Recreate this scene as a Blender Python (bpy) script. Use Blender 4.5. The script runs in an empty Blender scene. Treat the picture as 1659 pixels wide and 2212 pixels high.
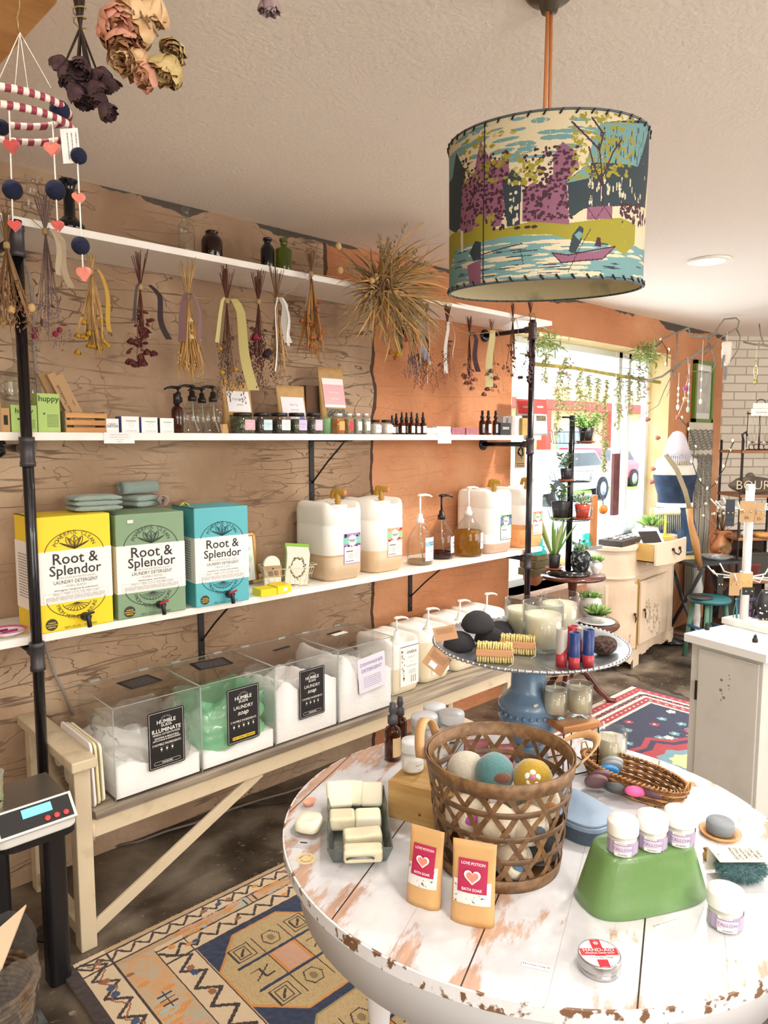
import bpy,bmesh,math,random
import numpy as np
from mathutils import Vector,Matrix,noise
PI = math.pi
random.seed(7)
scene = bpy.context.scene
COL = scene.collection

# ------------------------------------------------------------------ camera
CAMH,YAW,PITCH,FPX = 1.6,math.radians(43.24),math.radians(5.77),1555.0
CX,CY = 829.5,1106.0
cam_data = bpy.data.cameras.new('camera')
cam = bpy.data.objects.new('camera',cam_data);COL.objects.link(cam)
cam.location = (0,0,CAMH)
cam.rotation_euler = (PI/2 - PITCH,0,-YAW)
cam_data.sensor_fit = 'VERTICAL';cam_data.sensor_height = 36.0
cam_data.lens = FPX / 2212 * 36.0
cam_data.clip_start = 0.02;cam_data.clip_end = 300
scene.camera = cam
scene.view_settings.view_transform = 'Standard'
scene.view_settings.look = 'None'
scene.view_settings.gamma = 1
scene.view_settings.use_curve_mapping = False
scene.view_settings.exposure = 0.4
scene.cycles.transparent_max_bounces = 32
scene.cycles.max_bounces = 10
scene.cycles.diffuse_bounces = 5

# ------------------------------------------------------------------ daylight
world = bpy.data.worlds.new('world');scene.world = world;world.use_nodes = True
wn = world.node_tree.nodes;wl = world.node_tree.links
bg = wn['Background'];bg.inputs[1].default_value = 4
sky = wn.new('ShaderNodeTexSky');sky.sky_type = 'HOSEK_WILKIE';sky.turbidity = 4
sky.sun_direction = Vector((0.3,0.5,0.8)).normalized()
mixw = wn.new('ShaderNodeMixRGB');mixw.inputs[0].default_value = 0.75
mixw.inputs[2].default_value = (0.86,0.93,1.0,1)
wl.new(sky.outputs[0],mixw.inputs[1]);wl.new(mixw.outputs[0],bg.inputs[0])

def lamp(name,kind,loc,energy,color,size=0.1,aim=None,spot=None,sy=None):
 d = bpy.data.lights.new(name,kind);d.energy = energy;d.color = color
 if kind == 'AREA':
  d.size = size
  if sy: d.shape = 'RECTANGLE';d.size_y = sy
 elif kind != 'SUN': d.shadow_soft_size = size
 if kind == 'SPOT': d.spot_size = spot or 2.4;d.spot_blend = 0.6
 o = bpy.data.objects.new(name,d);COL.objects.link(o);o.location = loc
 if aim is not None:
  o.rotation_euler = (Vector(aim) - Vector(loc)).to_track_quat('-Z','Y').to_euler()
 return o
s = lamp('sunlight','SUN',(4,9,8),3.2,(1,.96,.9));s.data.angle = math.radians(1)
s.rotation_euler = Vector((0.55,0.65,-0.75)).to_track_quat('-Z','Y').to_euler()
WARM = (1.0,0.94,0.86)
# ceiling downlights of the shop
for i,(x,y,e) in enumerate([(0.9,0.1,24),(2.35,0.35,48),(0.2,1.25,40),(2.0,1.45,30),(3.2,-0.9,60),(5.3,0.5,60),(-0.9,-0.6,60),(1.2,-1.6,60)]):
 lamp('ceiling_downlight_lamp','SPOT',(x,y,2.48),e,WARM,0.06,(x + .05,y + .25,0),2.25)
# added soft fill from behind the camera, standing in for an unseen shop front
lamp('rear_fill_lamp','AREA',(-0.6,-2.9,1.6),60,(1.0,0.97,0.93),2.6,(1.5,1.5,1.3),sy=1.8)
for x,y in ((.7,-1.3),(-1.0,-.4),(3.3,-1.4),(5.0,-.6)): lamp('room_fill_lamp','POINT',(x,y,1.95),27,(1.0,0.95,0.88),.12)  # bare point lights added out of view to brighten ceiling and room
lamp('side_window_daylight','AREA',(4.6,-2.6,1.6),60,(1.0,0.97,0.93),2.4,(3.2,1.8,1.2),sy=1.8)  # second added area fill, out of view; no window is built there
lamp('street_window_daylight','AREA',(4.62,2.80,1.45),26,(0.95,0.98,1.0),1.9,(4.2,0,1.0),sy=1.5)
# ------------------------------------------------------------------ helpers
_cy,_sy,_cp,_sp = math.cos(YAW),math.sin(YAW),math.cos(PITCH),math.sin(PITCH)
FWD = Vector((_sy*_cp,_cy*_cp,-_sp));RGT = Vector((_cy,-_sy,0));UPV = RGT.cross(FWD)
HF = Vector((_sy,_cy,0))                      # horizontal viewing direction
CAM = Vector((0,0,CAMH))
def ray(px,py): return RGT*((px-CX)/FPX) - UPV*((py-CY)/FPX) + FWD
def at(px,py,x=None,y=None,z=None,d=None):
 """measured point of the photo -> place in the room, on the plane x=, y=, z= or at depth d"""
 v = ray(px,py)
 if x is not None: t = x/v.x
 elif y is not None: t = y/v.y
 elif z is not None: t = (z-CAMH)/v.z
 else: t = d
 return CAM + v*t
def depth(p): return (Vector(p)-CAM).dot(FWD)
def zat(p,py):
 """height at which the upright line through p meets picture row py"""
 v = ray(CX,py);a = UPV*1.0;q = Vector((p[0],p[1],0))
 k = (CY-py)/FPX
 A = Vector((q.x,q.y,-CAMH))
 return (k*A.dot(FWD) - A.dot(UPV)) / (UPV.z - k*FWD.z)

def lin(c):
 if isinstance(c,str):
  c = c.lstrip('#');c = tuple(int(c[i:i+2],16)/255 for i in (0,2,4))
 return tuple((x/12.92 if x <= .04045 else ((x+.055)/1.055)**2.4) for x in c[:3])

MATS = {}
def nd(nt,t,**k):
 n = nt.nodes.new(t)
 for a,b in k.items():
  if a.startswith('i_'): n.inputs[a[2:].replace('_',' ')].default_value = b
  else: setattr(n,a,b)
 return n
def M(name,col=None,rough=.55,metal=0.,var=None,bump=None,coat=0.,sss=0.,emit=None,emit_s=1.,stretch=(1,1,1),sheen=0.,spec=None):
 """plain surface; var=(scale, colour2, low, high) noise between two real colours; bump=(scale, strength)"""
 if name in MATS: return MATS[name]
 m = bpy.data.materials.new(name);m.use_nodes = True;nt = m.node_tree;L = nt.links
 b = nt.nodes['Principled BSDF'];c = (*lin(col),1)
 b.inputs['Base Color'].default_value = c;b.inputs['Roughness'].default_value = rough
 b.inputs['Metallic'].default_value = metal
 if coat: b.inputs['Coat Weight'].default_value = coat
 if sheen: b.inputs['Sheen Weight'].default_value = sheen
 if spec is not None: b.inputs['Specular IOR Level'].default_value = spec
 if sss:
  b.inputs['Subsurface Weight'].default_value = sss;b.inputs['Subsurface Radius'].default_value = (.02,.015,.01)
  b.inputs['Subsurface Scale'].default_value = .5
 if emit: b.inputs['Emission Color'].default_value = (*lin(emit),1);b.inputs['Emission Strength'].default_value = emit_s
 if var or bump:
  tc = nd(nt,'ShaderNodeTexCoord');mp = nd(nt,'ShaderNodeMapping');mp.inputs['Scale'].default_value = stretch
  L.new(tc.outputs['Object'],mp.inputs[0])
 if var:
  n = nd(nt,'ShaderNodeTexNoise');n.inputs['Scale'].default_value = var[0];n.inputs['Detail'].default_value = 6
  L.new(mp.outputs[0],n.inputs['Vector'])
  r = nd(nt,'ShaderNodeValToRGB');r.color_ramp.elements[0].position = var[2];r.color_ramp.elements[1].position = var[3]
  r.color_ramp.elements[0].color = c;r.color_ramp.elements[1].color = (*lin(var[1]),1)
  L.new(n.outputs[0],r.inputs[0]);L.new(r.outputs[0],b.inputs['Base Color'])
 if bump:
  n = nd(nt,'ShaderNodeTexNoise');n.inputs['Scale'].default_value = bump[0];n.inputs['Detail'].default_value = 5
  L.new(mp.outputs[0],n.inputs['Vector'])
  u = nd(nt,'ShaderNodeBump');u.inputs['Strength'].default_value = bump[1];u.inputs['Distance'].default_value = .01
  L.new(n.outputs[0],u.inputs['Height']);L.new(u.outputs[0],b.inputs['Normal'])
 MATS[name] = m;return m
def glass(name,tint='#ffffff',alpha=.0,gloss=.55,rough=.02,body=None):
 """thin clear or tinted wall: light passes, edges reflect; alpha = share of milky body"""
 if name in MATS: return MATS[name]
 m = bpy.data.materials.new(name);m.use_nodes = True;nt = m.node_tree;L = nt.links
 nt.nodes.remove(nt.nodes['Principled BSDF']);out = nt.nodes['Material Output']
 tr = nd(nt,'ShaderNodeBsdfTransparent');tr.inputs[0].default_value = (*lin(tint),1)
 gl = nd(nt,'ShaderNodeBsdfGlossy');gl.inputs['Roughness'].default_value = rough
 lw = nd(nt,'ShaderNodeLayerWeight');lw.inputs[0].default_value = .5
 pw = nd(nt,'ShaderNodeMath',operation='POWER');pw.inputs[1].default_value = 2.4;L.new(lw.outputs['Facing'],pw.inputs[0])
 mu = nd(nt,'ShaderNodeMath',operation='MULTIPLY_ADD');mu.inputs[1].default_value = gloss*.8;mu.inputs[2].default_value = .05*gloss;L.new(pw.outputs[0],mu.inputs[0])
 src = tr
 if alpha > 0:
  df = nd(nt,'ShaderNodeBsdfDiffuse');df.inputs[0].default_value = (*lin(body or tint),1)
  tl = nd(nt,'ShaderNodeBsdfTranslucent');tl.inputs[0].default_value = (*lin(body or tint),1)
  a = nd(nt,'ShaderNodeMixShader');a.inputs[0].default_value = .45;L.new(df.outputs[0],a.inputs[1]);L.new(tl.outputs[0],a.inputs[2])
  s_ = nd(nt,'ShaderNodeMixShader');s_.inputs[0].default_value = alpha;L.new(tr.outputs[0],s_.inputs[1]);L.new(a.outputs[0],s_.inputs[2]);src = s_
 mx = nd(nt,'ShaderNodeMixShader');L.new(mu.outputs[0],mx.inputs[0]);L.new(src.outputs[0],mx.inputs[1]);L.new(gl.outputs[0],mx.inputs[2])
 L.new(mx.outputs[0],out.inputs[0]);MATS[name] = m;return m
def vcol(name,rough=.8,bump=None,sheen=0.,coat=0.):
 if name in MATS: return MATS[name]
 m = bpy.data.materials.new(name);m.use_nodes = True;nt = m.node_tree;L = nt.links
 b = nt.nodes['Principled BSDF'];b.inputs['Roughness'].default_value = rough
 if sheen: b.inputs['Sheen Weight'].default_value = sheen
 if coat: b.inputs['Coat Weight'].default_value = coat
 a = nd(nt,'ShaderNodeAttribute',attribute_name='Col');L.new(a.outputs['Color'],b.inputs['Base Color'])
 if bump:
  tc = nd(nt,'ShaderNodeTexCoord');n = nd(nt,'ShaderNodeTexNoise');n.inputs['Scale'].default_value = bump[0]
  L.new(tc.outputs['Object'],n.inputs['Vector']);u = nd(nt,'ShaderNodeBump');u.inputs['Strength'].default_value = bump[1];u.inputs['Distance'].default_value = .01
  L.new(n.outputs[0],u.inputs['Height']);L.new(u.outputs[0],b.inputs['Normal'])
 MATS[name] = m;return m

def tag(o,label=None,cat=None,group=None,kind=None):
 if label: o['label'] = label
 if cat: o['category'] = cat
 if group: o['group'] = group
 if kind: o['kind'] = kind
 return o
def thing(name,label,cat,loc=(0,0,0),rz=0,group=None):
 o = bpy.data.objects.new(name,None);COL.objects.link(o);o.location = loc;o.rotation_euler = (0,0,rz)
 o.empty_display_size = .02
 return tag(o,label,cat,group)
def copy_tree(o,parent=None,loc=None,rz=None,label=None,group=None):
 c = o.copy();COL.objects.link(c)
 if parent: c.parent = parent
 if loc is not None: c.location = loc
 if rz is not None: c.rotation_euler = (0,0,rz)
 if label: c['label'] = label
 if group: c['group'] = group
 for ch in list(o.children): copy_tree(ch,c)
 return c

_TX = {}
def text_mesh(s,bold=0.):
 k = (s,bold)
 if k not in _TX:
  cu = bpy.data.curves.new('t','FONT');cu.body = s;cu.size = 1;cu.resolution_u = 2;cu.offset = bold
  cu.align_x = 'CENTER';cu.align_y = 'CENTER'
  o = bpy.data.objects.new('t',cu);COL.objects.link(o)
  dg = bpy.context.evaluated_depsgraph_get();me = bpy.data.meshes.new_from_object(o.evaluated_get(dg))
  _TX[k] = ([tuple(v.co) for v in me.vertices],[tuple(p.vertices) for p in me.polygons])
  bpy.data.objects.remove(o);bpy.data.curves.remove(cu);bpy.data.meshes.remove(me)
 return _TX[k]

def TR(loc=(0,0,0),rot=(0,0,0),sc=(1,1,1)):
 from mathutils import Euler
 return Matrix.LocRotScale(Vector(loc),Euler(rot),Vector(sc))
class MB:
 def __init__(s): s.v = [];s.f = [];s.m = [];s.s = [];s.mats = []
 def mi(s,m):
  if m not in s.mats: s.mats.append(m)
  return s.mats.index(m)
 def add(s,vs,fs,m,T=None,smooth=False):
  n = len(s.v);k = s.mi(m)
  s.v += [tuple(T @ Vector(v)) for v in vs] if T is not None else [tuple(v) for v in vs]
  for f in fs: s.f.append(tuple(i+n for i in f));s.m.append(k);s.s.append(smooth)
  return s
 def box(s,c,d,m,rot=(0,0,0),T=None):
  x,y,z = d[0]/2,d[1]/2,d[2]/2
  vs = [(sx*x,sy*y,sz*z) for sz in (-1,1) for sy in (-1,1) for sx in (-1,1)]
  fs = [(0,2,3,1),(4,5,7,6),(0,1,5,4),(2,6,7,3),(0,4,6,2),(1,3,7,5)]
  A = TR(c,rot);return s.add(vs,fs,m,T @ A if T is not None else A)
 def lathe(s,prof,m,n=32,T=None,smooth=True,sq=None,close=False):
  """prof = [(r,z)...]; sq = superellipse exponent for squarish section"""
  vs = [];fs = []
  for r,z in prof:
   for i in range(n):
    a = 2*PI*i/n;c,d = math.cos(a),math.sin(a)
    k = 1 if sq is None else 1/((abs(c)**sq+abs(d)**sq)**(1/sq))
    vs.append((r*c*k,r*d*k,z))
  L = len(prof)
  for j in range(L-1):
   for i in range(n):
    fs.append((j*n+i,j*n+(i+1)%n,(j+1)*n+(i+1)%n,(j+1)*n+i))
  if not close and prof[0][0] > 1e-6 and not (prof[1][0] < 1e-6 and prof[1][1] == prof[0][1]): fs.append(tuple(reversed(range(n))))
  if not close and prof[-1][0] > 1e-6 and not (prof[-2][0] < 1e-6 and prof[-2][1] == prof[-1][1]): fs.append(tuple(range((L-1)*n,L*n)))
  return s.add(vs,fs,m,T,smooth)
 def cyl(s,p0,p1,r0,m,r1=None,n=12,smooth=True): return s.tube([p0,p1],[r0,r0 if r1 is None else r1],m,n,smooth)
 def tube(s,pts,r,m,n=8,smooth=True,closed=False,caps=True):
  P = [Vector(p) for p in pts];K = len(P);rr = r if isinstance(r,(list,tuple)) else [r]*K
  vs = [];fs = [];ref = None
  for i in range(K):
   a = P[(i-1) % K] if (closed or i > 0) else P[0];b = P[(i+1) % K] if (closed or i < K-1) else P[-1]
   t = (b-a);t = t.normalized() if t.length > 1e-9 else Vector((0,0,1))
   if ref is None: ref = Vector((0,0,1)) if abs(t.z) < .9 else Vector((1,0,0))
   u = t.cross(ref);u = u.normalized() if u.length > 1e-6 else t.orthogonal().normalized()
   w = t.cross(u).normalized();ref = -w if False else w.cross(t) if False else u.cross(t)
   for k in range(n):
    an = 2*PI*k/n;vs.append(tuple(P[i] + (u*math.cos(an)+w*math.sin(an))*rr[i]))
  for i in range(K if closed else K-1):
   j = (i+1) % K
   for k in range(n): fs.append((i*n+k,i*n+(k+1)%n,j*n+(k+1)%n,j*n+k))
  if caps and not closed: fs.append(tuple(reversed(range(n))));fs.append(tuple(range((K-1)*n,K*n)))
  return s.add(vs,fs,m,None,smooth)
 def prism(s,poly,z0,z1,m,T=None,smooth=False):
  n = len(poly);vs = [(x,y,z0) for x,y in poly]+[(x,y,z1) for x,y in poly]
  fs = [tuple(reversed(range(n))),tuple(range(n,2*n))]+[(i,(i+1)%n,n+(i+1)%n,n+i) for i in range(n)]
  return s.add(vs,fs,m,T,smooth)
 def loft(s,rings,m,smooth=True,T=None,caps=True):
  n = len(rings[0]);vs = [v for r in rings for v in r];fs = []
  for j in range(len(rings)-1):
   for i in range(n): fs.append((j*n+i,j*n+(i+1)%n,(j+1)*n+(i+1)%n,(j+1)*n+i))
  if caps: fs.append(tuple(reversed(range(n))));fs.append(tuple(range((len(rings)-1)*n,len(rings)*n)))
  return s.add(vs,fs,m,T,smooth)
 def ball(s,c,r,m,n=14,sc=(1,1,1),jit=0,seed=0,rot=(0,0,0)):
  h = max(4,n//2);vs = [(0,0,-1)];fs = []
  for j in range(1,h):
   b = -PI/2+PI*j/h
   for i in range(n): a = 2*PI*i/n;vs.append((math.cos(b)*math.cos(a),math.cos(b)*math.sin(a),math.sin(b)))
  vs.append((0,0,1));N = len(vs)-1
  for i in range(n): fs.append((0,1+(i+1)%n,1+i));fs.append((N,N-n+i,N-n+(i+1)%n))
  for j in range(h-2):
   for i in range(n): a = 1+j*n;fs.append((a+i,a+(i+1)%n,a+n+(i+1)%n,a+n+i))
  if jit: vs = [tuple(Vector(v)*(1+jit*noise.noise(Vector(v)*2.1+Vector((seed*7.3,seed,0))))) for v in vs]
  return s.add(vs,fs,m,TR(c,rot,(r*sc[0],r*sc[1],r*sc[2])),True)
 def ribbon(s,pts,w,m,side=(1,0,0),th=0.0008,taper=None,smooth=True):
  """a strip of real thickness following pts; side = width direction"""
  S = Vector(side).normalized();vs = [];K = len(pts)
  for i,p in enumerate(pts):
   p = Vector(p);a = Vector(pts[max(0,i-1)]);b = Vector(pts[min(K-1,i+1)]);nn = (b-a).cross(S)
   nn = nn.normalized()*th/2 if nn.length > 1e-9 else Vector((0,th/2,0))
   ww = (w if taper is None else w*taper[i])/2
   vs += [tuple(p-S*ww-nn),tuple(p+S*ww-nn),tuple(p+S*ww+nn),tuple(p-S*ww+nn)]
  fs = []
  for i in range(K-1):
   for k in range(4): fs.append((i*4+k,i*4+(k+1)%4,i*4+4+(k+1)%4,i*4+4+k))
  fs.append((3,2,1,0));fs.append(tuple(range(4*K-4,4*K)))
  return s.add(vs,fs,m,None,smooth)
 def text(s,t,size,m,T,bold=0.,fn=None,sx=1.):
  vs,fs = text_mesh(t,bold)
  if fn: vv = [fn(v[0]*size*sx,v[1]*size) for v in vs];return s.add(vv,fs,m,T)
  return s.add([(v[0]*size*sx,v[1]*size,0) for v in vs],fs,m,T)
 def quad(s,T,w,h,m,z=0): return s.add([(-w/2,-h/2,z),(w/2,-h/2,z),(w/2,h/2,z),(-w/2,h/2,z)],[(0,1,2,3)],m,T)
 def panel(s,T,w,h,m,th=.0006): return s.box((0,0,-th/2),(w,h,th),m,T=T)
 def build(s,name,parent=None,bevel=0,seg=2,sub=0,label=None,kind=None,loc=None,auto=False):
  me = bpy.data.meshes.new(name);me.from_pydata(s.v,[],s.f)
  for m in s.mats: me.materials.append(m)
  me.polygons.foreach_set('material_index',s.m);me.polygons.foreach_set('use_smooth',s.s)
  me.update();o = bpy.data.objects.new(name,me);COL.objects.link(o)
  if parent: o.parent = parent
  if loc is not None: o.location = loc
  if bevel:
   b = o.modifiers.new('b','BEVEL');b.width = bevel;b.segments = seg;b.limit_method = 'ANGLE';b.angle_limit = math.radians(50)
   pass
  if sub: q = o.modifiers.new('s','SUBSURF');q.levels = sub;q.render_levels = sub
  if label: o['label'] = label
  if kind: o['kind'] = kind
  return o
# a sheet facing -y (towards the shop) at local origin: x right, y up
FRONT = TR((0,0,0),(PI/2,0,0))
def face_T(loc,rz=0,tilt=0): return TR(loc) @ TR(rot=(0,0,rz)) @ TR(rot=(PI/2-tilt,0,0))

class Canvas:
 """a painted pattern: coloured cells used as face colours of a dense sheet"""
 def __init__(s,w,h,W,Hh,base):
  s.w,s.h,s.W,s.H = w,h,W,Hh;s.a = np.zeros((h,w,3));s.a[:] = lin(base)
  s.X,s.Y = np.meshgrid((np.arange(w)+.5)/w*W,(np.arange(h)+.5)/h*Hh)
  s.rng = np.random.RandomState(3)
  g = s.rng.rand(h//6+3,w//6+3);yi = np.arange(h)/6;xi = np.arange(w)/6
  y0 = yi.astype(int);x0 = xi.astype(int);fy = (yi-y0)[:,None];fx = (xi-x0)[None,:]
  s.N = (g[y0][:,x0]*(1-fy)*(1-fx)+g[y0+1][:,x0]*fy*(1-fx)+g[y0][:,x0+1]*(1-fy)*fx+g[y0+1][:,x0+1]*fy*fx)
  s.R = s.rng.rand(h,w)
 def put(s,mask,c,op=1.):
  s.a[mask] = s.a[mask]*(1-op)+np.array(lin(c))*op
 def inpoly(s,P):
  X,Y = s.X,s.Y;r = np.zeros(X.shape,bool);n = len(P)
  for i in range(n):
   x0,y0 = P[i];x1,y1 = P[(i+1)%n]
   if y0 == y1: continue
   c = (Y > min(y0,y1)) & (Y <= max(y0,y1)) & (X < (x1-x0)*(Y-y0)/(y1-y0)+x0);r ^= c
  return r
 def poly(s,P,c,rag=0.): s.put(s.inpoly(P) & ((s.N+s.R*.5) > rag),c)
 def rect(s,x0,y0,x1,y1,c,rag=0.): s.put((s.X>=x0)&(s.X<x1)&(s.Y>=y0)&(s.Y<y1)&((s.N+s.R*.3)>=rag),c)
 def ell(s,x,y,rx,ry,c,rag=0.): s.put((((s.X-x)/rx)**2+((s.Y-y)/ry)**2 < 1)&((s.N+s.R*.5)>=rag),c)
 def line(s,P,w,c,rag=0.):
  for (x0,y0),(x1,y1) in zip(P[:-1],P[1:]):
   dx,dy = x1-x0,y1-y0;l = dx*dx+dy*dy or 1e-9
   t = np.clip(((s.X-x0)*dx+(s.Y-y0)*dy)/l,0,1)
   s.put((((s.X-x0-t*dx)**2+(s.Y-y0-t*dy)**2) < (w/2)**2)&((s.N+s.R*.5)>=rag),c)
 def mesh(s,name,fn,mat,parent=None,smooth=False,flip=False):
  w,h = s.w,s.h;vs = [fn(i/w*s.W,j/h*s.H) for j in range(h+1) for i in range(w+1)]
  idx = np.arange(w*h);j,i = idx//w,idx % w;a = j*(w+1)+i
  F = np.stack([a,a+1,a+w+2,a+w+1],1)
  if flip: F = F[:,::-1]
  me = bpy.data.meshes.new(name);me.vertices.add(len(vs));me.vertices.foreach_set('co',np.array(vs,dtype=np.float32).ravel())
  me.loops.add(4*w*h);me.loops.foreach_set('vertex_index',F.ravel().astype(np.int32));me.polygons.add(w*h)
  me.polygons.foreach_set('loop_start',(np.arange(w*h)*4).astype(np.int32))
  me.update(calc_edges=True);me.validate()
  ca = me.color_attributes.new('Col','FLOAT_COLOR','CORNER')
  c4 = np.ones((w*h,4,4),dtype=np.float32);c4[:,:,:3] = s.a.reshape(-1,1,3);ca.data.foreach_set('color',c4.ravel())
  me.materials.append(mat);
  if smooth: me.polygons.foreach_set('use_smooth',[True]*(w*h))
  o = bpy.data.objects.new(name,me);COL.objects.link(o)
  if parent: o.parent = parent
  return o
# ------------------------------------------------------------------ room shell
WY,CZ,XB = 2.68,2.515,6.68
def wall_material():
 m = bpy.data.materials.new('plaster_wall');m.use_nodes = True;nt = m.node_tree;L = nt.links
 b = nt.nodes['Principled BSDF'];b.inputs['Roughness'].default_value = .85
 tc = nd(nt,'ShaderNodeTexCoord');sx = nd(nt,'ShaderNodeSeparateXYZ');L.new(tc.outputs['Object'],sx.inputs[0])
 def noi(scale,det=5,st=(1,1,1),dist=0.):
  mp = nd(nt,'ShaderNodeMapping');mp.inputs['Scale'].default_value = st;L.new(tc.outputs['Object'],mp.inputs[0])
  n = nd(nt,'ShaderNodeTexNoise');n.inputs['Scale'].default_value = scale;n.inputs['Detail'].default_value = det
  n.inputs['Distortion'].default_value = dist;L.new(mp.outputs[0],n.inputs['Vector']);return n.outputs[0]
 def ramp(src,stops):
  r = nd(nt,'ShaderNodeValToRGB');e = r.color_ramp.elements
  while len(e) < len(stops): e.new(.5)
  for k,(p,c) in enumerate(stops): e[k].position = p;e[k].color = (*lin(c),1)
  L.new(src,r.inputs[0]);return r.outputs[0]
 def mix(f,a,c,t='MIX'):
  n = nd(nt,'ShaderNodeMixRGB',blend_type=t);
  for k,v in ((0,f),(1,a),(2,c)):
   if hasattr(v,'is_linked'): L.new(v,n.inputs[k])
   else: n.inputs[k].default_value = v if k == 0 else (*lin(v),1)
  return n.outputs[0]
 brown = ramp(noi(1.6,8),[(.3,'#8a6d54'),(.5,'#a88b70'),(.68,'#c6ad92')])
 brown = mix(ramp(noi(9,6),[(.42,'#000000'),(.75,'#707070')]),brown,'#7d5c42')
 # scratched, roughly horizontal furrows
 def furrows(ang,scale,st,thr):
  mp = nd(nt,'ShaderNodeMapping');mp.inputs['Rotation'].default_value = (0,ang,0);mp.inputs['Scale'].default_value = st
  L.new(tc.outputs['Object'],mp.inputs[0])
  n = nd(nt,'ShaderNodeTexNoise');n.inputs['Scale'].default_value = scale*2;n.inputs['Detail'].default_value = 4;n.inputs['Roughness'].default_value = .45;n.inputs['Distortion'].default_value = .3
  L.new(mp.outputs[0],n.inputs['Vector'])
  k = nd(nt,'ShaderNodeMath',operation='MULTIPLY');k.inputs[1].default_value = 9;L.new(n.outputs[0],k.inputs[0])
  pp = nd(nt,'ShaderNodeMath',operation='PINGPONG');pp.inputs[1].default_value = .5;L.new(k.outputs[0],pp.inputs[0])
  r = nd(nt,'ShaderNodeValToRGB');r.color_ramp.elements[0].position = thr*1.2;r.color_ramp.elements[1].position = thr*4
  r.color_ramp.elements[0].color = (1,1,1,1);r.color_ramp.elements[1].color = (0,0,0,1);L.new(pp.outputs[0],r.inputs[0]);return r.outputs[0]
 f1 = furrows(.03,.55,(.55,.01,6.0),.018);f2 = furrows(.45,.9,(1.6,.01,3.4),.010)
 lines = mix(1.,f1,f2,'LIGHTEN')
 brk = ramp(noi(3.2,4),[(.38,'#101010'),(.55,'#e0e0e0')])
 lines = mix(1.,lines,brk,'MULTIPLY')
 brown = mix(lines,brown,'#5b4230')
 orange = ramp(noi(1.3,7),[(.3,'#a96c45'),(.55,'#c08259'),(.72,'#cf9d76')])
 orange = mix(ramp(noi(14,4),[(.45,'#000000'),(.8,'#505050')]),orange,'#a8734f')
 # seam between bare plaster and orange paint, ragged
 a = nd(nt,'ShaderNodeMath',operation='MULTIPLY_ADD');L.new(noi(5,8),a.inputs[0]);a.inputs[1].default_value = .09;L.new(sx.outputs[0],a.inputs[2])
 up = nd(nt,'ShaderNodeMath',operation='GREATER_THAN');L.new(sx.outputs[2],up.inputs[0]);up.inputs[1].default_value = 2.29
 um = nd(nt,'ShaderNodeMath',operation='MULTIPLY_ADD');L.new(up.outputs[0],um.inputs[0]);um.inputs[1].default_value = .30;L.new(a.outputs[0],um.inputs[2])
 g = nd(nt,'ShaderNodeMath',operation='GREATER_THAN');L.new(um.outputs[0],g.inputs[0]);g.inputs[1].default_value = 2.50
 g2 = nd(nt,'ShaderNodeMath',operation='GREATER_THAN');L.new(um.outputs[0],g2.inputs[0]);g2.inputs[1].default_value = 2.48
 col = mix(g2.outputs[0],brown,'#4b3426');col = mix(g.outputs[0],col,orange)
 # bare dark strip under the ceiling, torn lower edge
 t = nd(nt,'ShaderNodeMath',operation='MULTIPLY_ADD');L.new(noi(2.2,9),t.inputs[0]);t.inputs[1].default_value = .30;L.new(sx.outputs[2],t.inputs[2])
 tg = nd(nt,'ShaderNodeMath',operation='GREATER_THAN');L.new(t.outputs[0],tg.inputs[0]);tg.inputs[1].default_value = 2.648
 col = mix(tg.outputs[0],col,'#4e443b')
 L.new(col,b.inputs['Base Color'])
 h = mix(.75,ramp(noi(22,6),[(.2,'#000000'),(.8,'#ffffff')]),lines,'SUBTRACT')
 u = nd(nt,'ShaderNodeBump');u.inputs['Strength'].default_value = .55;u.inputs['Distance'].default_value = .012
 L.new(h,u.inputs['Height']);L.new(u.outputs[0],b.inputs['Normal'])
 return m
WALLM = wall_material()
def wall_boxes(name,boxes,mat,**k):
 b = MB()
 for lo,hi in boxes: b.box([(lo[i]+hi[i])/2 for i in range(3)],[hi[i]-lo[i] for i in range(3)],mat)
 return tag(b.build(name),kind='structure')
WX0,WX1,WZ0,WZ1 = 3.58,5.66,.62,2.27
wall_boxes('wall_back',[((-3,WY,0),(WX0,WY+.22,CZ)),((WX1,WY,0),(XB,WY+.22,CZ)),
                         ((WX0,WY,0),(WX1,WY+.22,WZ0)),((WX0,WY,WZ1),(WX1,WY+.22,CZ))],WALLM)
pale = M('pale_plaster','#e9dcc3',.8,bump=(30,.2))
wall_boxes('wall_left',[((-3.1,-4,0),(-3,WY+.2,CZ))],pale)
wall_boxes('wall_front',[((-3,-4.1,0),(7.5,-4,CZ))],pale)
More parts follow.
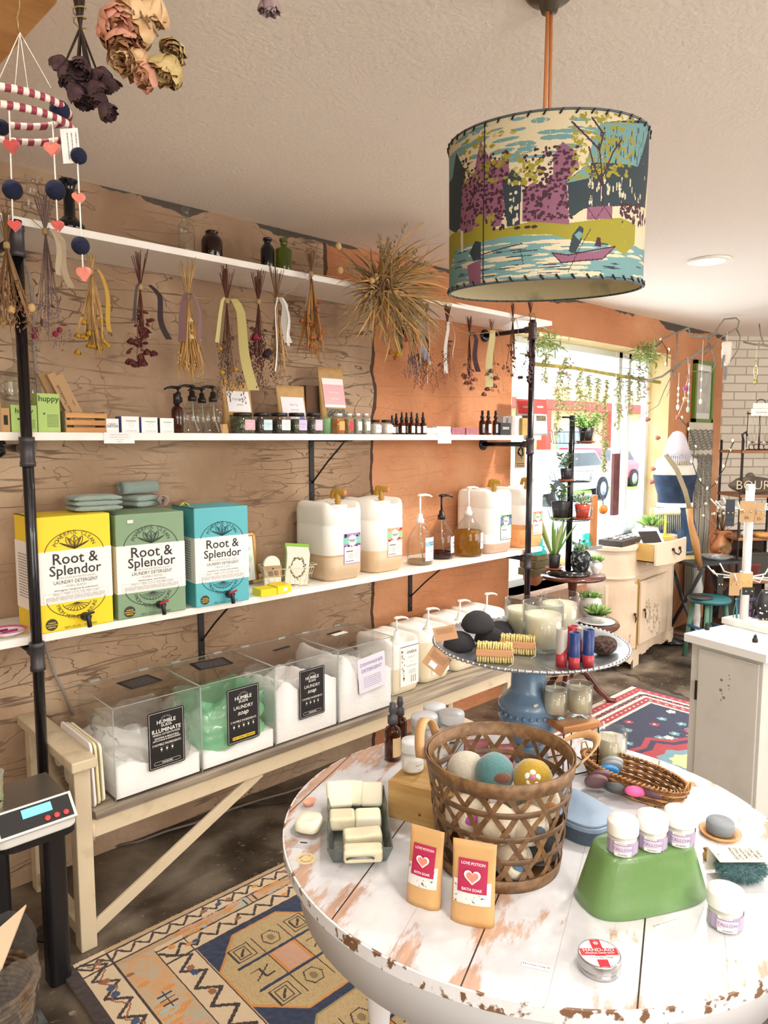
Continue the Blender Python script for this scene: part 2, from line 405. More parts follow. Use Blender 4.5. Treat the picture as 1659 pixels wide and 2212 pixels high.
# painted brick wall closing the far end
fw0 = Vector((XB,WY,0));fdir = Vector((.78,-.63,0)).normalized()
def brick_material():
 m = bpy.data.materials.new('painted_brick');m.use_nodes = True;nt = m.node_tree;L = nt.links
 b = nt.nodes['Principled BSDF'];b.inputs['Roughness'].default_value = .7
 tc = nd(nt,'ShaderNodeTexCoord');sp = nd(nt,'ShaderNodeSeparateXYZ');cb = nd(nt,'ShaderNodeCombineXYZ')
 L.new(tc.outputs['Object'],sp.inputs[0]);L.new(sp.outputs[0],cb.inputs[0]);L.new(sp.outputs[2],cb.inputs[1])
 k = nd(nt,'ShaderNodeTexBrick');k.inputs['Scale'].default_value = 1;k.inputs['Brick Width'].default_value = .21;k.inputs['Row Height'].default_value = .075
 k.inputs['Mortar Size'].default_value = .006;k.inputs['Mortar Smooth'].default_value = .3
 k.inputs['Color1'].default_value = (*lin('#d9cfbf'),1);k.inputs['Color2'].default_value = (*lin('#cfc3b1'),1);k.inputs['Mortar'].default_value = (*lin('#a99d8c'),1)
 L.new(cb.outputs[0],k.inputs['Vector']);L.new(k.outputs[0],b.inputs['Base Color'])
 u = nd(nt,'ShaderNodeBump',invert=True);u.inputs['Strength'].default_value = .6;u.inputs['Distance'].default_value = .01
 L.new(k.outputs['Fac'],u.inputs['Height']);L.new(u.outputs[0],b.inputs['Normal']);return m
b = MB();b.box((2.6,.1,CZ/2),(5.2,.2,CZ),brick_material())
o = b.build('wall_right');o.location = fw0 + Vector((.02,0,0));o.rotation_euler = (0,0,math.atan2(fdir.y,fdir.x));tag(o,kind='structure')
pe = fw0 + fdir*5.2
wall_boxes('wall_side',[((pe.x-.02,-4,0),(pe.x+.1,pe.y+.2,CZ))],pale)

def concrete():
 m = bpy.data.materials.new('stained_concrete');m.use_nodes = True;nt = m.node_tree;L = nt.links
 b = nt.nodes['Principled BSDF'];tc = nd(nt,'ShaderNodeTexCoord')
 def noi(sc,d,dist=0.):
  n = nd(nt,'ShaderNodeTexNoise');n.inputs['Scale'].default_value = sc;n.inputs['Detail'].default_value = d;n.inputs['Distortion'].default_value = dist
  L.new(tc.outputs['Object'],n.inputs['Vector']);return n.outputs[0]
 r = nd(nt,'ShaderNodeValToRGB');e = r.color_ramp.elements
 for k,(p,c) in enumerate([(.30,'#1d1611'),(.44,'#463c32'),(.57,'#756a5c'),(.74,'#a89b8b')]):
  if k > 1: e.new(p)
  e[k].position = p;e[k].color = (*lin(c),1)
 L.new(noi(3.1,12,.2),r.inputs[0])
 r2 = nd(nt,'ShaderNodeValToRGB');r2.color_ramp.elements[0].position = .62;r2.color_ramp.elements[1].position = .72;L.new(noi(35,4),r2.inputs[0])
 mx = nd(nt,'ShaderNodeMixRGB');mx.inputs[2].default_value = (*lin('#8f8272'),1);L.new(r2.outputs[0],mx.inputs[0]);L.new(r.outputs[0],mx.inputs[1])
 v = nd(nt,'ShaderNodeTexVoronoi',feature='DISTANCE_TO_EDGE');v.inputs['Scale'].default_value = .55
 ad = nd(nt,'ShaderNodeMixRGB',blend_type='ADD');ad.inputs[0].default_value = .25;n = nd(nt,'ShaderNodeTexNoise');n.inputs['Scale'].default_value = 5;n.inputs['Detail'].default_value = 6
 L.new(tc.outputs['Object'],n.inputs['Vector']);L.new(tc.outputs['Object'],ad.inputs[1]);L.new(n.outputs['Color'],ad.inputs[2]);L.new(ad.outputs[0],v.inputs['Vector'])
 vr = nd(nt,'ShaderNodeValToRGB');vr.color_ramp.elements[0].position = .002;vr.color_ramp.elements[1].position = .008;L.new(v.outputs[0],vr.inputs[0])
 m2 = nd(nt,'ShaderNodeMixRGB',blend_type='MULTIPLY');m2.inputs[0].default_value = .8;L.new(mx.outputs[0],m2.inputs[1]);L.new(vr.outputs[0],m2.inputs[2])
 L.new(m2.outputs[0],b.inputs['Base Color']);b.inputs['Roughness'].default_value = .42
 u = nd(nt,'ShaderNodeBump');u.inputs['Strength'].default_value = .3;u.inputs['Distance'].default_value = .01;L.new(noi(12,8),u.inputs['Height']);L.new(u.outputs[0],b.inputs['Normal'])
 return m
wall_boxes('floor',[((-3.1,-4.1,-.1),(12,WY+.2,0))],concrete())
ceilm = M('textured_ceiling','#f4eadf',.9,bump=(70,.25))
wall_boxes('ceiling',[((-3.1,-4.1,CZ),(12,WY+.22,CZ+.1))],ceilm)

# window: reveal, frame, glass
yel = M('yellow_reveal','#e9c98a',.75,bump=(25,.3),var=(3,'#f2ddb0',.4,.7))
t = .006
wall_boxes('trim_1',[((WX1-t,WY+.001,WZ0),(WX1,WY+.22,WZ1)),((WX0,WY+.001,WZ0),(WX0+t,WY+.22,WZ1)),
                     ((WX0,WY+.001,WZ1-t),(WX1,WY+.22,WZ1)),((WX0,WY-.02,WZ0-.03),(WX1,WY+.22,WZ0))],yel)
alu = M('white_aluminium','#dfe5e8',.35,.3)
wr = thing('window_1',None,None,(0,0,0));wr['kind'] = 'structure'
b = MB();yy = WY+.19
for x0,x1,z0,z1 in ((WX0+t,WX0+.05,WZ0,WZ1),(WX1-.05,WX1-t,WZ0,WZ1),(WX0,WX1,WZ0,WZ0+.05),(WX0,WX1,WZ1-.05,WZ1-t),(5.15,5.20,WZ0,WZ1),(5.30,5.34,WZ0,WZ1)):
 b.box(((x0+x1)/2,yy,(z0+z1)/2),(x1-x0,.05,z1-z0),alu)
b.build('window_frame',wr,.002)
b = MB();b.box(((WX0+5.15)/2,yy,(WZ0+WZ1)/2),(5.15-WX0-.05,.006,WZ1-WZ0-.1),glass('window_glass','#f8fdff',gloss=.3));b.build('window_pane',wr)

# street outside
asph = M('sunlit_asphalt','#c9cccd',.9,var=(2,'#b5b9bb',.4,.6))
wall_boxes('trim_2',[((-6,WY+.3,-.25),(60,60,-.15))],asph)
grass = M('lawn_grass','#7fa843',.9,bump=(60,.6),var=(8,'#9cc35c',.4,.6))
wall_boxes('trim_3',[((6,12.5,-.15),(45,14.5,-.10))],grass)
cream = M('cream_render','#f2e2bd',.8);redp = M('red_painted_door','#b0483c',.7)
bd = thing('building','cream rendered shop building with red columns across the sunny street','building',(17,15.2,-.15))
b = MB();b.box((0,2,1.9),(34,4,3.8),M('peach_render','#f3c98f',.8));b.build('facade',bd)
b = MB();b.box((0,-.15,3.0),(34,.3,.35),redp);b.build('fascia',bd)
for x in (-9,-4.5,.4,5,9.5): b = MB();b.box((x,-.2,1.4),(.35,.35,2.8),redp);b.build('column',bd)
gl = M('far_window_glass','#8fb3bd',.2)
for x in (-6.8,-2,2.8,7.2): b = MB();b.box((x,-.02,1.4),(2.2,.06,1.6),gl);b.build('window',bd)
def car(loc,rz,col,label):
 c = thing('parked_car',label,'car',loc,rz)
 paint = M('car_paint_'+label.split()[0],col,.25,coat=.8);dark = M('car_window','#2c3438',.15);ty = M('tyre_rubber','#202020',.8);rim = M('wheel_rim','#b8bcc0',.3,.8)
 prof = [(-2.2,.35),(-2.2,.85),(-1.5,1.0),(-1.0,1.45),(.9,1.45),(1.5,1.0),(2.15,.9),(2.2,.35)]
 b = MB();b.prism([(x,z) for x,z in prof],-.85,.85,paint,TR(rot=(PI/2,0,0)));b.build('car_body',c,.06)
 b = MB();b.prism([(-1.35,1.02),(-.92,1.38),(.84,1.38),(1.32,1.02)],-.87,.87,dark,TR(rot=(PI/2,0,0)));b.build('side_windows',c)
 for x in (-1.35,1.35):
  for y in (-.8,.8):
   b = MB();b.lathe([(.2,-.1),(.34,-.1),(.34,.1),(.2,.1)],ty,24,TR((x,y,.34),(PI/2,0,0)));w = b.build('wheel',c)
   b = MB();b.lathe([(0.0,-.09),(.2,-.09),(.2,.105),(0,.105)],rim,20,TR((x,y,.34),(PI/2,0,0)));b.build('wheel_rim',w)
p = at(1195,985,y=11.5);car((p.x,11.5,-.15),.1,'#e9ecee','white car parked outside the window, left of the red car')
p = at(1265,965,y=13.6);car((p.x+.6,13.6,-.15),.05,'#c22f45','red car parked outside behind the plant stand')

# recessed downlight
p = at(1532,562,z=CZ)
dl = thing('recessed_ceiling_light','round recessed ceiling light right of the hanging drum shade','ceiling light',(p.x,p.y,CZ))
b = MB();b.lathe([(.075,-.001),(.105,-.001),(.108,-.006),(.078,-.010)],M('white_trim','#f4efe6',.5),40,close=True);b.build('trim_ring',dl)
b = MB();b.lathe([(0,-.004),(.078,-.004)],M('lit_lens','#ffffff',emit='#fff3dd',emit_s=9),40);b.build('lens',dl)
lamp('recessed_ceiling_lamp','SPOT',(p.x,p.y,CZ-.02),120,WARM,.06,(p.x,p.y,0),2.7)

# ------------------------------------------------------------------ shelves, pipes, brackets
SY = 2.37                                   # front edge of the shelves
SZ1,SZ2,SZ3 = 2.262,1.622,.984          # top faces
wpaint = M('white_painted_board','#f1ece6',.45,var=(6,'#e4dcd2',.5,.8),bump=(40,.08))
for nm,z,th,x0,x1,lab in (('wall_shelf',SZ1,.024,-.2,3.53,'long white top shelf under the ceiling, dried flowers hanging below it'),
                          ('wall_shelf',SZ2,.026,-.2,3.45,'long white middle shelf at eye level with jars and small bottles'),
                          ('wall_shelf',SZ3,.026,-.2,3.48,'long white lower shelf with detergent boxes and jerrycans')):
 s_ = thing(nm,lab,'shelf',((x0+x1)/2,WY-.005,z),0,'white wall shelves')
 b = MB();b.box((0,(SY-WY+.005)/2,-th/2),(x1-x0,WY-.005-SY,th),wpaint);b.build('board',s_,.002)
steel = M('black_bracket_steel','#1d1a19',.5,.3)
def bracket(x,zt,label):
 t_ = thing('shelf_bracket',label,'bracket',(x,WY,zt),0,'black shelf brackets')
 b = MB();b.box((0,-.004,-.14),(.026,.006,.28),steel)
 for z in (-.03,-.25): b.ball((0,-.008,z),.005,M('screw_head','#6c6460',.4,.8),8)
 b.build('wall_plate',t_)
 b = MB();b.box((0,-.14,-.003),(.026,.28,.006),steel);b.build('top_plate',t_)
 b = MB();b.tube([(0,-.005,-.2),(0,-.12,-.1),(0,-.24,-.008)],.004,steel,6);b.build('brace',t_)
for px,zz,yb,lab in ((432,SZ3-.026,0,'black angle bracket under lower shelf below the green detergent box'),
      (885,SZ3-.026,0,'black angle bracket under lower shelf above the bench jerrycans'),
      (672,SZ2-.026,0,'black angle bracket under middle shelf above the large jerrycans')):
 q = at(px,1300 if zz < 1 else 1000,y=WY);bracket(q.x,zz,lab)
blk = M('black_iron_pipe','#15141a',.25,.4,coat=.4);grey = M('grey_pipe_fitting','#4b484c',.45,.5)
def pipe_stand(x,y,ztop,label):
 t_ = thing('shelf_pipe',label,'pipe',(x,y,0),0,'black pipes holding the shelves')
 b = MB();b.cyl((0,0,.012),(0,0,ztop),.0165,blk,n=20);b.build('pipe',t_)
 b = MB();b.lathe([(.05,0),(.05,.008),(.024,.012),(.022,.04),(.017,.04)],blk,24);b.build('floor_flange',t_)
 for z in (SZ1-.08,SZ2-.06,SZ3-.06):
  if z > ztop: continue
  b = MB();b.lathe([(.018,-.045),(.0225,-.045),(.0225,-.03),(.0205,-.028),(.0205,.028),(.0225,.03),(.0225,.045),(.018,.045)],grey,20,TR((0,0,z)))
  f = b.build('tee_fitting',t_)
  b = MB();b.cyl((0,.015,z+.01),(0,WY-y-.01,z+.01),.013,blk,n=14);b.lathe([(.036,0),(.036,.008),(.02,.012)],blk,20,TR((0,WY-y-.001,z+.01),(PI/2,0,0)));b.build('arm',t_)
  b = MB();b.cyl((0,.0,z+.01),(0,.045,z+.01),.019,grey,n=14);b.build('collar',f)
pipe_stand(.715,SY-.025,SZ1-.02,'black iron pipe upright at the left end of the shelves')
pipe_stand(at(1150,690,y=SY-.02).x,SY-.022,SZ1-.02,'black iron pipe upright at the right end beside the plant stand')

# ------------------------------------------------------------------ bench
bpaint = M('cream_painted_steel','#cfc0a4',.45,var=(14,'#b5a588',.55,.8),bump=(50,.06))
def wood(name,c1,c2,scale=(1,14,14),rough=.6,sc=4,bump=.15):
 if name in MATS: return MATS[name]
 m = M(name,c1,rough,var=(sc,c2,.35,.65),bump=(sc*3,bump),stretch=scale);return m
bwood = wood('weathered_board','#a89b88','#72665a',(.7,9,9),.75)
BX0,BX1,BY0,BY1,BZ = .80,2.98,2.175,2.64,.44
bench = thing('metal_bench','long cream metal bench with weathered board seat and one scrolled armrest','bench',((BX0+BX1)/2,(BY0+BY1)/2,0))
def bb(name,boxes,mat,bev=.003):
 b = MB()
 for lo,hi in boxes: b.box([(lo[0]+hi[0])/2-bench.location.x,(lo[1]+hi[1])/2-bench.location.y,(lo[2]+hi[2])/2],[hi[i]-lo[i] for i in range(3)],mat)
 return b.build(name,bench,bev)
n = 3;w = (BY1-BY0)/n
for i in range(n): bb('seat_board',[((BX0+.01,BY0+i*w,BZ-.025),(BX1,BY0+(i+1)*w-.004,BZ))],bwood)
bb('front_rail',[((BX0,BY0+.01,BZ-.085),(BX1,BY0+.045,BZ-.026))],bpaint)
bb('back_rail',[((BX0,BY1-.045,BZ-.085),(BX1,BY1-.01,BZ-.026))],bpaint)
for y0 in (BY0,BY1-.05): bb('leg',[((BX0-.05,y0,0),(BX0,y0+.05,.60))],bpaint)
for y0 in (BY0+.01,BY1-.05): bb('leg',[((BX1-.05,y0,0),(BX1-.01,y0+.04,BZ-.085))],bpaint)
bb('foot_rail',[((BX0-.045,BY0+.05,.03),(BX0-.005,BY1-.05,.07))],bpaint)
bb('armrest',[((BX0-.065,BY0-.03,.60),(BX0+.012,BY1+.03,.632))],bpaint,.004)
b = MB();ox,oy = bench.location.x,bench.location.y
for k,(x,z0,x1,z1) in enumerate([(BX0,.05,BX0+.62,BZ-.085),(BX1-.06,.05,BX1-.6,BZ-.085)]):
 b = MB();dx,dz = x1-x,z1-z0;l = math.hypot(dx,dz);b.box(((x+x1)/2-ox,BY0+.025-oy,(z0+z1)/2),(l+.03,.012,.042),bpaint,rot=(0,-math.atan2(dz,dx),0));b.build('brace',bench,.002)
b = MB();sc = [(BX0-.03-ox,BY0+.06-oy+.0+.02*math.cos(a)+.1,.575+.018*math.sin(a)) for a in [i*PI/6 for i in range(0,15)]]
b.ribbon([(BX0-.03-ox,BY0+.30-oy-.24*t+ .03*math.sin(t*6),.57-.22*t) for t in [i/12 for i in range(13)]],.03,bpaint,th=.004)
b.ribbon(sc,.03,bpaint,th=.004);b.build('scroll_bracket',bench)
b = MB();b.ball((BX0+.004-ox,BY0+.012-oy,BZ-.06),.014,bpaint,10,(.7,1,2.2),.4);b.build('weld_bead',bench)
# ------------------------------------------------------------------ common materials
BLACK = M('black_print','#1c1a1b',.6);WHITE = M('white_print','#f4f1ec',.6);PAPER = M('white_paper','#f2eeea',.7)
GREYP = M('grey_print','#8f8b8c',.7);KRAFT = M('kraft_paper','#c09a66',.75,var=(30,'#b48d59',.4,.7));CARD = M('kraft_card','#b08f68',.8)
GLASS = glass('clear_glass','#fafcfb',gloss=.8);AMBER = glass('amber_glass','#7a3510',alpha=.35,body='#4a1c08',gloss=.8)
WPLAS = M('white_plastic','#efedea',.35);BPLAS = M('black_plastic','#17161a',.35)
def boxfit(bl,br,z,ytop,d,y=None):
 A = at(*bl,z=z) if y is None else at(*bl,y=y);B_ = at(*br,z=z) if y is None else at(*br,y=y)
 A.z = B_.z = z;rz = math.atan2(B_.y-A.y,B_.x-A.x);w = (B_-A).length;h = zat(A,ytop)-z
 nrm = Vector((-math.sin(rz),math.cos(rz),0));return (A+B_)/2+nrm*d/2,rz,w,h
def stroke(b,T,pts,w,m):
 for (x0,y0),(x1,y1) in zip(pts[:-1],pts[1:]):
  dx,dy = x1-x0,y1-y0;l = math.hypot(dx,dy)
  if l < 1e-9: continue
  nx,ny = -dy/l*w/2,dx/l*w/2
  b.add([(x0-nx,y0-ny,0),(x1-nx,y1-ny,0),(x1+nx,y1+ny,0),(x0+nx,y0+ny,0)],[(0,1,2,3)],m,T)
def arc_text(b,T,s,R,a0,a1,size,m,inside=False,cx=0,cy=0,bold=0):
 for i,ch in enumerate(s):
  a = a0+(a1-a0)*(i/(len(s)-1) if len(s) > 1 else 0)
  if ch == ' ': continue
  b.text(ch,size,m,T @ TR((cx+R*math.cos(a),cy+R*math.sin(a),0),(0,0,a-PI/2 if not inside else a+PI/2)),bold=bold)
def fine_lines(b,T,x0,x1,y0,y1,n,m,th=.25,seed=1):
 """paragraphs of print too small to read"""
 r = random.Random(seed);h = (y1-y0)/n
 for i in range(n):
  x = x0
  while x < x1:
   l = min(r.uniform(.03,.12)*(x1-x0)*1.5,x1-x);b.add([(x,y0+i*h,0),(x+l*.85,y0+i*h,0),(x+l*.85,y0+(i+th*2)*h,0),(x,y0+(i+th*2)*h,0)],[(0,1,2,3)],m,T);x += l
# ------------------------------------------------------------------ detergent boxes
def detergent(nm,bl,br,ytop,d,c1,c2,blend,notes,label,tapcol):
 loc,rz,w,h = boxfit(bl,br,SZ3,ytop,d)
 t_ = thing('detergent_box',label,'detergent box',loc,rz,'boxes of laundry detergent')
 cm = M(nm+'_carton',c1,.5,bump=(40,.05));dk = M(nm+'_ink',c2,.6)
 b = MB();b.box((0,0,h/2),(w,d,h),cm);b.build('carton',t_,.004)
 b = MB();b.box((-w/2+.003,0,h+.0005),(.010,d,.001),dk);b.build('top_flap_edge',t_)
 T = TR((0,-d/2-.0008,0),(PI/2,0,0));S = TR((-w/2-.0008,0,0),(PI/2,0,-PI/2))
 b = MB();b.panel(T @ TR((0,h*.475,.0004)),w*.998,h*.455,PAPER);b.panel(S @ TR((0,h*.475,.0004)),d*.998,h*.455 if nm != 'yellow' else h*.6,PAPER)
 F = T @ TR((0,0,.0012));k = w/.24;ink = M('charcoal_ink','#2f2c2e',.6)
 b.text('Root &',.050*k,ink,F @ TR((0,h*.625,0)),.012);b.text('Splendor',.046*k,ink,F @ TR((0,h*.525,0)),.012)
 b.text('ULTRA CONCENTRATED LIQUID',.0085*k,GREYP,F @ TR((0,h*.462,0)));b.text('LAUNDRY DETERGENT',.017*k,ink,F @ TR((0,h*.425,0)),0,None,.8)
 b.text('— '+blend+' —',.0105*k,GREYP,F @ TR((0,h*.388,0)));b.text(notes,.0095*k,ink,F @ TR((0,h*.358,0)))
 b.text('ONLY 1 TBSP (1/2 FL OZ) PER LOAD',.011*k,GREYP,F @ TR((0,h*.323,0)),0,None,.85)
 stroke(b,F,[(-w*.43,h*.337),(w*.43,h*.337),(w*.43,h*.262),(-w*.43,h*.262),(-w*.43,h*.337)],.0006,GREYP)
 fine_lines(b,F,-w*.4,w*.4,h*.272,h*.308,5,GREYP,.2)
 fine_lines(b,S @ TR((0,0,.001)),-d*.35,d*.35,h*.28,h*.68,16,GREYP,.2)
 b.build('printed_band',t_)
 # line-drawn blossom, ring and lettering on the coloured parts
 b = MB();F = T @ TR((0,0,.0006));R = w*.40;cy1 = h*.70;lw = .0022*k
 stroke(b,F,[(R*math.cos(a),h*.655+R*math.sin(a)*.82) for a in [PI*.06+i*PI*.88/40 for i in range(41)]],lw,dk)
 arc_text(b,F,'POWERFUL CLEAN',R*.70,PI*.86,PI*.14,.0185*k,dk,cy=h*.675)
 b2 = h*.655
 for a0 in (-1.05,-.5,0,.5,1.05):
  L_ = R*.56
  for s in (-1,1):
   stroke(b,F,[(L_*t*math.sin(a0)+s*L_*.26*math.sin(PI*min(1,t*1.02))*math.cos(a0)*(1.1-abs(a0)*.4),b2+.02+L_*t*math.cos(a0)*.85) for t in [i/12 for i in range(13)]],lw,dk)
  for q in (-.5,0,.5): stroke(b,F,[(L_*.9*t*math.sin(a0)+q*L_*.12*math.sin(PI*t),b2+.02+L_*.8*t*math.cos(a0)) for t in (0,.3,.6,.9)],lw*.6,dk)
 b.build('printed_emblem',t_);b = MB()
 stroke(b,F,[(R*math.cos(a),h*.30+R*math.sin(a)*.72) for a in [-PI*.07-i*PI*.86/40 for i in range(41)]],lw,dk)
 stroke(b,F,[(R*.48*math.cos(a),h*.25+R*.48*math.sin(a)*.7) for a in [-PI*.07-i*PI*.86/40 for i in range(41)]],lw,dk)
 arc_text(b,F,'FROM MOTHER NATURE',R*.66,PI*1.10,PI*1.90,.0175*k,dk,True,cy=h*.275)
 for i in range(9):
  a = PI*1.1+i*PI*.8/8;stroke(b,F,[(0,h*.235),(R*.42*math.cos(a),h*.235+R*.30*math.sin(a))],lw,dk)
 b.prism([(math.cos(i*PI/15)*.019*k,math.sin(i*PI/15)*.019*k) for i in range(30)],0,.0004,M('charcoal_badge','#393634',.6),F @ TR((-w*.34,h*.07,0)))
 for j,s in enumerate(('SUPERIOR','ODOR & STAIN','REMOVAL')): b.text(s,.0052*k,M('badge_letters',c1,.6),F @ TR((-w*.34,h*.085-.007*k*j,.0008)),.02)
 b.text('508 FL OZ (15L) | 1016 LOADS',.010*k,dk,F @ TR((.01,h*.025,0)),0,None,.8)
 b.build('printed_emblem',t_)
 b = MB();q = TR((w*.09,-d/2,h*.10))
 b.lathe([(.014,0),(.014,.018),(.008,.022),(.008,.034)],BPLAS,16,q @ TR(rot=(PI/2,0,0)))
 b.cyl(q @ Vector((0,-.03,.012)),q @ Vector((.004,-.034,-.032)),.0075,BPLAS);b.box(q @ Vector((0,-.026,.0)),(.022,.016,.02),BPLAS,rot=(0,.3,0))
 v = b.build('spout',t_,.002);b = MB();b.box(q @ Vector((.002,-.038,.014)),(.034,.008,.007),tapcol,rot=(0,-.2,0));b.build('spout_lever',v,.002)
 return t_,loc,rz,w,h
redp_ = M('crimson_plastic','#a21c2e',.35)
DB1 = detergent('yellow',(85.5,1372),(246,1343),1119,.19,'#f0d226','#4c3c10','SWELL BLEND','lemongrass, bergamot & cedarwood','yellow detergent box nearest the left pipe on the lower shelf',BPLAS)
DB2 = detergent('green',(256,1341),(402.6,1317.5),1113,.20,'#7f9c7c','#34443a','HUMBLE BLEND','frankincense, basil & lime','sage green detergent box between the yellow and the teal one',redp_)
DB3 = detergent('teal',(424,1314),(539,1296),1099,.20,'#58b0bb','#1d4750','FREE & CLEAR','unscented for sensitive skin & babies','teal blue detergent box right of the green one',redp_)
b = MB();T = TR(DB2[1]) @ TR(rot=(0,0,DB2[2])) @ TR((-DB2[3]*.29,-.1016,DB2[4]*.93),(PI/2,0,0));b.panel(T,.02,.011,M('sticker_paper','#dfe3dc',.6));o = b.build('price_sticker');tag(o,'small blank white price sticker on the green detergent box','sticker')

# ------------------------------------------------------------------ folded cloths
terry = M('sage_terry','#93a79d',.95,bump=(260,.6),sheen=.4);terry2 = M('pinkish_terry','#c9b3a8',.95,bump=(260,.6))
def folded(loc,rz,w,d,layers,th,mat,label,group='folded cloths on the detergent boxes',seed=0):
 t_ = thing('folded_cloth',label,'towel',loc,rz,group);r = random.Random(seed);z = 0
 for k in range(layers):
  b = MB();prof = [];hw = d/2-r.uniform(0,.008);n = 10;hh = th*.5
  ring = [(hw*c,s) for c,s in [(-1,0),(-.97,.6),(-.9,1),(0,1),(.9,1),(1,.55),(1,0),(.97,-.6),(.9,-1),(0,-1),(-.9,-1),(-.97,-.6)]]
  rings = []
  for i in range(13):
   x = -w/2+w*i/12;e = min(1,6*min(i+.4,12.4-i)/12);rings.append([(x,y*(1-.02*r.random()),z+hh+s*hh*e*(.92)+.003*noise.noise(Vector((x*30,y*30,k+seed)))) for y,s in ring])
  b.loft(rings,mat);b.build('fold_layer',t_,0,2,1);z += th*.86
 return t_
def rolled(loc,rz,L_,R,mat,label,seed=0,ty=0):
 t_ = thing('rolled_cloth',label,'towel',loc,rz,'folded cloths on the detergent boxes')
 b = MB();vs = [];sp = [(R*(1-.75*i/40)*math.cos(i*.45),R*(1-.75*i/40)*math.sin(i*.45)) for i in range(41)]
 o_ = [(x*1.0,y*1.0) for x,y in sp];rings = []
 inner = [(x*.93,y*.93) for x,y in sp]
 for j in range(9):
  x = -L_/2+L_*j/8;s = 1+.06*noise.noise(Vector((x*20,seed,0)))
  rings.append([(x,a*s,R+c*s) for a,c in o_]+[(x,a*s*.95,R+c*s*.95) for a,c in reversed(inner)])
 b.loft(rings,mat);b.build('roll',t_);return t_
zt = SZ3+DB1[4]
p1 = at(213,1101,z=zt+.005);folded((p1.x,p1.y+.04,zt+.001),-.1,.17,.14,3,.020,terry,'stack of sage green washcloths folded flat across the yellow and green boxes',seed=1)
zt2 = SZ3+DB2[4]
p2 = at(305,1090,z=zt2+.01);folded((p2.x,p2.y+.03,zt2+.001),.3,.12,.14,2,.024,terry,'sage green washcloth with gathered end lying under the loose roll',seed=2)
rolled((p2.x+.005,p2.y+.03,zt2+.045),.15,.15,.027,terry,'sage green washcloth rolled up on top of the green box cloths')
rolled((p2.x+.075,p2.y+.015,zt2+.001),1.45,.13,.022,terry2,'small rolled washcloth with pinkish beige end on the green box')
b = MB();b.ribbon([(i*.007,-.002*i,.004+.012*math.sin(i*.7)) for i in range(8)],.022,M('yellow_gauze','#e3cf5c',.9),(0,1,0),.002);p = at(398,1090,z=zt2+.01)
o = b.build('yellow_cloth',loc=(p.x-.02,p.y,zt2+.002));tag(o,'small yellow cloth scrap beside the rolled washcloths','cloth')

# ------------------------------------------------------------------ stone, dish
p = at(8,1338,z=SZ3);b = MB();b.ball((0,0,.045),.062,M('dark_green_stone','#4b5140',.5,var=(14,'#2f3529',.4,.7),bump=(30,.3)),24,(1.1,.95,.72),.12,3)
tag(b.build('smooth_stone',loc=(p.x,p.y+.10,SZ3)),'large dark green stone at the far left end of the lower shelf','stone')
p = at(22,1378,z=SZ3);t_ = thing('dish','small white dish with pink rim left of the yellow box','dish',(p.x,p.y+.03,SZ3))
b = MB();b.lathe([(0,.004),(.028,.003),(.055,.018),(.058,.020),(.05,.014),(.026,.0),(0,0)],M('white_porcelain','#f1ece8',.2,coat=.6),32);b.build('bowl',t_)
b = MB();b.lathe([(.052,.0175),(.0585,.0205),(.056,.022),(.050,.0178)],M('pink_glaze','#d8589a',.25),32,close=True);b.build('rim',t_)
for k,(dx,c) in enumerate(((-.02,'#7a1f5c'),(.01,'#a7307e'))):
 b = MB();b.cyl((-.022,0,.005),(.022,.004,.005),.004,M('magenta_stick%d' % k,c,.4));tag(b.build('lip_crayon',loc=(p.x+dx*.8,p.y+.03-dx*.6,SZ3+.011)),('dark purple' if k == 0 else 'magenta')+' lip crayon lying in the pink rimmed dish','lip crayon','lip crayons in the dish')

# ------------------------------------------------------------------ things right of the teal box
pf = thing('picture_frame','gilt picture frame leaning on the wall behind the teal box','picture frame',(1.62,2.60,SZ3),.0);a = .22
gold = M('gilt_wood','#9a7640',.35,.6)
b = MB();T = TR(rot=(-a*.55,0,0))
for x,z,w,h in ((-.075,.11,.016,.22),(.075,.11,.016,.22),(0,.008,.166,.016),(0,.212,.166,.016)): b.box((x,0,z),(w,.014,h),gold,T=T)
b.build('frame',pf,.003)
cv = Canvas(60,80,1,1,'#eef0e6')
for i,(x,y,c) in enumerate([(.35,.8,'#e9a9a0'),(.5,.7,'#f0dca0'),(.7,.72,'#a9cfd8'),(.75,.5,'#bfe0cf'),(.65,.25,'#d9a7a8'),(.3,.4,'#cfe3d0')]): cv.ell(x,y,.16,.10,c,.3)
cv.mesh('print',lambda u,v: T @ Vector((-.07+.14*u,-.003,.012+.196*v)),vcol('printed_sheet',.5),pf)
ycart = M('bright_yellow_carton','#f2d51e',.45)
for k,(bl,br,tp,lab) in enumerate((((564,1290),(598,1285),1275,'small yellow carton in front of the wire basket, the left of two'),((600,1284),(629.5,1278.5),1267,'small yellow carton with white sticker, the right of two'))):
 loc,rz,w,h = boxfit(bl,br,SZ3,tp,.075);t_ = thing('small_carton',lab,'box',loc,rz,'yellow cartons')
 b = MB();b.box((0,0,h/2),(w,.075,h),ycart);b.build('carton',t_,.001)
 if k: b = MB();b.panel(TR((.005,-.0378,h*.5),(PI/2,0,0)),.018,.014,PAPER);b.build('sticker',t_)
wb = wood('pale_beech','#d9b98c','#c8a273',(8,1,8))
for k in range(3):
 p = at(578+k*6,1262-k*9,z=SZ3+.01*k);t_ = thing('nail_brush',('lowest','middle','topmost')[k]+' wooden brush in the stack behind the yellow cartons','brush',(p.x+.01*k,p.y+.055,SZ3+.015*k),-.2+.15*k,'wooden brushes behind the cartons')
 b = MB();b.box((0,0,.0075),(.085,.032,.015),wb);b.build('back',t_,.004)
b = MB()
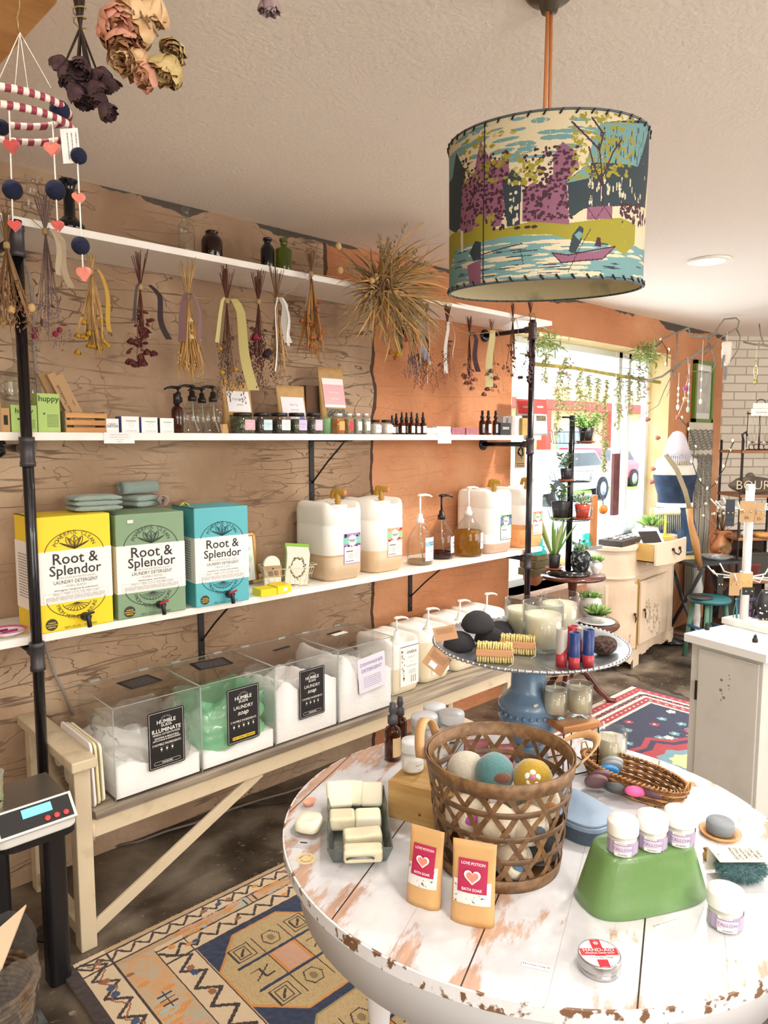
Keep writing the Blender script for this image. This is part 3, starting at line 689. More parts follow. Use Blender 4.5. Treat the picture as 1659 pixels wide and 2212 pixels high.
for k in range(9): b.tube([(.024*math.cos(i*PI/8),.0+.003*k,.024+.024*math.sin(i*PI/8)*(.9+.03*(k % 3))) for i in range(16)],.0016,M('cotton_cord','#ddd3bd',.9),5,closed=True)
p = at(553,1258,z=SZ3);tag(b.build('cord_coil',loc=(p.x,p.y+.09,SZ3)),'coil of cream cotton cord beside the brushes','cord')
wire = M('cream_wire','#e3d9c4',.4,.3)
p0 = at(640,1272,z=SZ3)
wbk = thing('wire_basket','cream wire basket holding cards and a bath brush','basket',(p0.x+.01,p0.y+.085,SZ3),-.35)
b = MB();X,Y_,Z_ = .10,.075,.085
def rect_wire(z,s,r=.0016): b.tube([(-X*s,-Y_*s,z),(X*s,-Y_*s,z),(X*s,Y_*s,z),(-X*s,Y_*s,z)],r,wire,5,closed=True)
for z,s in ((.003,.78),(.03,.85),(.058,.92)): rect_wire(z,s,.001)
rect_wire(Z_,1.0,.002)
for i in range(9):
 f = -1+2*i/8
 for s in (-1,1): b.tube([(f*X*.78,s*Y_*.78,.003),(f*X,s*Y_,Z_)],.001,wire,5)
for i in range(7):
 f = -1+2*i/6
 for s in (-1,1): b.tube([(s*X*.78,f*Y_*.78,.003),(s*X,f*Y_,Z_)],.001,wire,5)
for i in range(5): f = -1+2*i/4;b.tube([(-X*.78,f*Y_*.78,.003),(X*.78,f*Y_*.78,.003)],.001,wire,5)
b.build('wire_body',wbk)
b = MB();b.tube([(X,-.02,Z_),(X+.03,-.02,Z_),(X+.03,.02,Z_),(X,.02,Z_)],.0018,wire,5);b.build('handle',wbk)
def leafy(b,T,R,mat1,mat2,n=26,size=.012,seed=0):
 r = random.Random(seed)
 for i in range(n):
  a = 2*PI*i/n;x,y = R[0]*math.cos(a),R[1]*math.sin(a);d = a+PI/2+r.uniform(-.9,.9);l = size*r.uniform(.7,1.3);w = l*.3
  b.add([(x,y,0),(x+l/2*math.cos(d)-w*math.sin(d),y+l/2*math.sin(d)+w*math.cos(d),0),(x+l*math.cos(d),y+l*math.sin(d),0),(x+l/2*math.cos(d)+w*math.sin(d),y+l/2*math.sin(d)-w*math.cos(d),0)],[(0,1,2,3)],mat1 if r.random() < .6 else mat2,T)
gl1,gl2 = M('grey_leaf_print','#5c5c56',.7),M('olive_leaf_print','#9aa25f',.7)
cw = M('ivory_card','#ece7da',.7);cg = M('lime_card','#8fbf4a',.7)
for k in range(5):
 lab = ['ivory card with leaf wreath print, frontmost in the wire basket','ivory greeting card just behind the front wreath card in the basket','ivory greeting card in the middle of the wire basket','ivory greeting card standing before the lime folder','lime green card folder at the back of the wire basket'][k]
 t_ = thing('greeting_card',lab,'card',(wbk.location.x+.028+.007*k,wbk.location.y-.0+.012*k-.035,SZ3+.006),-.55+.03*k,'cards in the wire basket')
 T = TR(rot=(-.15,.10,0));w_,h_ = (.095,.135+.006*k) if k < 4 else (.105,.165)
 b = MB();b.box((0,0,h_/2),(w_,.0018 if k < 4 else .004,h_),cw if k < 4 else cg,T=T)
 if k == 0: leafy(b,T @ TR((0,-.0012,h_*.52),(PI/2,0,0)),(.030,.042),gl1,gl2,34,.013)
 b.build('card_sheet',t_)
t_ = thing('bath_brush','round white bath brush with kraft sleeve in the wire basket','brush',(wbk.location.x-.055,wbk.location.y+.02,SZ3+.006),-.35);T = TR(rot=(-.12,0,0))
b = MB();prof = [(-.036,0),(.036,0)]+[(.036*math.cos(a),.088+.036*math.sin(a)) for a in [i*PI/14 for i in range(15)]];b.prism(prof,-.009,.009,M('ivory_loofah','#ece6d8',.9,bump=(200,.3)),T @ TR((0,0,0),(PI/2,0,0)));b.build('pad',t_,.004)
b = MB();b.box((0,0,.058),(.077,.022,.048),CARD,T=T);Tl = T @ TR((0,-.0115,.058),(PI/2,0,0));b.ball((0,-.0115,.072),.004,BLACK,8,(1,.1,1));fine_lines(b,Tl,-.022,.022,-.016,.002,3,BLACK,.2);b.build('kraft_sleeve',t_)

# ------------------------------------------------------------------ large jerrycans with taps
def level_plastic(name,col,lv):
 m = M(name,'#f4f1ea',.32,sss=.25);nt = m.node_tree;L = nt.links;b_ = nt.nodes['Principled BSDF']
 tc = nd(nt,'ShaderNodeTexCoord');sp = nd(nt,'ShaderNodeSeparateXYZ');L.new(tc.outputs['Object'],sp.inputs[0])
 mr = nd(nt,'ShaderNodeMapRange');mr.inputs[1].default_value = lv-.001;mr.inputs[2].default_value = lv+.001;L.new(sp.outputs[2],mr.inputs[0])
 mx = nd(nt,'ShaderNodeMixRGB');mx.inputs[1].default_value = (*lin(col),1);mx.inputs[2].default_value = (*lin('#f5f2ec'),1);L.new(mr.outputs[0],mx.inputs[0])
 L.new(mx.outputs[0],b_.inputs['Base Color']);return m
brass = M('mustard_plastic','#a8812a',.35);brass2 = M('orange_nozzle','#c97d45',.4)
def rrect(w,d,r,n=6):
 P = []
 for cx_,cy_,a0 in ((w/2-r,d/2-r,0),(-w/2+r,d/2-r,PI/2),(-w/2+r,-d/2+r,PI),(w/2-r,-d/2+r,1.5*PI)):
  for i in range(n+1): a = a0+PI/2*i/n;P.append((cx_+r*math.cos(a),cy_+r*math.sin(a)))
 return P
def can_shell(w,d,h,notch,mat,ribs=True):
 """moulded body: rounded-rectangle rings; front top pushed down into a cap recess, handle ridges behind"""
 b = MB();rings = []
 prof = [(0,.86,.70),(.008,.93,.8),(.03,.985,.9)]
 if ribs: prof += [(h*.30,1.0,1),(h*.305,.985,.98),(h*.315,1.0,1),(h*.70,1.0,1),(h*.71,.985,.98),(h*.72,1,1)]
 prof += [(h*.86,1,1),(h*.92,.985,.98)]
 R = min(w,d)*.22
 for z,s,_ in prof: rings.append([(x*s,y*s,z) for x,y in rrect(w,d,R)])
 def top(x,y,z,amt):
  # front centre recess and two grooves along the top
  f = max(0,min(1,(-y/(d/2)-.05)/.5));c = max(0,1-(abs(x)/(w*.36))**4)
  dz = -notch*f*c*amt
  g = math.exp(-((abs(x)-w*.20)/(w*.06))**2)*max(0,min(1,(y/(d/2)+.35)*2))
  return z+dz-.018*g*amt
 for z,s,a in ((h*.965,.95,.55),(h*.99,.86,.9),(h,.70,1),(h,.5,1),(h,.3,1),(h,.08,1)):
  rings.append([(x*s,y*s,top(x*s,y*s,z,a)) for x,y in rrect(w,d,R)])
 return b.loft(rings,mat)
def product_label(b,T,w,h,top,mid,dots,seed=0):
 b.panel(T,w,h,top);b.quad(T @ TR((0,h*.26,.0006)),w,h*.2,mid);r = random.Random(seed)
 for i in range(26):
  x,y = r.uniform(-w*.46,w*.46),r.choice([r.uniform(h*.38,h*.47),r.uniform(h*.06,h*.14)]);q = w*r.uniform(.03,.07)
  b.prism([(x+q*math.cos(a),y+q*.7*math.sin(a)) for a in (0,1.1,2.2,3.4,4.5,5.4)],.0007,.0009,dots,T)
 b.prism([(w*.25*(1+.07*math.cos(8*a))*math.cos(a),h*.26+w*.25*(1+.07*math.cos(8*a))*math.sin(a)) for a in [i*PI/24 for i in range(48)]],.0009,.0013,PAPER,T)
 b.text('ONE BODY',w*.10,BLACK,T @ TR((0,h*.275,.0016)),.02);b.text('WASH',w*.10,BLACK,T @ TR((0,h*.235,.0016)),.02)
 b.quad(T @ TR((0,-h*.20,.0006)),w*.92,h*.55,PAPER)
 b.quad(T @ TR((-w*.17,-h*.09,.0010)),w*.40,h*.028,BLACK)
 fine_lines(b,T @ TR((0,0,.001)),-w*.25,w*.05,-h*.32,-h*.14,7,GREYP,.2,seed);fine_lines(b,T @ TR((0,0,.001)),w*.12,w*.40,-h*.35,0,12,GREYP,.15,seed+1)
 for i in range(5): b.prism([(-w*.38+i*w*.10+w*.03*math.cos(a),-h*.41+w*.03*math.sin(a)) for a in [j*PI/5 for j in range(10)]],.0008,.0011,BLACK,T)
def tap_can(px0,px1,y,label,lv,lcol,cols,tapside=0):
 A = at(px0,1250,y=y);B_ = at(px1,1250,y=y);w = .212;x = (A.x+B_.x)/2;d,h = .255,.345
 t_ = thing('jerrycan',label,'jerrycan',(x,y+d/2,SZ3),0,'large jerrycans with taps')
 can_shell(w,d,h,.045,level_plastic('milky_plastic%d' % px0,lcol,lv)).build('can_body',t_)
 zc = h-.047
 b = MB();b.lathe([(.036,-.005),(.036,.012),(.040,.014),(.040,.030),(.037,.033),(0,.033)],M('ivory_plastic','#ece8df',.4),28,TR((.0,-d*.26,zc)));cp = b.build('cap',t_)
 b = MB();q = Vector((0,-d*.26,zc+.033));b.cyl(q,q+Vector((0,0,.052)),.0125,brass);b.lathe([(.016,0),(.016,.006)],brass,8,TR(q+Vector((0,0,.01))))
 b.cyl(q+Vector((-.006,.020,.056)),q+Vector((.012,-.030,.052)),.0145,brass,r1=.0135);b.cyl(q+Vector((.012,-.03,.052)),q+Vector((.014,-.036,.0515)),.012,brass2)
 b.box(q+Vector((-.016,.018,.044)),(.012,.018,.04),brass,rot=(.25,.1,0));b.build('tap',t_,.0015)
 b = MB();product_label(b,TR((w*.14,-d/2-.0012,h*.40),(PI/2,0,0)),.096,.135,*cols,seed=len(label));b.build('label',t_)
 return t_
P_ = lambda n,c: M(n,c,.55)
lav = (P_('lavender_label','#a884b4'),P_('mint_label','#74c9b4'),P_('plum_label','#5c3b6b'))
gra = (P_('peach_label','#f0a487'),P_('green_band_label','#8fd09a'),P_('coral_label','#e4604f'))
peri = (P_('leafgreen_label','#2f6b45'),P_('periwinkle_label','#7478bd'),P_('pale_leaf_label','#a7d4a3'))
tap_can(700,797,2.385,'large milky jerrycan with purple label and mustard tap behind the wire basket',.115,'#cbb293',lav)
tap_can(800,884,2.395,'large milky jerrycan with peach and green label and mustard tap left of the glass jugs',.105,'#d0b593',gra)
tap_can(1050,1116,2.385,'large milky jerrycan with dark green label beside the yellow jug',.055,'#c9ab97',peri)
tap_can(1122,1181,2.385,'large jerrycan holding orange liquid at the right end of the lower shelf',.135,'#f0ac72',gra)

# ------------------------------------------------------------------ glass gallon jugs with pumps
def pump(b,z,m,s=1.,turn=0.,stem=.06):
 T = TR((0,0,z),(0,0,turn))
 b.lathe([(.020*s,0),(.020*s,.022*s),(.014*s,.024*s),(.012*s,.045*s),(.010*s,.047*s),(0,.047*s)],m,20,T)
 b.cyl(T @ Vector((0,0,.045*s)),T @ Vector((0,0,.047*s+stem)),.0055*s,m)
 z2 = .047*s+stem
 b.lathe([(.0,0),(.014*s,.001),(.016*s,.008*s),(.006*s,.013*s),(0,.013*s)],m,18,T @ TR((0,0,z2)))
 b.tube([T @ Vector(v) for v in ((0,0,z2+.006*s),(.03*s,0,z2+.008*s),(.052*s,0,z2+.004*s),(.064*s,0,z2-.004*s))],[.008*s,.0065*s,.005*s,.004*s],m,10)
def jug(px,y,R,h,label,lv,lcol,pm,lab,stem=.075,turn=-.4):
 p = at(px,1200,y=y);t_ = thing('glass_jug',label,'jug',(p.x,y,SZ3),0,'glass pump jugs')
 prof = [(R*.85,0),(R*.97,.006),(R,.02),(R,h*.50),(R*.96,h*.58),(R*.72,h*.74),(R*.42,h*.86),(R*.27,h*.93),(R*.26,h)]
 b = MB();b.lathe(prof,GLASS,40,close=True);b.lathe([(0,.002),(R*.9,.002)],GLASS,40)
 b.build('glass_body',t_)
 if lv:
  def rad(z):
   for (r0,z0),(r1,z1) in zip(prof[:-1],prof[1:]):
    if z0 <= z <= z1: return (r0+(r1-r0)*(z-z0)/max(1e-6,z1-z0))-.003
   return R*.9
  zs = [.004,.02]+[lv*f for f in (.4,.7,.9,1.) if lv*f > .025];b = MB();b.lathe([(rad(z),z) for z in zs],glass('syrup'+lcol,lcol,alpha=.45,body=lcol,gloss=.2),36);b.build('liquid',t_)
 b = MB();b.tube([(R*.27,0,h*.95),(R*.50,0,h*.96),(R*.58,0,h*.89),(R*.50,0,h*.82),(R*.45,0,h*.845)],.005,GLASS,8);b.build('ring_handle',t_)
 b = MB();pump(b,h-.012,pm,1.0,turn,stem);b.tube([(0,0,h),(.004,0,h*.5),(.015,-.01,.01)],.003,glass('pump_tube','#e8e4da',alpha=.5),6);b.build('pump_head',t_)
 # curved label on the glass
 b = MB();lw,lh,z0,a0,band,txt,top = lab;n = 12
 fn = lambda x,y_: ((R+.0012)*math.sin(x/R+a0),-(R+.0012)*math.cos(x/R+a0),z0+y_)
 for k in range(n):
  x0,x1 = -lw/2+lw*k/n,-lw/2+lw*(k+1)/n
  b.add([fn(x0,-lh/2),fn(x1,-lh/2),fn(x1,lh/2),fn(x0,lh/2)],[(0,1,2,3)],top)
  if band:
   f2 = lambda x,y_: tuple(Vector(fn(x,y_))*1.0+Vector((0,0,0))+Vector((math.sin(x/R+a0),-math.cos(x/R+a0),0))*.0004);b.add([f2(x0,lh*.12),f2(x1,lh*.12),f2(x1,lh*.30),f2(x0,lh*.30)],[(0,1,2,3)],band)
 for s,sz,yy_,mm in txt:
  b.text(s,sz,mm,None,.01,lambda x,y_,q=yy_: tuple(Vector(fn(x,y_+q))+Vector((math.sin(x/R+a0),-math.cos(x/R+a0),0))*.0008))
 b.build('label',t_);return t_
ink = M('charcoal_ink');
jug(907,2.455,.066,.215,'clear glass jug with pale blue label and white pump, first of the jugs',.012,'#d8c4a8',WPLAS,
 (.085,.115,.080,.25,P_('sky_band','#8fc3e6'),[('ONE BODY',.010,.034,ink),('WASH',.010,.022,ink),('UNSCENTED',.006,-.01,ink),('___________',.009,-.018,ink),('o o o o o',.011,-.048,ink)],P_('pale_blue_label','#dbe9f5')),.085)
jug(953,2.50,.066,.215,'clear glass jug with hand soap label and black pump holding dark red soap',.035,'#5c1418',BPLAS,
 (.075,.085,.075,.55,None,[('HAND',.016,.008,ink),('SOAP',.016,-.012,ink),('castile',.007,.024,ink)],P_('marble_label','#dfe7ee')),.07)
jug(1011,2.46,.078,.225,'glass jug three quarters full of amber yellow body wash with white pump',.135,'#c99410',WPLAS,
 (.075,.085,.085,.55,None,[('Body Wash',.013,-.008,M('mauve_ink','#6d6683',.6)),('Be Gentle',.009,.02,GREYP)],P_('blush_label','#f0e6ea')),.095)

# ------------------------------------------------------------------ bins of washing powder on the bench
acry = glass('clear_acrylic','#fefefe',gloss=.5,rough=.03);edge = glass('acrylic_edge','#eef3f2',alpha=.35,body='#e8eeec',gloss=.8)
powder = M('white_powder','#f3f2f1',.95,bump=(120,.35));bagm = glass('clear_liner_bag','#ffffff',alpha=.22,body='#f6f8f8',gloss=.9,rough=.12);gbag = glass('green_liner_bag','#e2faec',alpha=.55,body='#9df2c0',gloss=.9,rough=.1)
BW,BD,BH = .306,.306,.308
def bin_(k,label,lvl,seed,green=False):
 x = .883+.3085*k;t_ = thing('acrylic_bin',label,'bin',(x+BW/2,2.192+BD/2,BZ),0,'clear bins of washing powder')
 b = MB();th = .004
 for c,s in (((0,-BD/2+th/2,BH/2),(BW,th,BH)),((0,BD/2-th/2,BH/2),(BW,th,BH)),((-BW/2+th/2,0,BH/2),(th,BD-2*th,BH)),((BW/2-th/2,0,BH/2),(th,BD-2*th,BH)),((0,0,th/2),(BW-2*th,BD-2*th,th))): b.box(c,s,acry)
 b.build('acrylic_walls',t_)
 b = MB();b.box((0,0,BH+.0025),(BW,BD,.004),acry)
 ed = b.build('lid',t_);b = MB()
 for sx in (-1,1):
  b.cyl((sx*BW/2,-BD/2,BH+.003),(sx*BW/2,BD/2,BH+.003),.0019,edge,n=6);b.cyl((sx*BW/2,-BD/2,.002),(sx*BW/2,-BD/2,BH),.0019,edge,n=6)
 for sy in (-1,1): b.cyl((-BW/2,sy*BD/2,BH+.003),(BW/2,sy*BD/2,BH+.003),.0019,edge,n=6)
 for hx in (-.09,.09): b.box((hx,BD/2,BH+.006),(.035,.012,.006),edge)
 b.build('hinges_and_seams',ed)
 N = 22;vs = [];ww,dd = BW-.012,BD-.012
 def hgt(u,v): return lvl(u,v)+.012*noise.noise(Vector((u*5+seed,v*5,seed)))+.004*noise.noise(Vector((u*17,v*17,seed)))
 b = MB()
 for j in range(N+1):
  for i in range(N+1): vs.append((-ww/2+ww*i/N,-dd/2+dd*j/N,max(.02,hgt(i/N,j/N))))
 fs = [(j*(N+1)+i,j*(N+1)+i+1,(j+1)*(N+1)+i+1,(j+1)*(N+1)+i) for j in range(N) for i in range(N)]
 ring = [i for i in range(N+1)]+[(j+1)*(N+1)-1 for j in range(1,N+1)]+[N*(N+1)+i for i in range(N-1,-1,-1)]+[j*(N+1) for j in range(N-1,0,-1)]
 base = len(vs);vs += [(vs[q][0],vs[q][1],.006) for q in ring];n = len(ring)
 fs += [(ring[q],base+q,base+(q+1) % n,ring[(q+1) % n]) for q in range(n)]
 b.add(vs,fs,powder,None,True);b.build('powder',t_,kind='stuff',label='white washing powder')
 # crumpled liner
 b = MB();vs = [];fs = [];Nu,Nv = 44,16;m_ = gbag if green else bagm
 for j in range(Nv+1):
  v = j/Nv
  for i in range(Nu+1):
   a = 2*PI*i/Nu;e = 1/((abs(math.cos(a))**5+abs(math.sin(a))**5)**.2);cr = .035*noise.noise(Vector((math.cos(a)*3+seed,math.sin(a)*3,v*4)))+.02*noise.noise(Vector((math.cos(a)*9,math.sin(a)*9+seed,v*7)))
   r = (.146-.035*max(0,v-.35)**1.0*2*abs(noise.noise(Vector((a*1.3,seed,0))))-abs(cr)*1.2*(.3+v))*e
   zz = .055+v*(.17+.05*noise.noise(Vector((math.cos(a)*1.5+seed*2,math.sin(a)*1.5,3))))
   vs.append((max(-.146,min(.146,r*math.cos(a))),max(-.146,min(.146,r*math.sin(a))),min(.300,zz)))
 for j in range(Nv):
  for i in range(Nu): fs.append((j*(Nu+1)+i,j*(Nu+1)+i+1,(j+1)*(Nu+1)+i+1,(j+1)*(Nu+1)+i))
 b.add(vs,fs,m_,None,True);b.build('liner_bag',t_)
 return t_
blab = M('matt_black_label','#161517',.5)
def suds_label(t_,x0,w,h,zc,kind):
 T = TR((x0,-BD/2-.0012,zc),(PI/2,0,0));b = MB();b.prism(rrect(w,h,.006),-.0004,.0,blab,T)
 F = T @ TR((0,0,.0006));e = w/2-.005;g = h/2-.005;stroke(b,F,[(-e,-g),(e,-g),(e,g),(-e,g),(-e,-g)],.0009,WHITE)
 for i in range(9): a = PI*.12+PI*.76*i/8;stroke(b,F,[(w*.13*math.cos(a),h*.315+w*.10*math.sin(a)),(w*.17*math.cos(a),h*.315+w*.15*math.sin(a))],.0008,WHITE)
 b.text('HUMBLE',w*.14,WHITE,F @ TR((0,h*.305,0)),.008);b.text('SUDS',w*.095,WHITE,F @ TR((0,h*.24,0)),.008,None,1.3)
 if kind == 'ILL':
  b.text('ILLUMINATE',w*.145,WHITE,F @ TR((0,h*.155,0)),.012);b.text('MINERAL OXYGEN POWDER',w*.072,WHITE,F @ TR((0,h*.09,0)),0,None,.8)
  b.text('WHITENS & BRIGHTENS',w*.062,WHITE,F @ TR((0,h*.03,0)),.01);b.text('LIFTS STAINS & DEODORIZES',w*.058,WHITE,F @ TR((0,-.01*h,0)),.01);ing = '3 HUMBLE INGREDIENTS';yi = -h*.085;ni = 3
 else:
  b.text('LAUNDRY',w*.14,WHITE,F @ TR((0,h*.135,0)),0,None,.95);b.text('soap',w*.18,WHITE,F @ TR((0,h*.035,0)) @ Matrix.Shear('XZ',4,(.3,0)),.004);ing = ('5' if kind == 'MINT' else '4')+' HUMBLE INGREDIENTS';yi = -h*.11;ni = 5 if kind == 'MINT' else 4
 b.text(ing,w*.085,WHITE,F @ TR((0,yi,0)),0,None,.85)
 for i in range(ni):
  x = (i-(ni-1)/2)*w*.15;b.prism([(x+w*.028*math.cos(a),yi-h*.09+w*.028*math.sin(a)) for a in [j*PI/3 for j in range(6)]],0,.0003,WHITE,F);stroke(b,F,[(x-w*.04,yi-h*.055),(x+w*.04,yi-h*.055)],.0006,WHITE);stroke(b,F,[(x-w*.02,yi-h*.125),(x+w*.02,yi-h*.125)],.0006,WHITE)
 pm_ = M('yellow_pill_label','#e8c52a',.5) if kind == 'MINT' else blab;pill = rrect(w*.72,h*.055,h*.027,5)
 b.prism([(x,y-h*.405) for x,y in pill],0,.0004,pm_,F);
 if kind != 'MINT': stroke(b,F @ TR((0,0,.0006)),[(x,y-h*.405) for x,y in pill+pill[:1]],.0007,WHITE)
 b.text('SWEET ORANGE - LEMONGRASS' if kind == 'MINT' else 'UNSCENTED',w*.05,BLACK if kind == 'MINT' else WHITE,F @ TR((0,-h*.405,.001)),.02)
 b.build('front_label',t_)
def lid_label(t_,x,y,w,d,rz,extra=True):
 b = MB();T = TR((x,y,BH+.0055),(0,0,rz));b.prism(rrect(w,d,.004),0,.0004,blab,T)
 F = T @ TR((0,0,.0008));fine_lines(b,F,-w*.40,w*.40,-d*.40,d*.40,9,GREYP,.12,5);b.build('lid_label',t_)
bn = bin_(0,'clear acrylic bin with black ILLUMINATE label next to the armrest',lambda u,v: .085+.03*math.sin(u*5+1)+.04*v,1)
suds_label(bn,.025,.130,.196,.165,'ILL');lid_label(bn,.02,.03,.125,.10,.12)
bn = bin_(1,'clear acrylic bin with bright green liner bag and laundry soap label',lambda u,v: .05+.02*v+.03*abs(u-.3),4,True)
suds_label(bn,.015,.135,.205,.168,'MINT');lid_label(bn,.0,.04,.14,.10,-.1)
bn = bin_(2,'clear acrylic bin of white powder with laundry soap label, third from left',lambda u,v: .19+.05*math.exp(-((u-.15)/.15)**2)+.04*math.exp(-((u-.75)/.2)**2)-.03*v,7)
suds_label(bn,.02,.125,.195,.172,'LAU')
b = MB();b.prism(rrect(.085,.018,.003),0,.0012,BLACK,TR((0,.02,BH+.0055),(0,0,.1)));b.build('lid_strip',bn)
bn = bin_(3,'clear acrylic bin with white DISHWASHER DETERGENT card inside, at the right',lambda u,v: .17+.10*math.exp(-((u-.12)/.18)**2)-.07*math.exp(-((u-.55)/.2)**2)*(1-v),9)
b = MB();b.prism(rrect(.085,.018,.003),0,.0012,BLACK,TR((0,.06,BH+.0055),(0,0,.1)));b.panel(TR((.01,.035,BH+.0058),(0,0,.1)),.08,.03,M('sticker_paper'));b.build('lid_strip',bn)
b = MB();T = TR((.03,-BD/2-.001,.18),(PI/2,0,0)) @ TR(rot=(0,0,.08));b.prism(rrect(.155,.15,.008),-.0008,0,M('lilac_card','#e4e1f0',.6),T);F = T @ TR((0,0,.0006));vi = M('violet_ink','#8a85b5',.6)
b.text('DISHWASHER',.021,vi,F @ TR((0,.045,0)),.012);b.text('DETERGENT',.021,vi,F @ TR((0,.018,0)),.012);fine_lines(b,F,-.05,.05,-.055,-.005,6,vi,.12,3);b.build('front_card',bn)

# boards leaning between armrest and first bin
for k,(dx,c,lab) in enumerate(((.0,'#e9e4e6','clear acrylic sheet leaning on the armrest end of the bench'),(.018,'#e6dcae','pale yellow plastic cutting board leaning beside the first bin'),(.038,'#ece6d3','ivory plastic cutting board leaning against the first bin'))):
 t_ = thing('cutting_board',lab,'cutting board',(.822+dx*.75,2.33,BZ),PI/2,'boards leaning on the bench');b = MB()
 b.prism(rrect(.26,.215-.01*k,.02),-.004,.004,M('board_plastic%d' % k,c,.45),TR((0,0,.108),(PI/2,0,0)) );o = b.build('board',t_,.002);t_.rotation_euler = (-.035,0,PI/2)
# ------------------------------------------------------------------ shampoo jerrycans on the bench
def shampoo_can(x,y,label,top_txt,lv,rz=0.,cap=True):
 w,d,h = .205,.26,.262
 t_ = thing('pump_jerrycan',label,'jerrycan',(x,y+d/2,BZ),rz,'white pump jerrycans on the bench')
 can_shell(w,d,h,.060,level_plastic('milky_white_plastic%d' % int(x*1000),'#e6dcc2',lv),False).build('can_body',t_)
 b = MB();b.lathe([(.030,-.02),(.030,.012),(.034,.012),(.034,.030),(.026,.034),(.026,.040),(0,.040)],M('ivory_plastic'),28,TR((0,-d*.25,h-.055)));b.build('neck_cap',t_)
 b = MB();q = MB();pump(b,0,WPLAS,.9,-.5,.055);o = b.build('pump_head',t_);o.location = (0,-d*.25,h-.022)
 b = MB();T = TR((w*.10,-d/2-.0012,h*.50),(PI/2,0,0));lw,lh = .118,.185;b.panel(T,lw,lh,PAPER);F = T @ TR((0,0,.0006));b.quad(F @ TR((0,lh*.49,0)),lw,.003,BLACK)
 if top_txt:
  b.text('ONEKA',.019,BLACK,F @ TR((.012,lh*.33,0)),.004);b.text('SHAMPOO',.009,GREYP,F @ TR((.012,lh*.20,0)));b.text('SHAMPOOING',.010,GREYP,F @ TR((.012,-lh*.02,0)));b.quad(F @ TR((.012,lh*.09,0)),.006,.0015,BLACK)
 leafy(b,F @ TR((-lw*.36,0,0)),(.006,lh*.36),GREYP,M('pale_leaf_print','#b9b7b2',.7),14,.017,4);fine_lines(b,F,-.005,.04,-lh*.22,-lh*.10,4,GREYP,.15)
 for i in range(3): fine_lines(b,F @ TR(rot=(0,0,PI/2)),-lh*.44,-lh*.26,-.035-.0+.013*i-.005,-.03+.013*i-.003,1,GREYP,.4)
 b.build('label',t_);return t_
for k,(x,y,lab) in enumerate(((2.265,2.26,'white pump jerrycan with shampoo label right beside the last bin'),(2.50,2.28,'white pump jerrycan second from the bins, behind the kraft tags'),
        (2.745,2.29,'white pump jerrycan behind the black sponges, third from the bins'),(2.975,2.30,'white pump jerrycan at the far right end of the bench'))):
 shampoo_can(x,y,lab,k in (0,2),(.125,.20,.16,.17)[k])
# ------------------------------------------------------------------ small goods on the middle shelf
YS = 2.425
def px2m(px,y,w): q = at(px,900,y=y);return w*depth(q)/FPX
def shelf_x(px,y=YS): return at(px,900,y=y).x
def cbox(name,px0,px1,ytop,dep,mat,label,cat='box',group=None,y=YS-.02,z=SZ2,side=None,texts=(),rz=0.,sidemat=None,extra=None):
 x0,x1 = shelf_x(px0,y),shelf_x(px1,y);w = x1-x0;h = zat((x0,y,0),ytop)-z
 t_ = thing(name,label,cat,((x0+x1)/2,y+dep/2,z),rz,group)
 b = MB();b.box((0,0,h/2),(w,dep,h),mat);b.build('carton',t_,.0008)
 b = MB();F = TR((0,-dep/2-.0006,h/2),(PI/2,0,0));n = 0
 for s,sz,dx,dy,m_ in texts: b.text(s,sz*h,m_,F @ TR((dx*w,dy*h,.0002)),.012);n += 1
 if sidemat: b.panel(TR((-w/2-.0004,0,h/2),(PI/2,0,-PI/2)),dep*.99,h*.99,sidemat);n += 1
 if extra: extra(b,F,w,h);n += 1
 if n: b.build('print',t_)
 return t_
hup = M('huppy_green_carton','#a9c76f',.55);hink = M('deep_green_ink','#28391f',.6)
def hup_print(b,F,w,h): fine_lines(b,F,-w*.1,w*.42,-h*.36,-h*.02,9,hink,.15,3);b.prism([(-w*.22+.045*w*math.cos(a),-h*.02+.045*w*math.sin(a)) for a in [i*PI/6 for i in range(12)]],0,.0003,hink,F)
cbox('kraft_carton',-14,4,868,.04,CARD,'tall kraft carton cut by the left edge of the photo on the middle shelf','box','kraft hang-tab cartons')
cbox('kraft_carton',3,21,881,.03,M('kraft_box_light','#c9a06c',.8),'small kraft hang-tab carton with dark window at the left end of the middle shelf','box','kraft hang-tab cartons',extra=lambda b,F,w,h: b.quad(F @ TR((0,.0,.0003)),w*.5,h*.4,BLACK))
cbox('toothpaste_tablet_carton',24,80,874,.05,hup,'smaller light green tablet carton behind the left pipe','box','light green tablet cartons',texts=(('huppy',.26,0,.28,hink),),extra=hup_print)
cbox('toothpaste_tablet_carton',82,130,849,.05,hup,'taller light green tablet carton next to the slatted crate','box','light green tablet cartons',texts=(('huppy',.21,0,.36,hink),),extra=hup_print)
def bottle(name,px,y,z,R,h,mat,label,cat='bottle',group=None,neck=.35,nh=.22,cap=None,shoulder=.12,n=28,inner=None,lip=True):
 p = at(px,900,y=y);t_ = thing(name,label,cat,(p.x,y,z),0,group);zs = h*(1-nh)
 prof = [(0,.001),(R*.9,.001),(R,R*.12),(R,zs-R*shoulder*6),(R*.93,zs-R*shoulder*3),(R*neck*1.25,zs),(R*neck,zs+h*.02),(R*neck,h)]
 if lip: prof += [(R*neck*1.25,h),(R*neck*1.25,h*.985)]
 b = MB();b.lathe(prof,mat,n,close=True);b.build('glass_body',t_)
 return t_
b_ = bottle('carboy_bottle',48,2.60,SZ2,.062,.31,glass('pale_bottle_glass','#f4f6f4',gloss=.9),'large clear glass bottle behind the light green cartons',nh=.3,neck=.3)
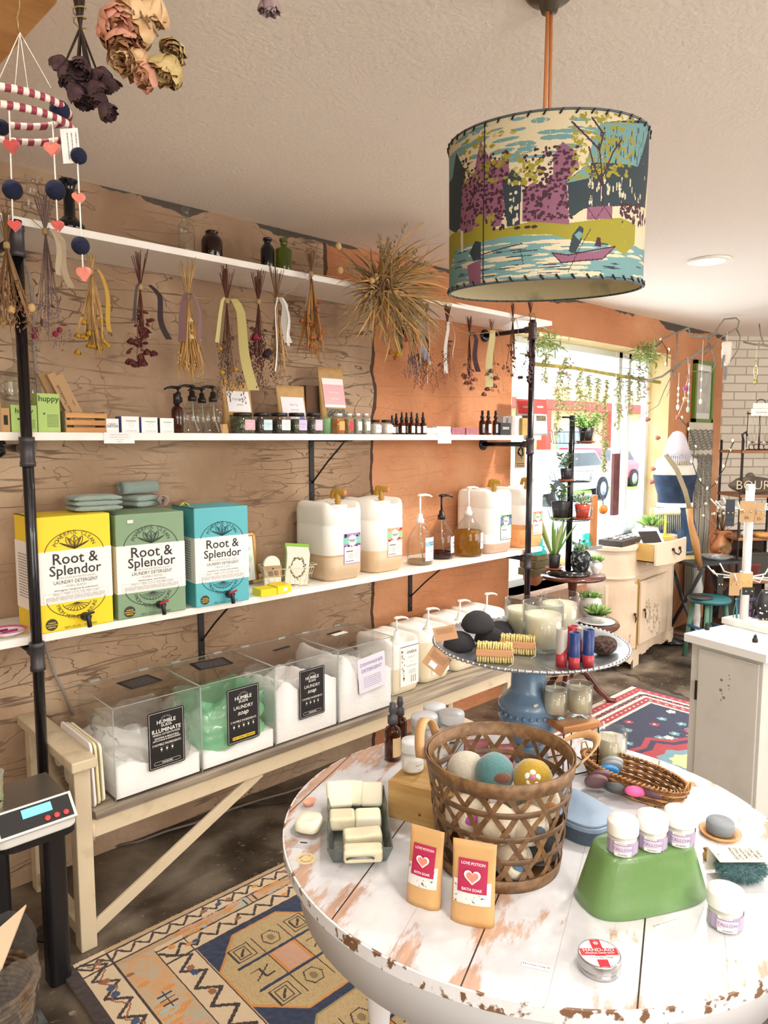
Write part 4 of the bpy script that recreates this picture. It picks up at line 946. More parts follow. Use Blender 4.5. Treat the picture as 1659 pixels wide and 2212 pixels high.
# toothbrush cartons in a slatted crate
x0,x1 = shelf_x(137),shelf_x(227);cw_ = x1-x0
cr = thing('slatted_crate','small slatted wooden crate holding kraft toothbrush cartons','crate',((x0+x1)/2,YS+.03,SZ2));ch = zat((x0,YS,0),888)-SZ2
pine = wood('honey_pine','#cf9a5c','#b57f43',(1.5,12,12),.55)
for k in range(3):
 for s in (-1,1): b = MB();b.box((0,s*.045,ch*(.12+.345*k)),(cw_,.006,ch*.24),pine);b.build('slat',cr,.001)
for s in (-1,1): b = MB();b.box((s*(cw_/2-.003),0,ch/2),(.007,.084,ch),M('grey_pine','#93836c',.7));b.build('end_panel',cr,.001)
b = MB();b.box((0,0,.003),(cw_-.014,.084,.005),pine);b.build('base',cr)
for k,(dx,an,lab,dy) in enumerate(((-.035,-.42,'leftmost kraft toothbrush carton leaning out of the slatted crate',.015),(-.012,-.44,'middle kraft toothbrush carton with printed name in the slatted crate',-.01),(.018,-.46,'rightmost kraft toothbrush carton leaning in the slatted crate',.0))):
 t_ = thing('toothbrush_carton',lab,'toothbrush box',(cr.location.x+dx,cr.location.y+dy,SZ2+.008),0,'kraft toothbrush cartons');T = TR(rot=(0,an,0))
 b = MB();b.box((0,0,.10),(.026,.018,.20),CARD,T=T);F = T @ TR((0,-.0096,.10),(PI/2,0,0)) @ TR(rot=(0,0,PI/2))
 b.text('Bamboo Toothbrush' if k == 1 else 'bamboo',.014 if k == 1 else .006,M('brown_ink','#4d3322',.7),F,.01);b.build('carton',t_)
sm = lambda col: M('side_'+col[1:],col,.5);wcard = M('white_carton','#eeebea',.5)
def tinyseal(b,F,w,h):
 stroke(b,F,[(w*.05+w*.12*math.cos(i*PI/8),h*.02+w*.12*math.sin(i*PI/8)) for i in range(17)],.0006,GREYP);fine_lines(b,F,-w*.25,w*.35,h*.2,h*.32,1,GREYP,.2);b.text('LITTLE SEED FARM',h*.085,GREYP,F @ TR((w*.05,-h*.38,.0002)))
cbox('white_carton',229,256,904,.04,wcard,'small white DETOX carton beside the slatted crate','box','white cartons beside the crate',texts=(('DETOX',.24,0,-.05,ink),('CHARCOAL',.11,0,.12,ink)))
for k,(a,c_,tp,sc_) in enumerate(((262,300,899,'#5b5a9c'),(305,340,901,'#5b5a9c'),(345,375,903,'#2f2f35'))):
 cbox('white_carton',a,c_,tp,.05,wcard,['white carton with purple side right of the DETOX carton','middle white carton with purple side in the row of three','white carton with black side next to the amber bottle'][k],'box','white cartons beside the crate',extra=tinyseal,sidemat=sm(sc_))
pen = M('handwriting','#a5a2a6',.8)
def note(px0,px1,y0,y1,y,label,lines,group='paper notes on the shelf edge'):
 a,c_ = at(px0,y0,y=y),at(px1,y0,y=y);w = c_.x-a.x;zt_ = zat(a,y0);h = zt_-zat(a,y1);b = MB();T = TR((a.x+w/2,y,zt_-h/2),(PI/2,0,0));b.panel(T,w,h,M('note_paper','#efedee',.7),.0005)
 for i,s in enumerate(lines): b.text(s,h*.16,pen,T @ TR((0,h*.3-i*h*.22,.0004)) @ Matrix.Shear('XZ',4,(.3,0)),0)
 T0 = T.translation.copy()
 o = b.build('paper_note');return tag(o,label,'note',group)
note(224,290,934,958,SY-.002,'handwritten paper note hanging on the shelf edge under the white cartons',('organic essential oil blend','mineral face sunscreen stick','in two scents','$8.99'))
note(946,975,935,958,SY-.002,'blank paper note hanging on the shelf edge under the dropper bottles',('small batch','handmade'))
amb = glass('amber_bottle_glass','#8a3d12',alpha=.55,body='#5a2408',gloss=.9)
def capped(px,w,top,label,grp,y=YS,capf=.3,mat=None,lab=None,dropper=False,spray=False,z=SZ2,ybase=None,loc=None,name='amber_bottle',capm=None):
 p = Vector(loc) if loc else Vector((shelf_x(px,y),y,z));R = w/2*depth(p)/FPX;h = zat(p,top)-p.z
 t_ = thing(name,label,'bottle',p,0,grp);hb = h*(1-capf)
 b = MB();b.lathe([(0,.0),(R*.92,.0),(R,R*.15),(R,hb*.78),(R*.85,hb*.88),(R*.42,hb*.95),(R*.4,hb)],mat or amb,24);b.build('bottle_body',t_)
 b = MB();cm_ = capm or BPLAS
 if dropper: b.lathe([(R*.5,0),(R*.52,h*capf*.42),(R*.3,h*capf*.45),(R*.3,h*capf*.85),(R*.15,h*capf),(0,h*capf)],cm_,16,TR((0,0,hb)))
 elif spray: b.lathe([(R*.62,0),(R*.62,h*capf*.35),(R*.38,h*capf*.4),(R*.38,h*capf*.55),(R*.5,h*capf*.58),(R*.36,h*capf),(0,h*capf)],cm_,16,TR((0,0,hb)))
 else: b.lathe([(R*.62,0),(R*.62,h*capf*.95),(R*.5,h*capf),(0,h*capf)],cm_,20,TR((0,0,hb)))
 b.build('cap' if not dropper else 'dropper_cap',t_)
 if lab:
  b = MB();curved_label(b,R+.0004,hb*.40,R*2.0,hb*.52,.25,lab);b.build('label',t_)
 return t_
def curved_label(b,R,z0,lw,lh,a0,mat,texts=(),n=10,dz=0):
 fn = lambda x,y_,e=0: ((R+e)*math.sin(x/R+a0),-(R+e)*math.cos(x/R+a0),z0+y_)
 for k in range(n):
  xa,xb = -lw/2+lw*k/n,-lw/2+lw*(k+1)/n;b.add([fn(xa,-lh/2),fn(xb,-lh/2),fn(xb,lh/2),fn(xa,lh/2)],[(0,1,2,3)],mat)
 for s,sz,yy_,m_ in texts: b.text(s,sz,m_,None,.01,lambda x,y_,q=yy_: fn(x,y_+q,.0005))
capped(383,25,850,'slim amber bottle with tall black cap left of the clear pump bottles',None,capf=.27,name='lotion_bottle')
for k,(px,y,lab) in enumerate(((386,2.55,'clear pump bottle hidden behind the slim amber bottle'),(416,2.44,'clear pump bottle right of the slim amber bottle'),(437,2.54,'clear pump bottle standing behind the front two'),(461,2.44,'rightmost clear pump bottle beside the jars'))):
 t_ = bottle('pump_bottle',px,y,SZ2,.034,.125,GLASS,lab,group='clear glass pump bottles',neck=.4,nh=.1,shoulder=.25)
 b = MB();pump(b,.118,BPLAS,.8,PI-.3,.012);b.build('pump_head',t_);b = MB();b.tube([(0,0,.12),(.004,0,.06),(.02,-.004,.006)],.003,glass('pump_tube'),6);b.build('dip_tube',t_)
def pouch(name,loc,rz,w,h,dep,mat,label,tilt=0.,lab=None,win=None,cat='pouch',group=None,texts=(),top=.12):
 t_ = thing(name,label,cat,loc,rz,group);b = MB();N = 10;rings = []
 for j in range(13):
  z = h*j/12;f = j/12;t = dep/2*(1-f**1.6)*(.85+.3*math.sin(PI*min(1,f*1.2)))+.0012;ww = w/2*(1-.03*math.sin(PI*f));y0 = z*math.sin(tilt)
  ring = [(ww*math.cos(a),t*(abs(math.sin(a))**.7)*(1 if math.sin(a) > 0 else -1)+y0+.0015*noise.noise(Vector((a*2,z*40,len(label)))),z*math.cos(tilt)) for a in [2*PI*i/24 for i in range(24)]]
  rings.append(ring)
 b.loft(rings,mat);b.build('bag',t_)
 def surf(x,z,e=0): f = z/h;t = dep/2*(1-f**1.6)*(.85+.3*math.sin(PI*min(1,f*1.2)))+.0012;return (x,-t*max(.2,(1-(x/(w/2))**2))**.35+z*math.sin(tilt)-.0012-e,z*math.cos(tilt))
 def patch(b,x0,x1,z0,z1,m_,e=0,n=8,rag=0):
  for i in range(n):
   for j in range(n):
    xa,xb,za,zb = x0+(x1-x0)*i/n,x0+(x1-x0)*(i+1)/n,z0+(z1-z0)*j/n,z0+(z1-z0)*(j+1)/n;b.add([surf(xa,za,e),surf(xb,za,e),surf(xb,zb,e),surf(xa,zb,e)],[(0,1,2,3)],m_)
 if win: b = MB();patch(b,-w*win[0]/2,w*win[0]/2,h*win[1],h*win[2],win[3]);b.build('window',t_)
 if lab:
  b = MB()
  for (x0_,x1_,z0_,z1_,m_,e) in lab: patch(b,w*x0_,w*x1_,h*z0_,h*z1_,m_,e)
  for s,sz,x,z,m_ in texts: b.text(s,sz,m_,None,.01,lambda u,v,X=x*w,Z=z*h: surf(X+u,Z+v,.0018))
  b.build('label',t_)
 return t_
herbs = M('dried_herbs','#7b735a',.95,var=(180,'#3f3a2c',.42,.58));WL = M('white_label','#efedf0',.6)
grayt = M('soft_grey_ink','#9b9aa3',.7)
def spouch(px0,px1,top,y,label,z=SZ2,**k):
 x0,x1 = shelf_x(px0,y),shelf_x(px1,y);h = (zat((x0,y,0),top)-z);return pouch('kraft_pouch',((x0+x1)/2,y,z),0,x1-x0,h,.05,KRAFT,label,.10,group='kraft pouches on the middle shelf',**k)
spouch(484,547,822,2.52,'wide kraft pouch with white label behind the first spice jars',lab=[(-.38,.38,.42,.82,WL,.0008)],texts=(('TULSI SPICE',.012,0,.66,grayt),('tea blend',.008,0,.56,grayt)),win=(.74,.08,.36,herbs))
spouch(602,663,830,2.53,'kraft pouch with pale pink label behind the middle jars',lab=[(-.4,.4,.28,.76,M('pale_pink_label','#ece0e6',.6),.0008),(.15,.34,.28,.36,M('blue_blob','#7a7fc0',.6),.0014),(-.36,-.2,.28,.36,M('pink_blob','#d7a6b5',.6),.0014)],texts=(('Bath Tea',.011,0,.60,grayt),('calm & soak',.008,0,.50,grayt)))
spouch(695,750,789,2.54,'tall kraft pouch with pink and white label and seed window',lab=[(-.4,.42,.43,.74,M('rose_label','#e3b3b8',.6),.0008),(-.4,.42,.74,.83,WL,.0008),(-.4,.42,.40,.44,WL,.0009)],texts=(('Floral Steam',.011,0,.62,WHITE),('facial herbs',.009,0,.53,WHITE)),win=(.7,.25,.38,M('grey_seeds','#8f8a80',.9,var=(220,'#3c3a38',.42,.56))))
t_ = cbox('cardboard_box',662,696,832,.05,M('dark_cardboard','#5f4532',.85),'dark brown cardboard box behind the jars between two pouches',y=2.58)
for k,(a,c_,lc,fc,lab) in enumerate(((503,545,'#dba3ae','#77805a','with pink label, first of five'),(547,583,'#bcd3dc','#5a5148','with pale blue label, second of five'),(585,622,'#dfe5dc','#4d4a42','with white label in the middle of five'),(623,658,'#c3b5dc','#6a7050','with lilac label, fourth of five'),(660,692,'#dcb1c4','#6b675c','with rose label, next to the green pot'))):
 y = YS+.01;p = Vector((shelf_x((a+c_)/2,y),y,SZ2));R = (c_-a)/2*depth(p)/FPX;h = zat(p,892)-SZ2
 t_ = thing('herb_jar','square clear jar of dried herbs '+lab,'jar',p,0,'black-lidded herb jars')
 b = MB();b.lathe([(R*.95,.0),(R,.003),(R,h*.80),(R*.88,h*.85)],GLASS,32,sq=7);b.build('glass_body',t_)
 b = MB();b.lathe([(0,.003),(R*.93,.003),(R*.95,h*.70),(0,h*.72)],M('herb_fill%d' % k,fc,.95,var=(140,'#2f2c22',.40,.62),bump=(150,.8)),32,sq=7);b.build('herbs',t_,kind='stuff')
 b = MB();b.lathe([(R*.90,h*.83),(R*.97,h*.84),(R*.97,h*.99),(R*.93,h),(0,h)],BPLAS,32);b.build('lid',t_)
 b = MB();T = TR((R*.25,-R*1.01,h*.42),(PI/2,0,0));b.panel(T,R*1.2,h*.5,M('jar_label%d' % k,lc,.6));b.text('herbal tea',.007,WHITE if k in (0,4) else grayt,T @ TR((0,.004,.0006)),.01);b.text('steam',.006,WHITE if k in (0,4) else grayt,T @ TR((0,-.006,.0006)),.01);b.build('label',t_)
b = MB();b.box((0,0,.018),(.03,.002,.036),KRAFT,rot=(-.3,0,0));tag(b.build('kraft_card',loc=(shelf_x(487),YS+.01,SZ2)),'small folded kraft card standing beside the first herb jar','card')
gpot = M('celadon_green','#7dab78',.4)
b = MB();b.lathe([(.022,0),(.030,.005),(.033,.068),(.030,.070),(.028,.01),(0,.008)],gpot,28);tag(b.build('flower_pot',loc=(shelf_x(706,2.48),2.48,SZ2)),'small celadon green pot between herb jars and spice jars','pot')
for k,(a,c_,fc,lc,lab) in enumerate(((718,742,'#b8742c','#e09a58','orange spice and orange label'),(744,762,'#a98b62','#c4323c','tan seasoning and red label'),(763,780,'#9da08c','#eceae6','greenish herbs and white label, third in the row'),(781,798,'#a7a693','#eceae6','greenish herbs and white label, last in the row'))):
 y = YS;p = Vector((shelf_x((a+c_)/2,y),y,SZ2));R = (c_-a)/2*depth(p)/FPX*.96;h = zat(p,893)-SZ2
 t_ = thing('spice_jar','small square spice jar with silver lid, '+lab,'jar',p,0,'silver-lidded spice jars')
 b = MB();b.lathe([(R,.0),(R,h*.78),(R*.72,h*.84)],GLASS,28,sq=6);b.build('glass_body',t_)
 b = MB();b.lathe([(0,.003),(R*.94,.003),(R*.94,h*.74),(0,h*.75)],M('spice_fill%d' % k,fc,.95,bump=(200,.5),var=(150,'#5d5140',.5,.75)),28,sq=6);b.build('spice',t_,kind='stuff')
 b = MB();b.lathe([(R*.86,h*.83),(R*.86,h*.985),(R*.8,h),(0,h)],M('brushed_silver','#d6d3cf',.35,.7),24);b.build('lid',t_)
 b = MB();b.panel(TR((R*.2,-R*1.01,h*.40),(PI/2,0,0)),R*1.3,h*.42,M('spice_label%d' % k,lc,.6));b.build('label',t_)
for k,(a,c_) in enumerate(((801,821),(823,846))):
 y = YS;p = Vector((shelf_x((a+c_)/2,y),y,SZ2));R = (c_-a)/2*depth(p)/FPX*.98;h = zat(p,907)-SZ2
 t_ = thing('balm_jar',['low clear jar with black lid, nearest the spice jars','low clear jar with black lid, nearest the dropper bottles'][k],'jar',p,0,'low black-lidded jars')
 b = MB();b.lathe([(R,0),(R,h*.82)],GLASS,28,sq=5);b.build('glass_body',t_);b = MB();b.lathe([(0,.003),(R*.93,.003),(R*.93,h*.72),(0,h*.73)],M('bath_salt','#d9d1c8',.9,bump=(200,.5)),28,sq=5);b.build('filling',t_,kind='stuff')
 b = MB();b.lathe([(R*.95,h*.83),(R*.95,h),(0,h)],BPLAS,24);b.build('lid',t_);b = MB();T = TR((R*.1,-R*1.01,h*.38),(PI/2,0,0));b.panel(T,R*1.6,h*.5,WL);b.text('Bath Tea',.006,ink,T @ TR((0,.003,.0006)),.02);b.build('label',t_)
drops = [(847,2.43,897,'leftmost dropper bottle beside the low jars'),(856,2.50,893,'dropper bottle behind and right of the leftmost one'),(868,2.43,890,'third dropper bottle from the left, in front'),(878,2.51,891,'dropper bottle in the back row, middle'),(889,2.43,890,'fourth dropper bottle in the front row'),(901,2.44,892,'second dropper bottle from the right'),(914,2.43,890,'rightmost of the seven amber dropper bottles')]
for px,y,top,lab in drops: capped(px,15.5,top,lab,'amber dropper bottles',y,.42,lab=WL,dropper=True,name='dropper_bottle')
cbox('white_carton',924,943,924,.03,wcard,'short white carton right of the dropper bottles',extra=lambda b,F,w,h: fine_lines(b,F,-w*.4,w*.4,-h*.4,h*.4,6,GREYP,.15))
cbox('white_carton',944,974,921,.03,M('pale_blue_carton','#dfe5ea',.5),'short pale blue white carton above the blank note',extra=lambda b,F,w,h: fine_lines(b,F,-w*.3,w*.3,-h*.3,h*.3,4,GREYP,.15))
mauve = M('mauve_soap','#a56a72',.7,var=(60,'#8d5560',.4,.7))
cbox('bar_soap',977,1005,923,.05,mauve,'left mauve pink soap bar on the middle shelf','soap','mauve soap bars');cbox('bar_soap',1008,1034,924,.05,mauve,'right mauve pink soap bar on the middle shelf','soap','mauve soap bars')
blb = M('pale_blue_label')
for px,y,lab in ((1042,2.50,'partly hidden amber spray bottle behind the other two'),(1055,2.43,'left amber spray bottle with pale blue label beside the ONYX carton'),(1071,2.43,'right amber spray bottle with pale blue label beside the ONYX carton')): capped(px,14,887,lab,'amber spray bottles on the middle shelf',y,.33,lab=blb,spray=True,name='spray_bottle')
cbox('black_carton',1082,1104,913,.035,BLACK,'small black ONYX carton on the middle shelf',texts=(('ONYX',.30,0,.05,WHITE),),y=YS-.03)
cbox('grey_carton',1087,1106,899,.03,M('grey_carton','#b9b9bd',.5),'grey carton standing behind the black ONYX carton',y=YS+.04)
cbox('white_carton',1107,1117,898,.03,wcard,'left slim white carton right of the ONYX carton',group='slim white cartons',y=YS);cbox('white_carton',1118,1127,898,.03,wcard,'right slim white carton next to the ochre carton',group='slim white cartons',y=YS)
cbox('ochre_carton',1129,1143,903,.03,M('ochre_carton','#a58a4e',.6),'ochre carton with sun emblem beside the right pipe',extra=lambda b,F,w,h: [stroke(b,F,[(w*.2*math.cos(a),w*.2*math.sin(a)),(w*.33*math.cos(a),w*.33*math.sin(a))],.0008,BLACK) for a in [i*PI/5 for i in range(10)]])
red = M('vermilion_label','#cf3d36',.6);silv = M('pearl_pouch','#d5cfcb',.45)
for k,(a,c_,y,lab) in enumerate(((1117,1150,2.56,'pearl white pouch with red label, behind'),(1147,1181,2.48,'pearl white pouch with red label, at the end of the middle shelf'))):
 x0,x1 = shelf_x(a,y),shelf_x(c_,y);h = zat((x0,y,0),846)-SZ2
 pouch('pearl_pouch',((x0+x1)/2,y,SZ2),0,x1-x0,h,.05,silv,lab,.05,[(-.48,.48,.50,.84,red,.0008),(-.3,.3,.34,.46,herbs,.0008)],None,'pouch','pearl white pouches',(('ROSEHIPS',.014,0,.66,WHITE),))

# ------------------------------------------------------------------ bottles on the top shelf
def vessel(name,px,y,prof,mat,label,z=SZ1,n=32,cat='bottle'):
 p = at(px,500,y=y);b = MB();b.lathe(prof,mat,n,close=True);b.lathe([(0,prof[0][1]+.002),(prof[0][0],prof[0][1]+.002)],mat,n);o = b.build(name,loc=(p.x,y,z));return tag(o,label,cat,'old bottles on the top shelf')
cob = glass('cobalt_glass','#0a0f2a',alpha=.75,body='#070a1c',gloss=.9)
vessel('milk_bottle',78,2.50,[(.036,0),(.040,.01),(.040,.085),(.034,.11),(.022,.135),(.020,.155),(.027,.16),(.027,.168),(.023,.17)],GLASS,'clear glass milk bottle at the left end of the top shelf')
vessel('cobalt_vase',152,2.47,[(.03,0),(.044,.012),(.046,.03),(.032,.045),(.018,.06),(.017,.14),(.022,.16),(.028,.168),(.030,.172),(.022,.165)],cob,'dark cobalt glass vase with flared lip on the top shelf',cat='vase')
vessel('tall_bottle',402,2.50,[(.027,0),(.030,.008),(.030,.105),(.026,.122),(.014,.137),(.0115,.15),(.0105,.175),(.013,.177),(.013,.184),(.009,.186)],glass('pale_bottle_glass'),'tall clear glass bottle with narrow neck near the middle of the top shelf')
vessel('amber_jug',457,2.52,[(.034,0),(.040,.006),(.040,.09),(.034,.105),(.024,.112),(.022,.12),(.026,.122),(.022,.128)],glass('brown_glass','#4a1608',alpha=.6,body='#2f0e06',gloss=.9),'short dark brown glass jar right of the tall clear bottle')
vessel('dark_bottle',577,2.50,[(.024,0),(.028,.006),(.028,.095),(.022,.11),(.013,.12),(.013,.13),(.018,.132),(.017,.142)],cob,'small near-black glass bottle beside the green one')
vessel('green_bottle',612,2.48,[(.031,0),(.034,.006),(.034,.10),(.030,.108),(.013,.112),(.012,.135),(.017,.137),(.017,.148),(.012,.15)],glass('lime_glass','#9aab48',alpha=.35,body='#7f9134',gloss=.9),'lime green glass bottle right of the near-black bottle')

# ------------------------------------------------------------------ dried flowers
straw = M('straw','#c4a06a',.85,var=(20,'#9c7645',.4,.7));stemb = M('dry_stem','#7a5a3a',.9);stemr = M('russet_stem','#5c3426',.9);stemp = M('mauve_stem','#7b6560',.9)
burg = M('burgundy_petal','#4b1f22',.9,var=(50,'#6d2f30',.4,.6));rose = M('dusty_rose_petal','#9c6252',.9);cream_p = M('cream_petal','#d8bd92',.85,var=(40,'#b89366',.4,.7));yell = M('mustard_bloom','#bd8f24',.9,bump=(200,.5));mag = M('magenta_petal','#8a1f3f',.85);pod = M('poppy_pod','#cdab72',.7)
lav_ = M('faded_lavender','#7d6a70',.9);dkbloom = M('near_black_bloom','#2c1720',.9);grn = M('sage_leaf','#8c8a5c',.85);org = M('amber_bloom','#a8602f',.9)
def ribm(n,c=None): return M('ribbon_'+n,c,.7,sheen=.3)
def blade(b,base,dirv,L,w,mat,r,curl=.3,n=6):
 d = Vector(dirv).normalized();side = d.cross(Vector((r.uniform(-1,1),r.uniform(-1,1),r.uniform(-.3,.3))));
 side = side.normalized() if side.length > .01 else Vector((1,0,0));pts = [];p = Vector(base);g = Vector((r.uniform(-1,1),r.uniform(-1,1),-.6+r.uniform(-.5,.5)))*curl
 for i in range(n+1): pts.append(tuple(p));p = p+(d+g*(i/n)**1.4).normalized()*L/n
 b.ribbon(pts,w,mat,side,.0006,[.35+.65*math.sin(PI*min(1,(i+.6)/(n+.6))) if i < n else .05 for i in range(n+1)])
 return pts[-1]
def rosebud(b,c,R,mat,r,up=(0,0,-1),petals=9,mat2=None):
 c = Vector(c);u = Vector(up).normalized();s = u.orthogonal().normalized();t = u.cross(s)
 for k in range(petals):
  a = k*2.4;f = (k+1)/petals;rr = R*(.25+.75*f);o_ = (s*math.cos(a)+t*math.sin(a))
  N = 5;vs = []
  for j in range(N+1):
   for i in range(N+1):
    v = j/N;w = (i/N-.5)*2;ang = a+w*(1.0-.2*f);o2 = s*math.cos(ang)+t*math.sin(ang)
    q = c+o2*rr*(.35+.65*math.sin(v*PI*.62)+.10*v*v*math.sin(i*3+k))+u*(R*1.5*v-R*.7)*(1-.22*f)+u*R*.12*math.sin(w*5+k)*v
    q = q+(o2*.5+u*.3)*R*.45*(.3+v)*noise.noise(q/R*1.3+Vector((k*3.,0,0)))
    vs.append(tuple(q))
  fs = [(j*(N+1)+i,j*(N+1)+i+1,(j+1)*(N+1)+i+1,(j+1)*(N+1)+i) for j in range(N) for i in range(N)]
  b.add(vs,fs,mat2 if (mat2 and k % 3 == 2) else mat,None,True)
def fan(r,sp,down=-1): a = r.uniform(0,2*PI);q = r.random()**.6*sp;return Vector((math.cos(a)*q,math.sin(a)*q*.55,down))
def bunch(px,ytie,ytop,ybot,spread,label,stem,blooms,ribs=(),y=2.345,seed=0,blades=0,bm=None,nst=20,tiem=None,leaves=0,lm=None,loc=None):
 leaves += 12;lm = lm or M('curled_leaf_%s' % stem.name,'#80613f' if stem in (stemb,straw,grn) else '#6d4a40',.9)
 r = random.Random(seed*13+5);p = Vector(loc) if loc else at(px,ytie,y=y);s = depth(p)/FPX;up = (ytie-ytop)*s;L = (ybot-ytie)*s;sp = spread*s/2/L*1.3
 t_ = thing('dried_bouquet',label,'dried flowers',p,0,'bunches of dried flowers on the twine')
 b = MB()
 for i in range(nst):
  d = fan(r,.32,1);b.tube([tuple(d*up*r.uniform(.75,1.05)),(0,0,0)],[.0012,.0014],stem,5)
  f = fan(r,sp*.7);l = L*r.uniform(.5,.95);b.tube([(0,0,0),tuple(f*l*.5),tuple(f*l+Vector((r.uniform(-.01,.01),0,0)))],[.0014,.001,.0006],stem,4)
 b.build('stems',t_)
 b = MB();b.lathe([(.008,-.009),(.0095,-.004),(.009,.004),(.0075,.009)],tiem or M('jute_twine','#a88d62',.9),12);b.build('tie',t_)
 if blades:
  b = MB()
  for i in range(blades): f = fan(r,sp*.9);k = r.uniform(.0,.4);blade(b,f*L*k,f+Vector((0,0,.0)),L*(1-k)*r.uniform(.6,1.0),r.uniform(.005,.012),bm or straw,r,.5)
  b.build('grass_blades',t_)
 if leaves:
  b = MB()
  for i in range(leaves): f = fan(r,sp);blade(b,f*L*r.uniform(.3,.85),Vector((r.uniform(-1,1),r.uniform(-1,1),r.uniform(-1,.3))),r.uniform(.012,.03),r.uniform(.006,.014),lm or burg,r,.4,4)
  b.build('leaves',t_)
 b = MB();any_ = False
 for kind,n,mat,R,z0,z1 in blooms:
  for i in range(int(n*1.7) if kind in ('seed','rose') and n > 1 else n):
   f = fan(r,sp*1.0);q = r.uniform(z0,z1);c = f*L*q;any_ = True
   if kind == 'rose': rosebud(b,c,R,mat,r,(f.x,f.y,-1),8)
   elif kind == 'ball': b.ball(c,R*r.uniform(.85,1.1),mat,10)
   elif kind == 'pod': b.ball(c,R,mat,12,(1,1,1.15));b.lathe([(R*.25,-R*1.35),(R*.45,-R*1.5),(0,-R*1.25)],mat,8,TR(c))
   elif kind == 'seed':
    for k in range(9): b.ball(c+Vector((r.gauss(0,.006),r.gauss(0,.005),-k*R*1.1)),R*r.uniform(.5,.9),mat,6,(.7,.7,1.3))
 if any_: b.build('blossoms',t_)
 for j,(m_,side,rl,rw) in enumerate(ribs):
  b = MB();pts = [(0,-.006,.004),(side*.012,-.014,.008),(side*.020,-.016,-.006)];n = 10
  for i in range(1,n+1): f = i/n;pts.append((side*(.020+rl*L*.13*f+.004*math.sin(f*5+j)),-.016-.008*math.sin(f*5+j*2),-.006-rl*L*f))
  tp_ = [.5,.8,1]+[1+.35*i/n for i in range(1,n+1)]
  b.ribbon(pts,rw,m_,(1,.8*(-1)**j,0),.0006,tp_,False);b.build('ribbon',t_)
 return t_
bunch(14,530,455,735,120,'brown bouquet with cream poppy pods at the far left of the twine',stemb,[('pod',4,pod,.012,.55,.8),('seed',14,M('brown_seed','#8a6648',.9),.004,.4,.85),('seed',8,cream_p,.003,.5,.9)],seed=1,blades=14,bm=M('brown_blade','#94714c',.9),leaves=20,lm=M('brown_leaf','#86603f',.9),y=2.33)
bunch(98,500,418,745,90,'thin lavender bouquet with long beige ribbon, second from left',stemp,[('seed',18,lav_,.003,.45,1.0),('ball',4,mag,.009,.8,.95)],[(ribm('beige','#b8a78e'),1,.35,.024),(ribm('beige'),1.6,.45,.016)],seed=2,nst=22)
bunch(198,588,548,780,78,'yellow strawflower bouquet with mustard ribbon',straw,[('rose',6,yell,.012,.55,.95),('ball',6,yell,.008,.5,.9)],[(ribm('mustard','#c79a1e'),1.2,.62,.022)],seed=3,blades=34,bm=straw)
bunch(303,620,540,787,62,'dark burgundy leaf bouquet with near-black ribbons',stemr,[('rose',9,burg,.014,.5,1.0)],[(ribm('aubergine','#35232a'),-1,.42,.016),(ribm('aubergine'),2.2,.62,.016)],seed=4,leaves=30,lm=burg)
bunch(406,640,558,832,76,'tan grass bouquet with pale rose and mauve ribbon above the pump bottles',straw,[('rose',3,cream_p,.015,.25,.45),('seed',14,cream_p,.004,.35,.8),('rose',1,rose,.011,.6,.7)],[(ribm('mauve','#7f5c60'),1,.5,.026),(ribm('mauve'),-1,.5,.02)],seed=5,blades=44,bm=M('golden_blade','#c39a5c',.85))
bunch(490,650,578,845,56,'dark stemmed bouquet with long pale yellow ribbons and yellow craspedia balls',stemr,[('ball',5,yell,.0085,.3,.9),('seed',22,M('grey_brown_seed','#6d5a48',.9),.0045,.25,1.0)],[(ribm('lemon','#c9be7c'),-1.4,.45,.028),(ribm('lemon'),1.6,.95,.030)],seed=6)
bunch(558,652,585,818,66,'burgundy seed bouquet with a magenta rose',stemr,[('seed',26,M('wine_seed','#5e3734',.9),.0045,.4,1.0),('rose',1,mag,.018,.45,.5),('ball',2,dkbloom,.014,.6,.7),('seed',6,cream_p,.003,.7,.9)],seed=7,leaves=12)
bunch(597,648,578,815,50,'small tan bouquet with fluffy white ribbon',stemb,[('seed',18,M('tan_seed','#a08260',.9),.004,.5,1.0)],[(ribm('white','#e3e1de'),1.3,.55,.03),(ribm('white'),1.0,.52,.022),(ribm('white'),-.4,.9,.014)],seed=8,blades=10)
bunch(672,592,538,785,76,'tan and amber leaf bouquet left of the big wreath',stemb,[('rose',5,org,.012,.4,.8),('pod',2,rose,.010,.3,.4)],[(ribm('taupe','#7d6d66'),-1,.4,.018)],seed=9,blades=30,bm=M('amber_blade','#a9773f',.85),leaves=14,lm=org)
bunch(862,672,650,775,40,'small bouquet with crimson ribbon and amber bloom right of the wreath',grn,[('ball',3,yell,.011,.8,.95),('ball',2,org,.012,.85,1)],[(ribm('crimson','#7c1c2c'),.5,.75,.026),(ribm('crimson'),1.0,.6,.018)],seed=10,y=2.36,blades=10,bm=grn)
bunch(893,678,655,815,46,'lavender bouquet with blue-grey satin ribbon',stemp,[('seed',14,lav_,.004,.6,1.0)],[(ribm('slate','#8f95a6'),.9,.8,.034),(ribm('slate'),1.7,.7,.02)],seed=11,y=2.36)
bunch(918,690,655,830,70,'brown bouquet with pink ribbon tails right of the lavender one',stemb,[('seed',22,M('rust_seed','#8b5a44',.9),.004,.4,1.0),('rose',2,cream_p,.012,.6,.7)],[(ribm('blush','#cfb0ae'),.2,.95,.026)],seed=12,y=2.36)
bunch(966,700,655,815,44,'bouquet with white ribbon hanging before the orange wall',stemr,[('seed',14,rose,.004,.5,1.0)],[(ribm('white'),1.0,.6,.022),(ribm('white'),-.6,.9,.014)],seed=13,y=2.37)
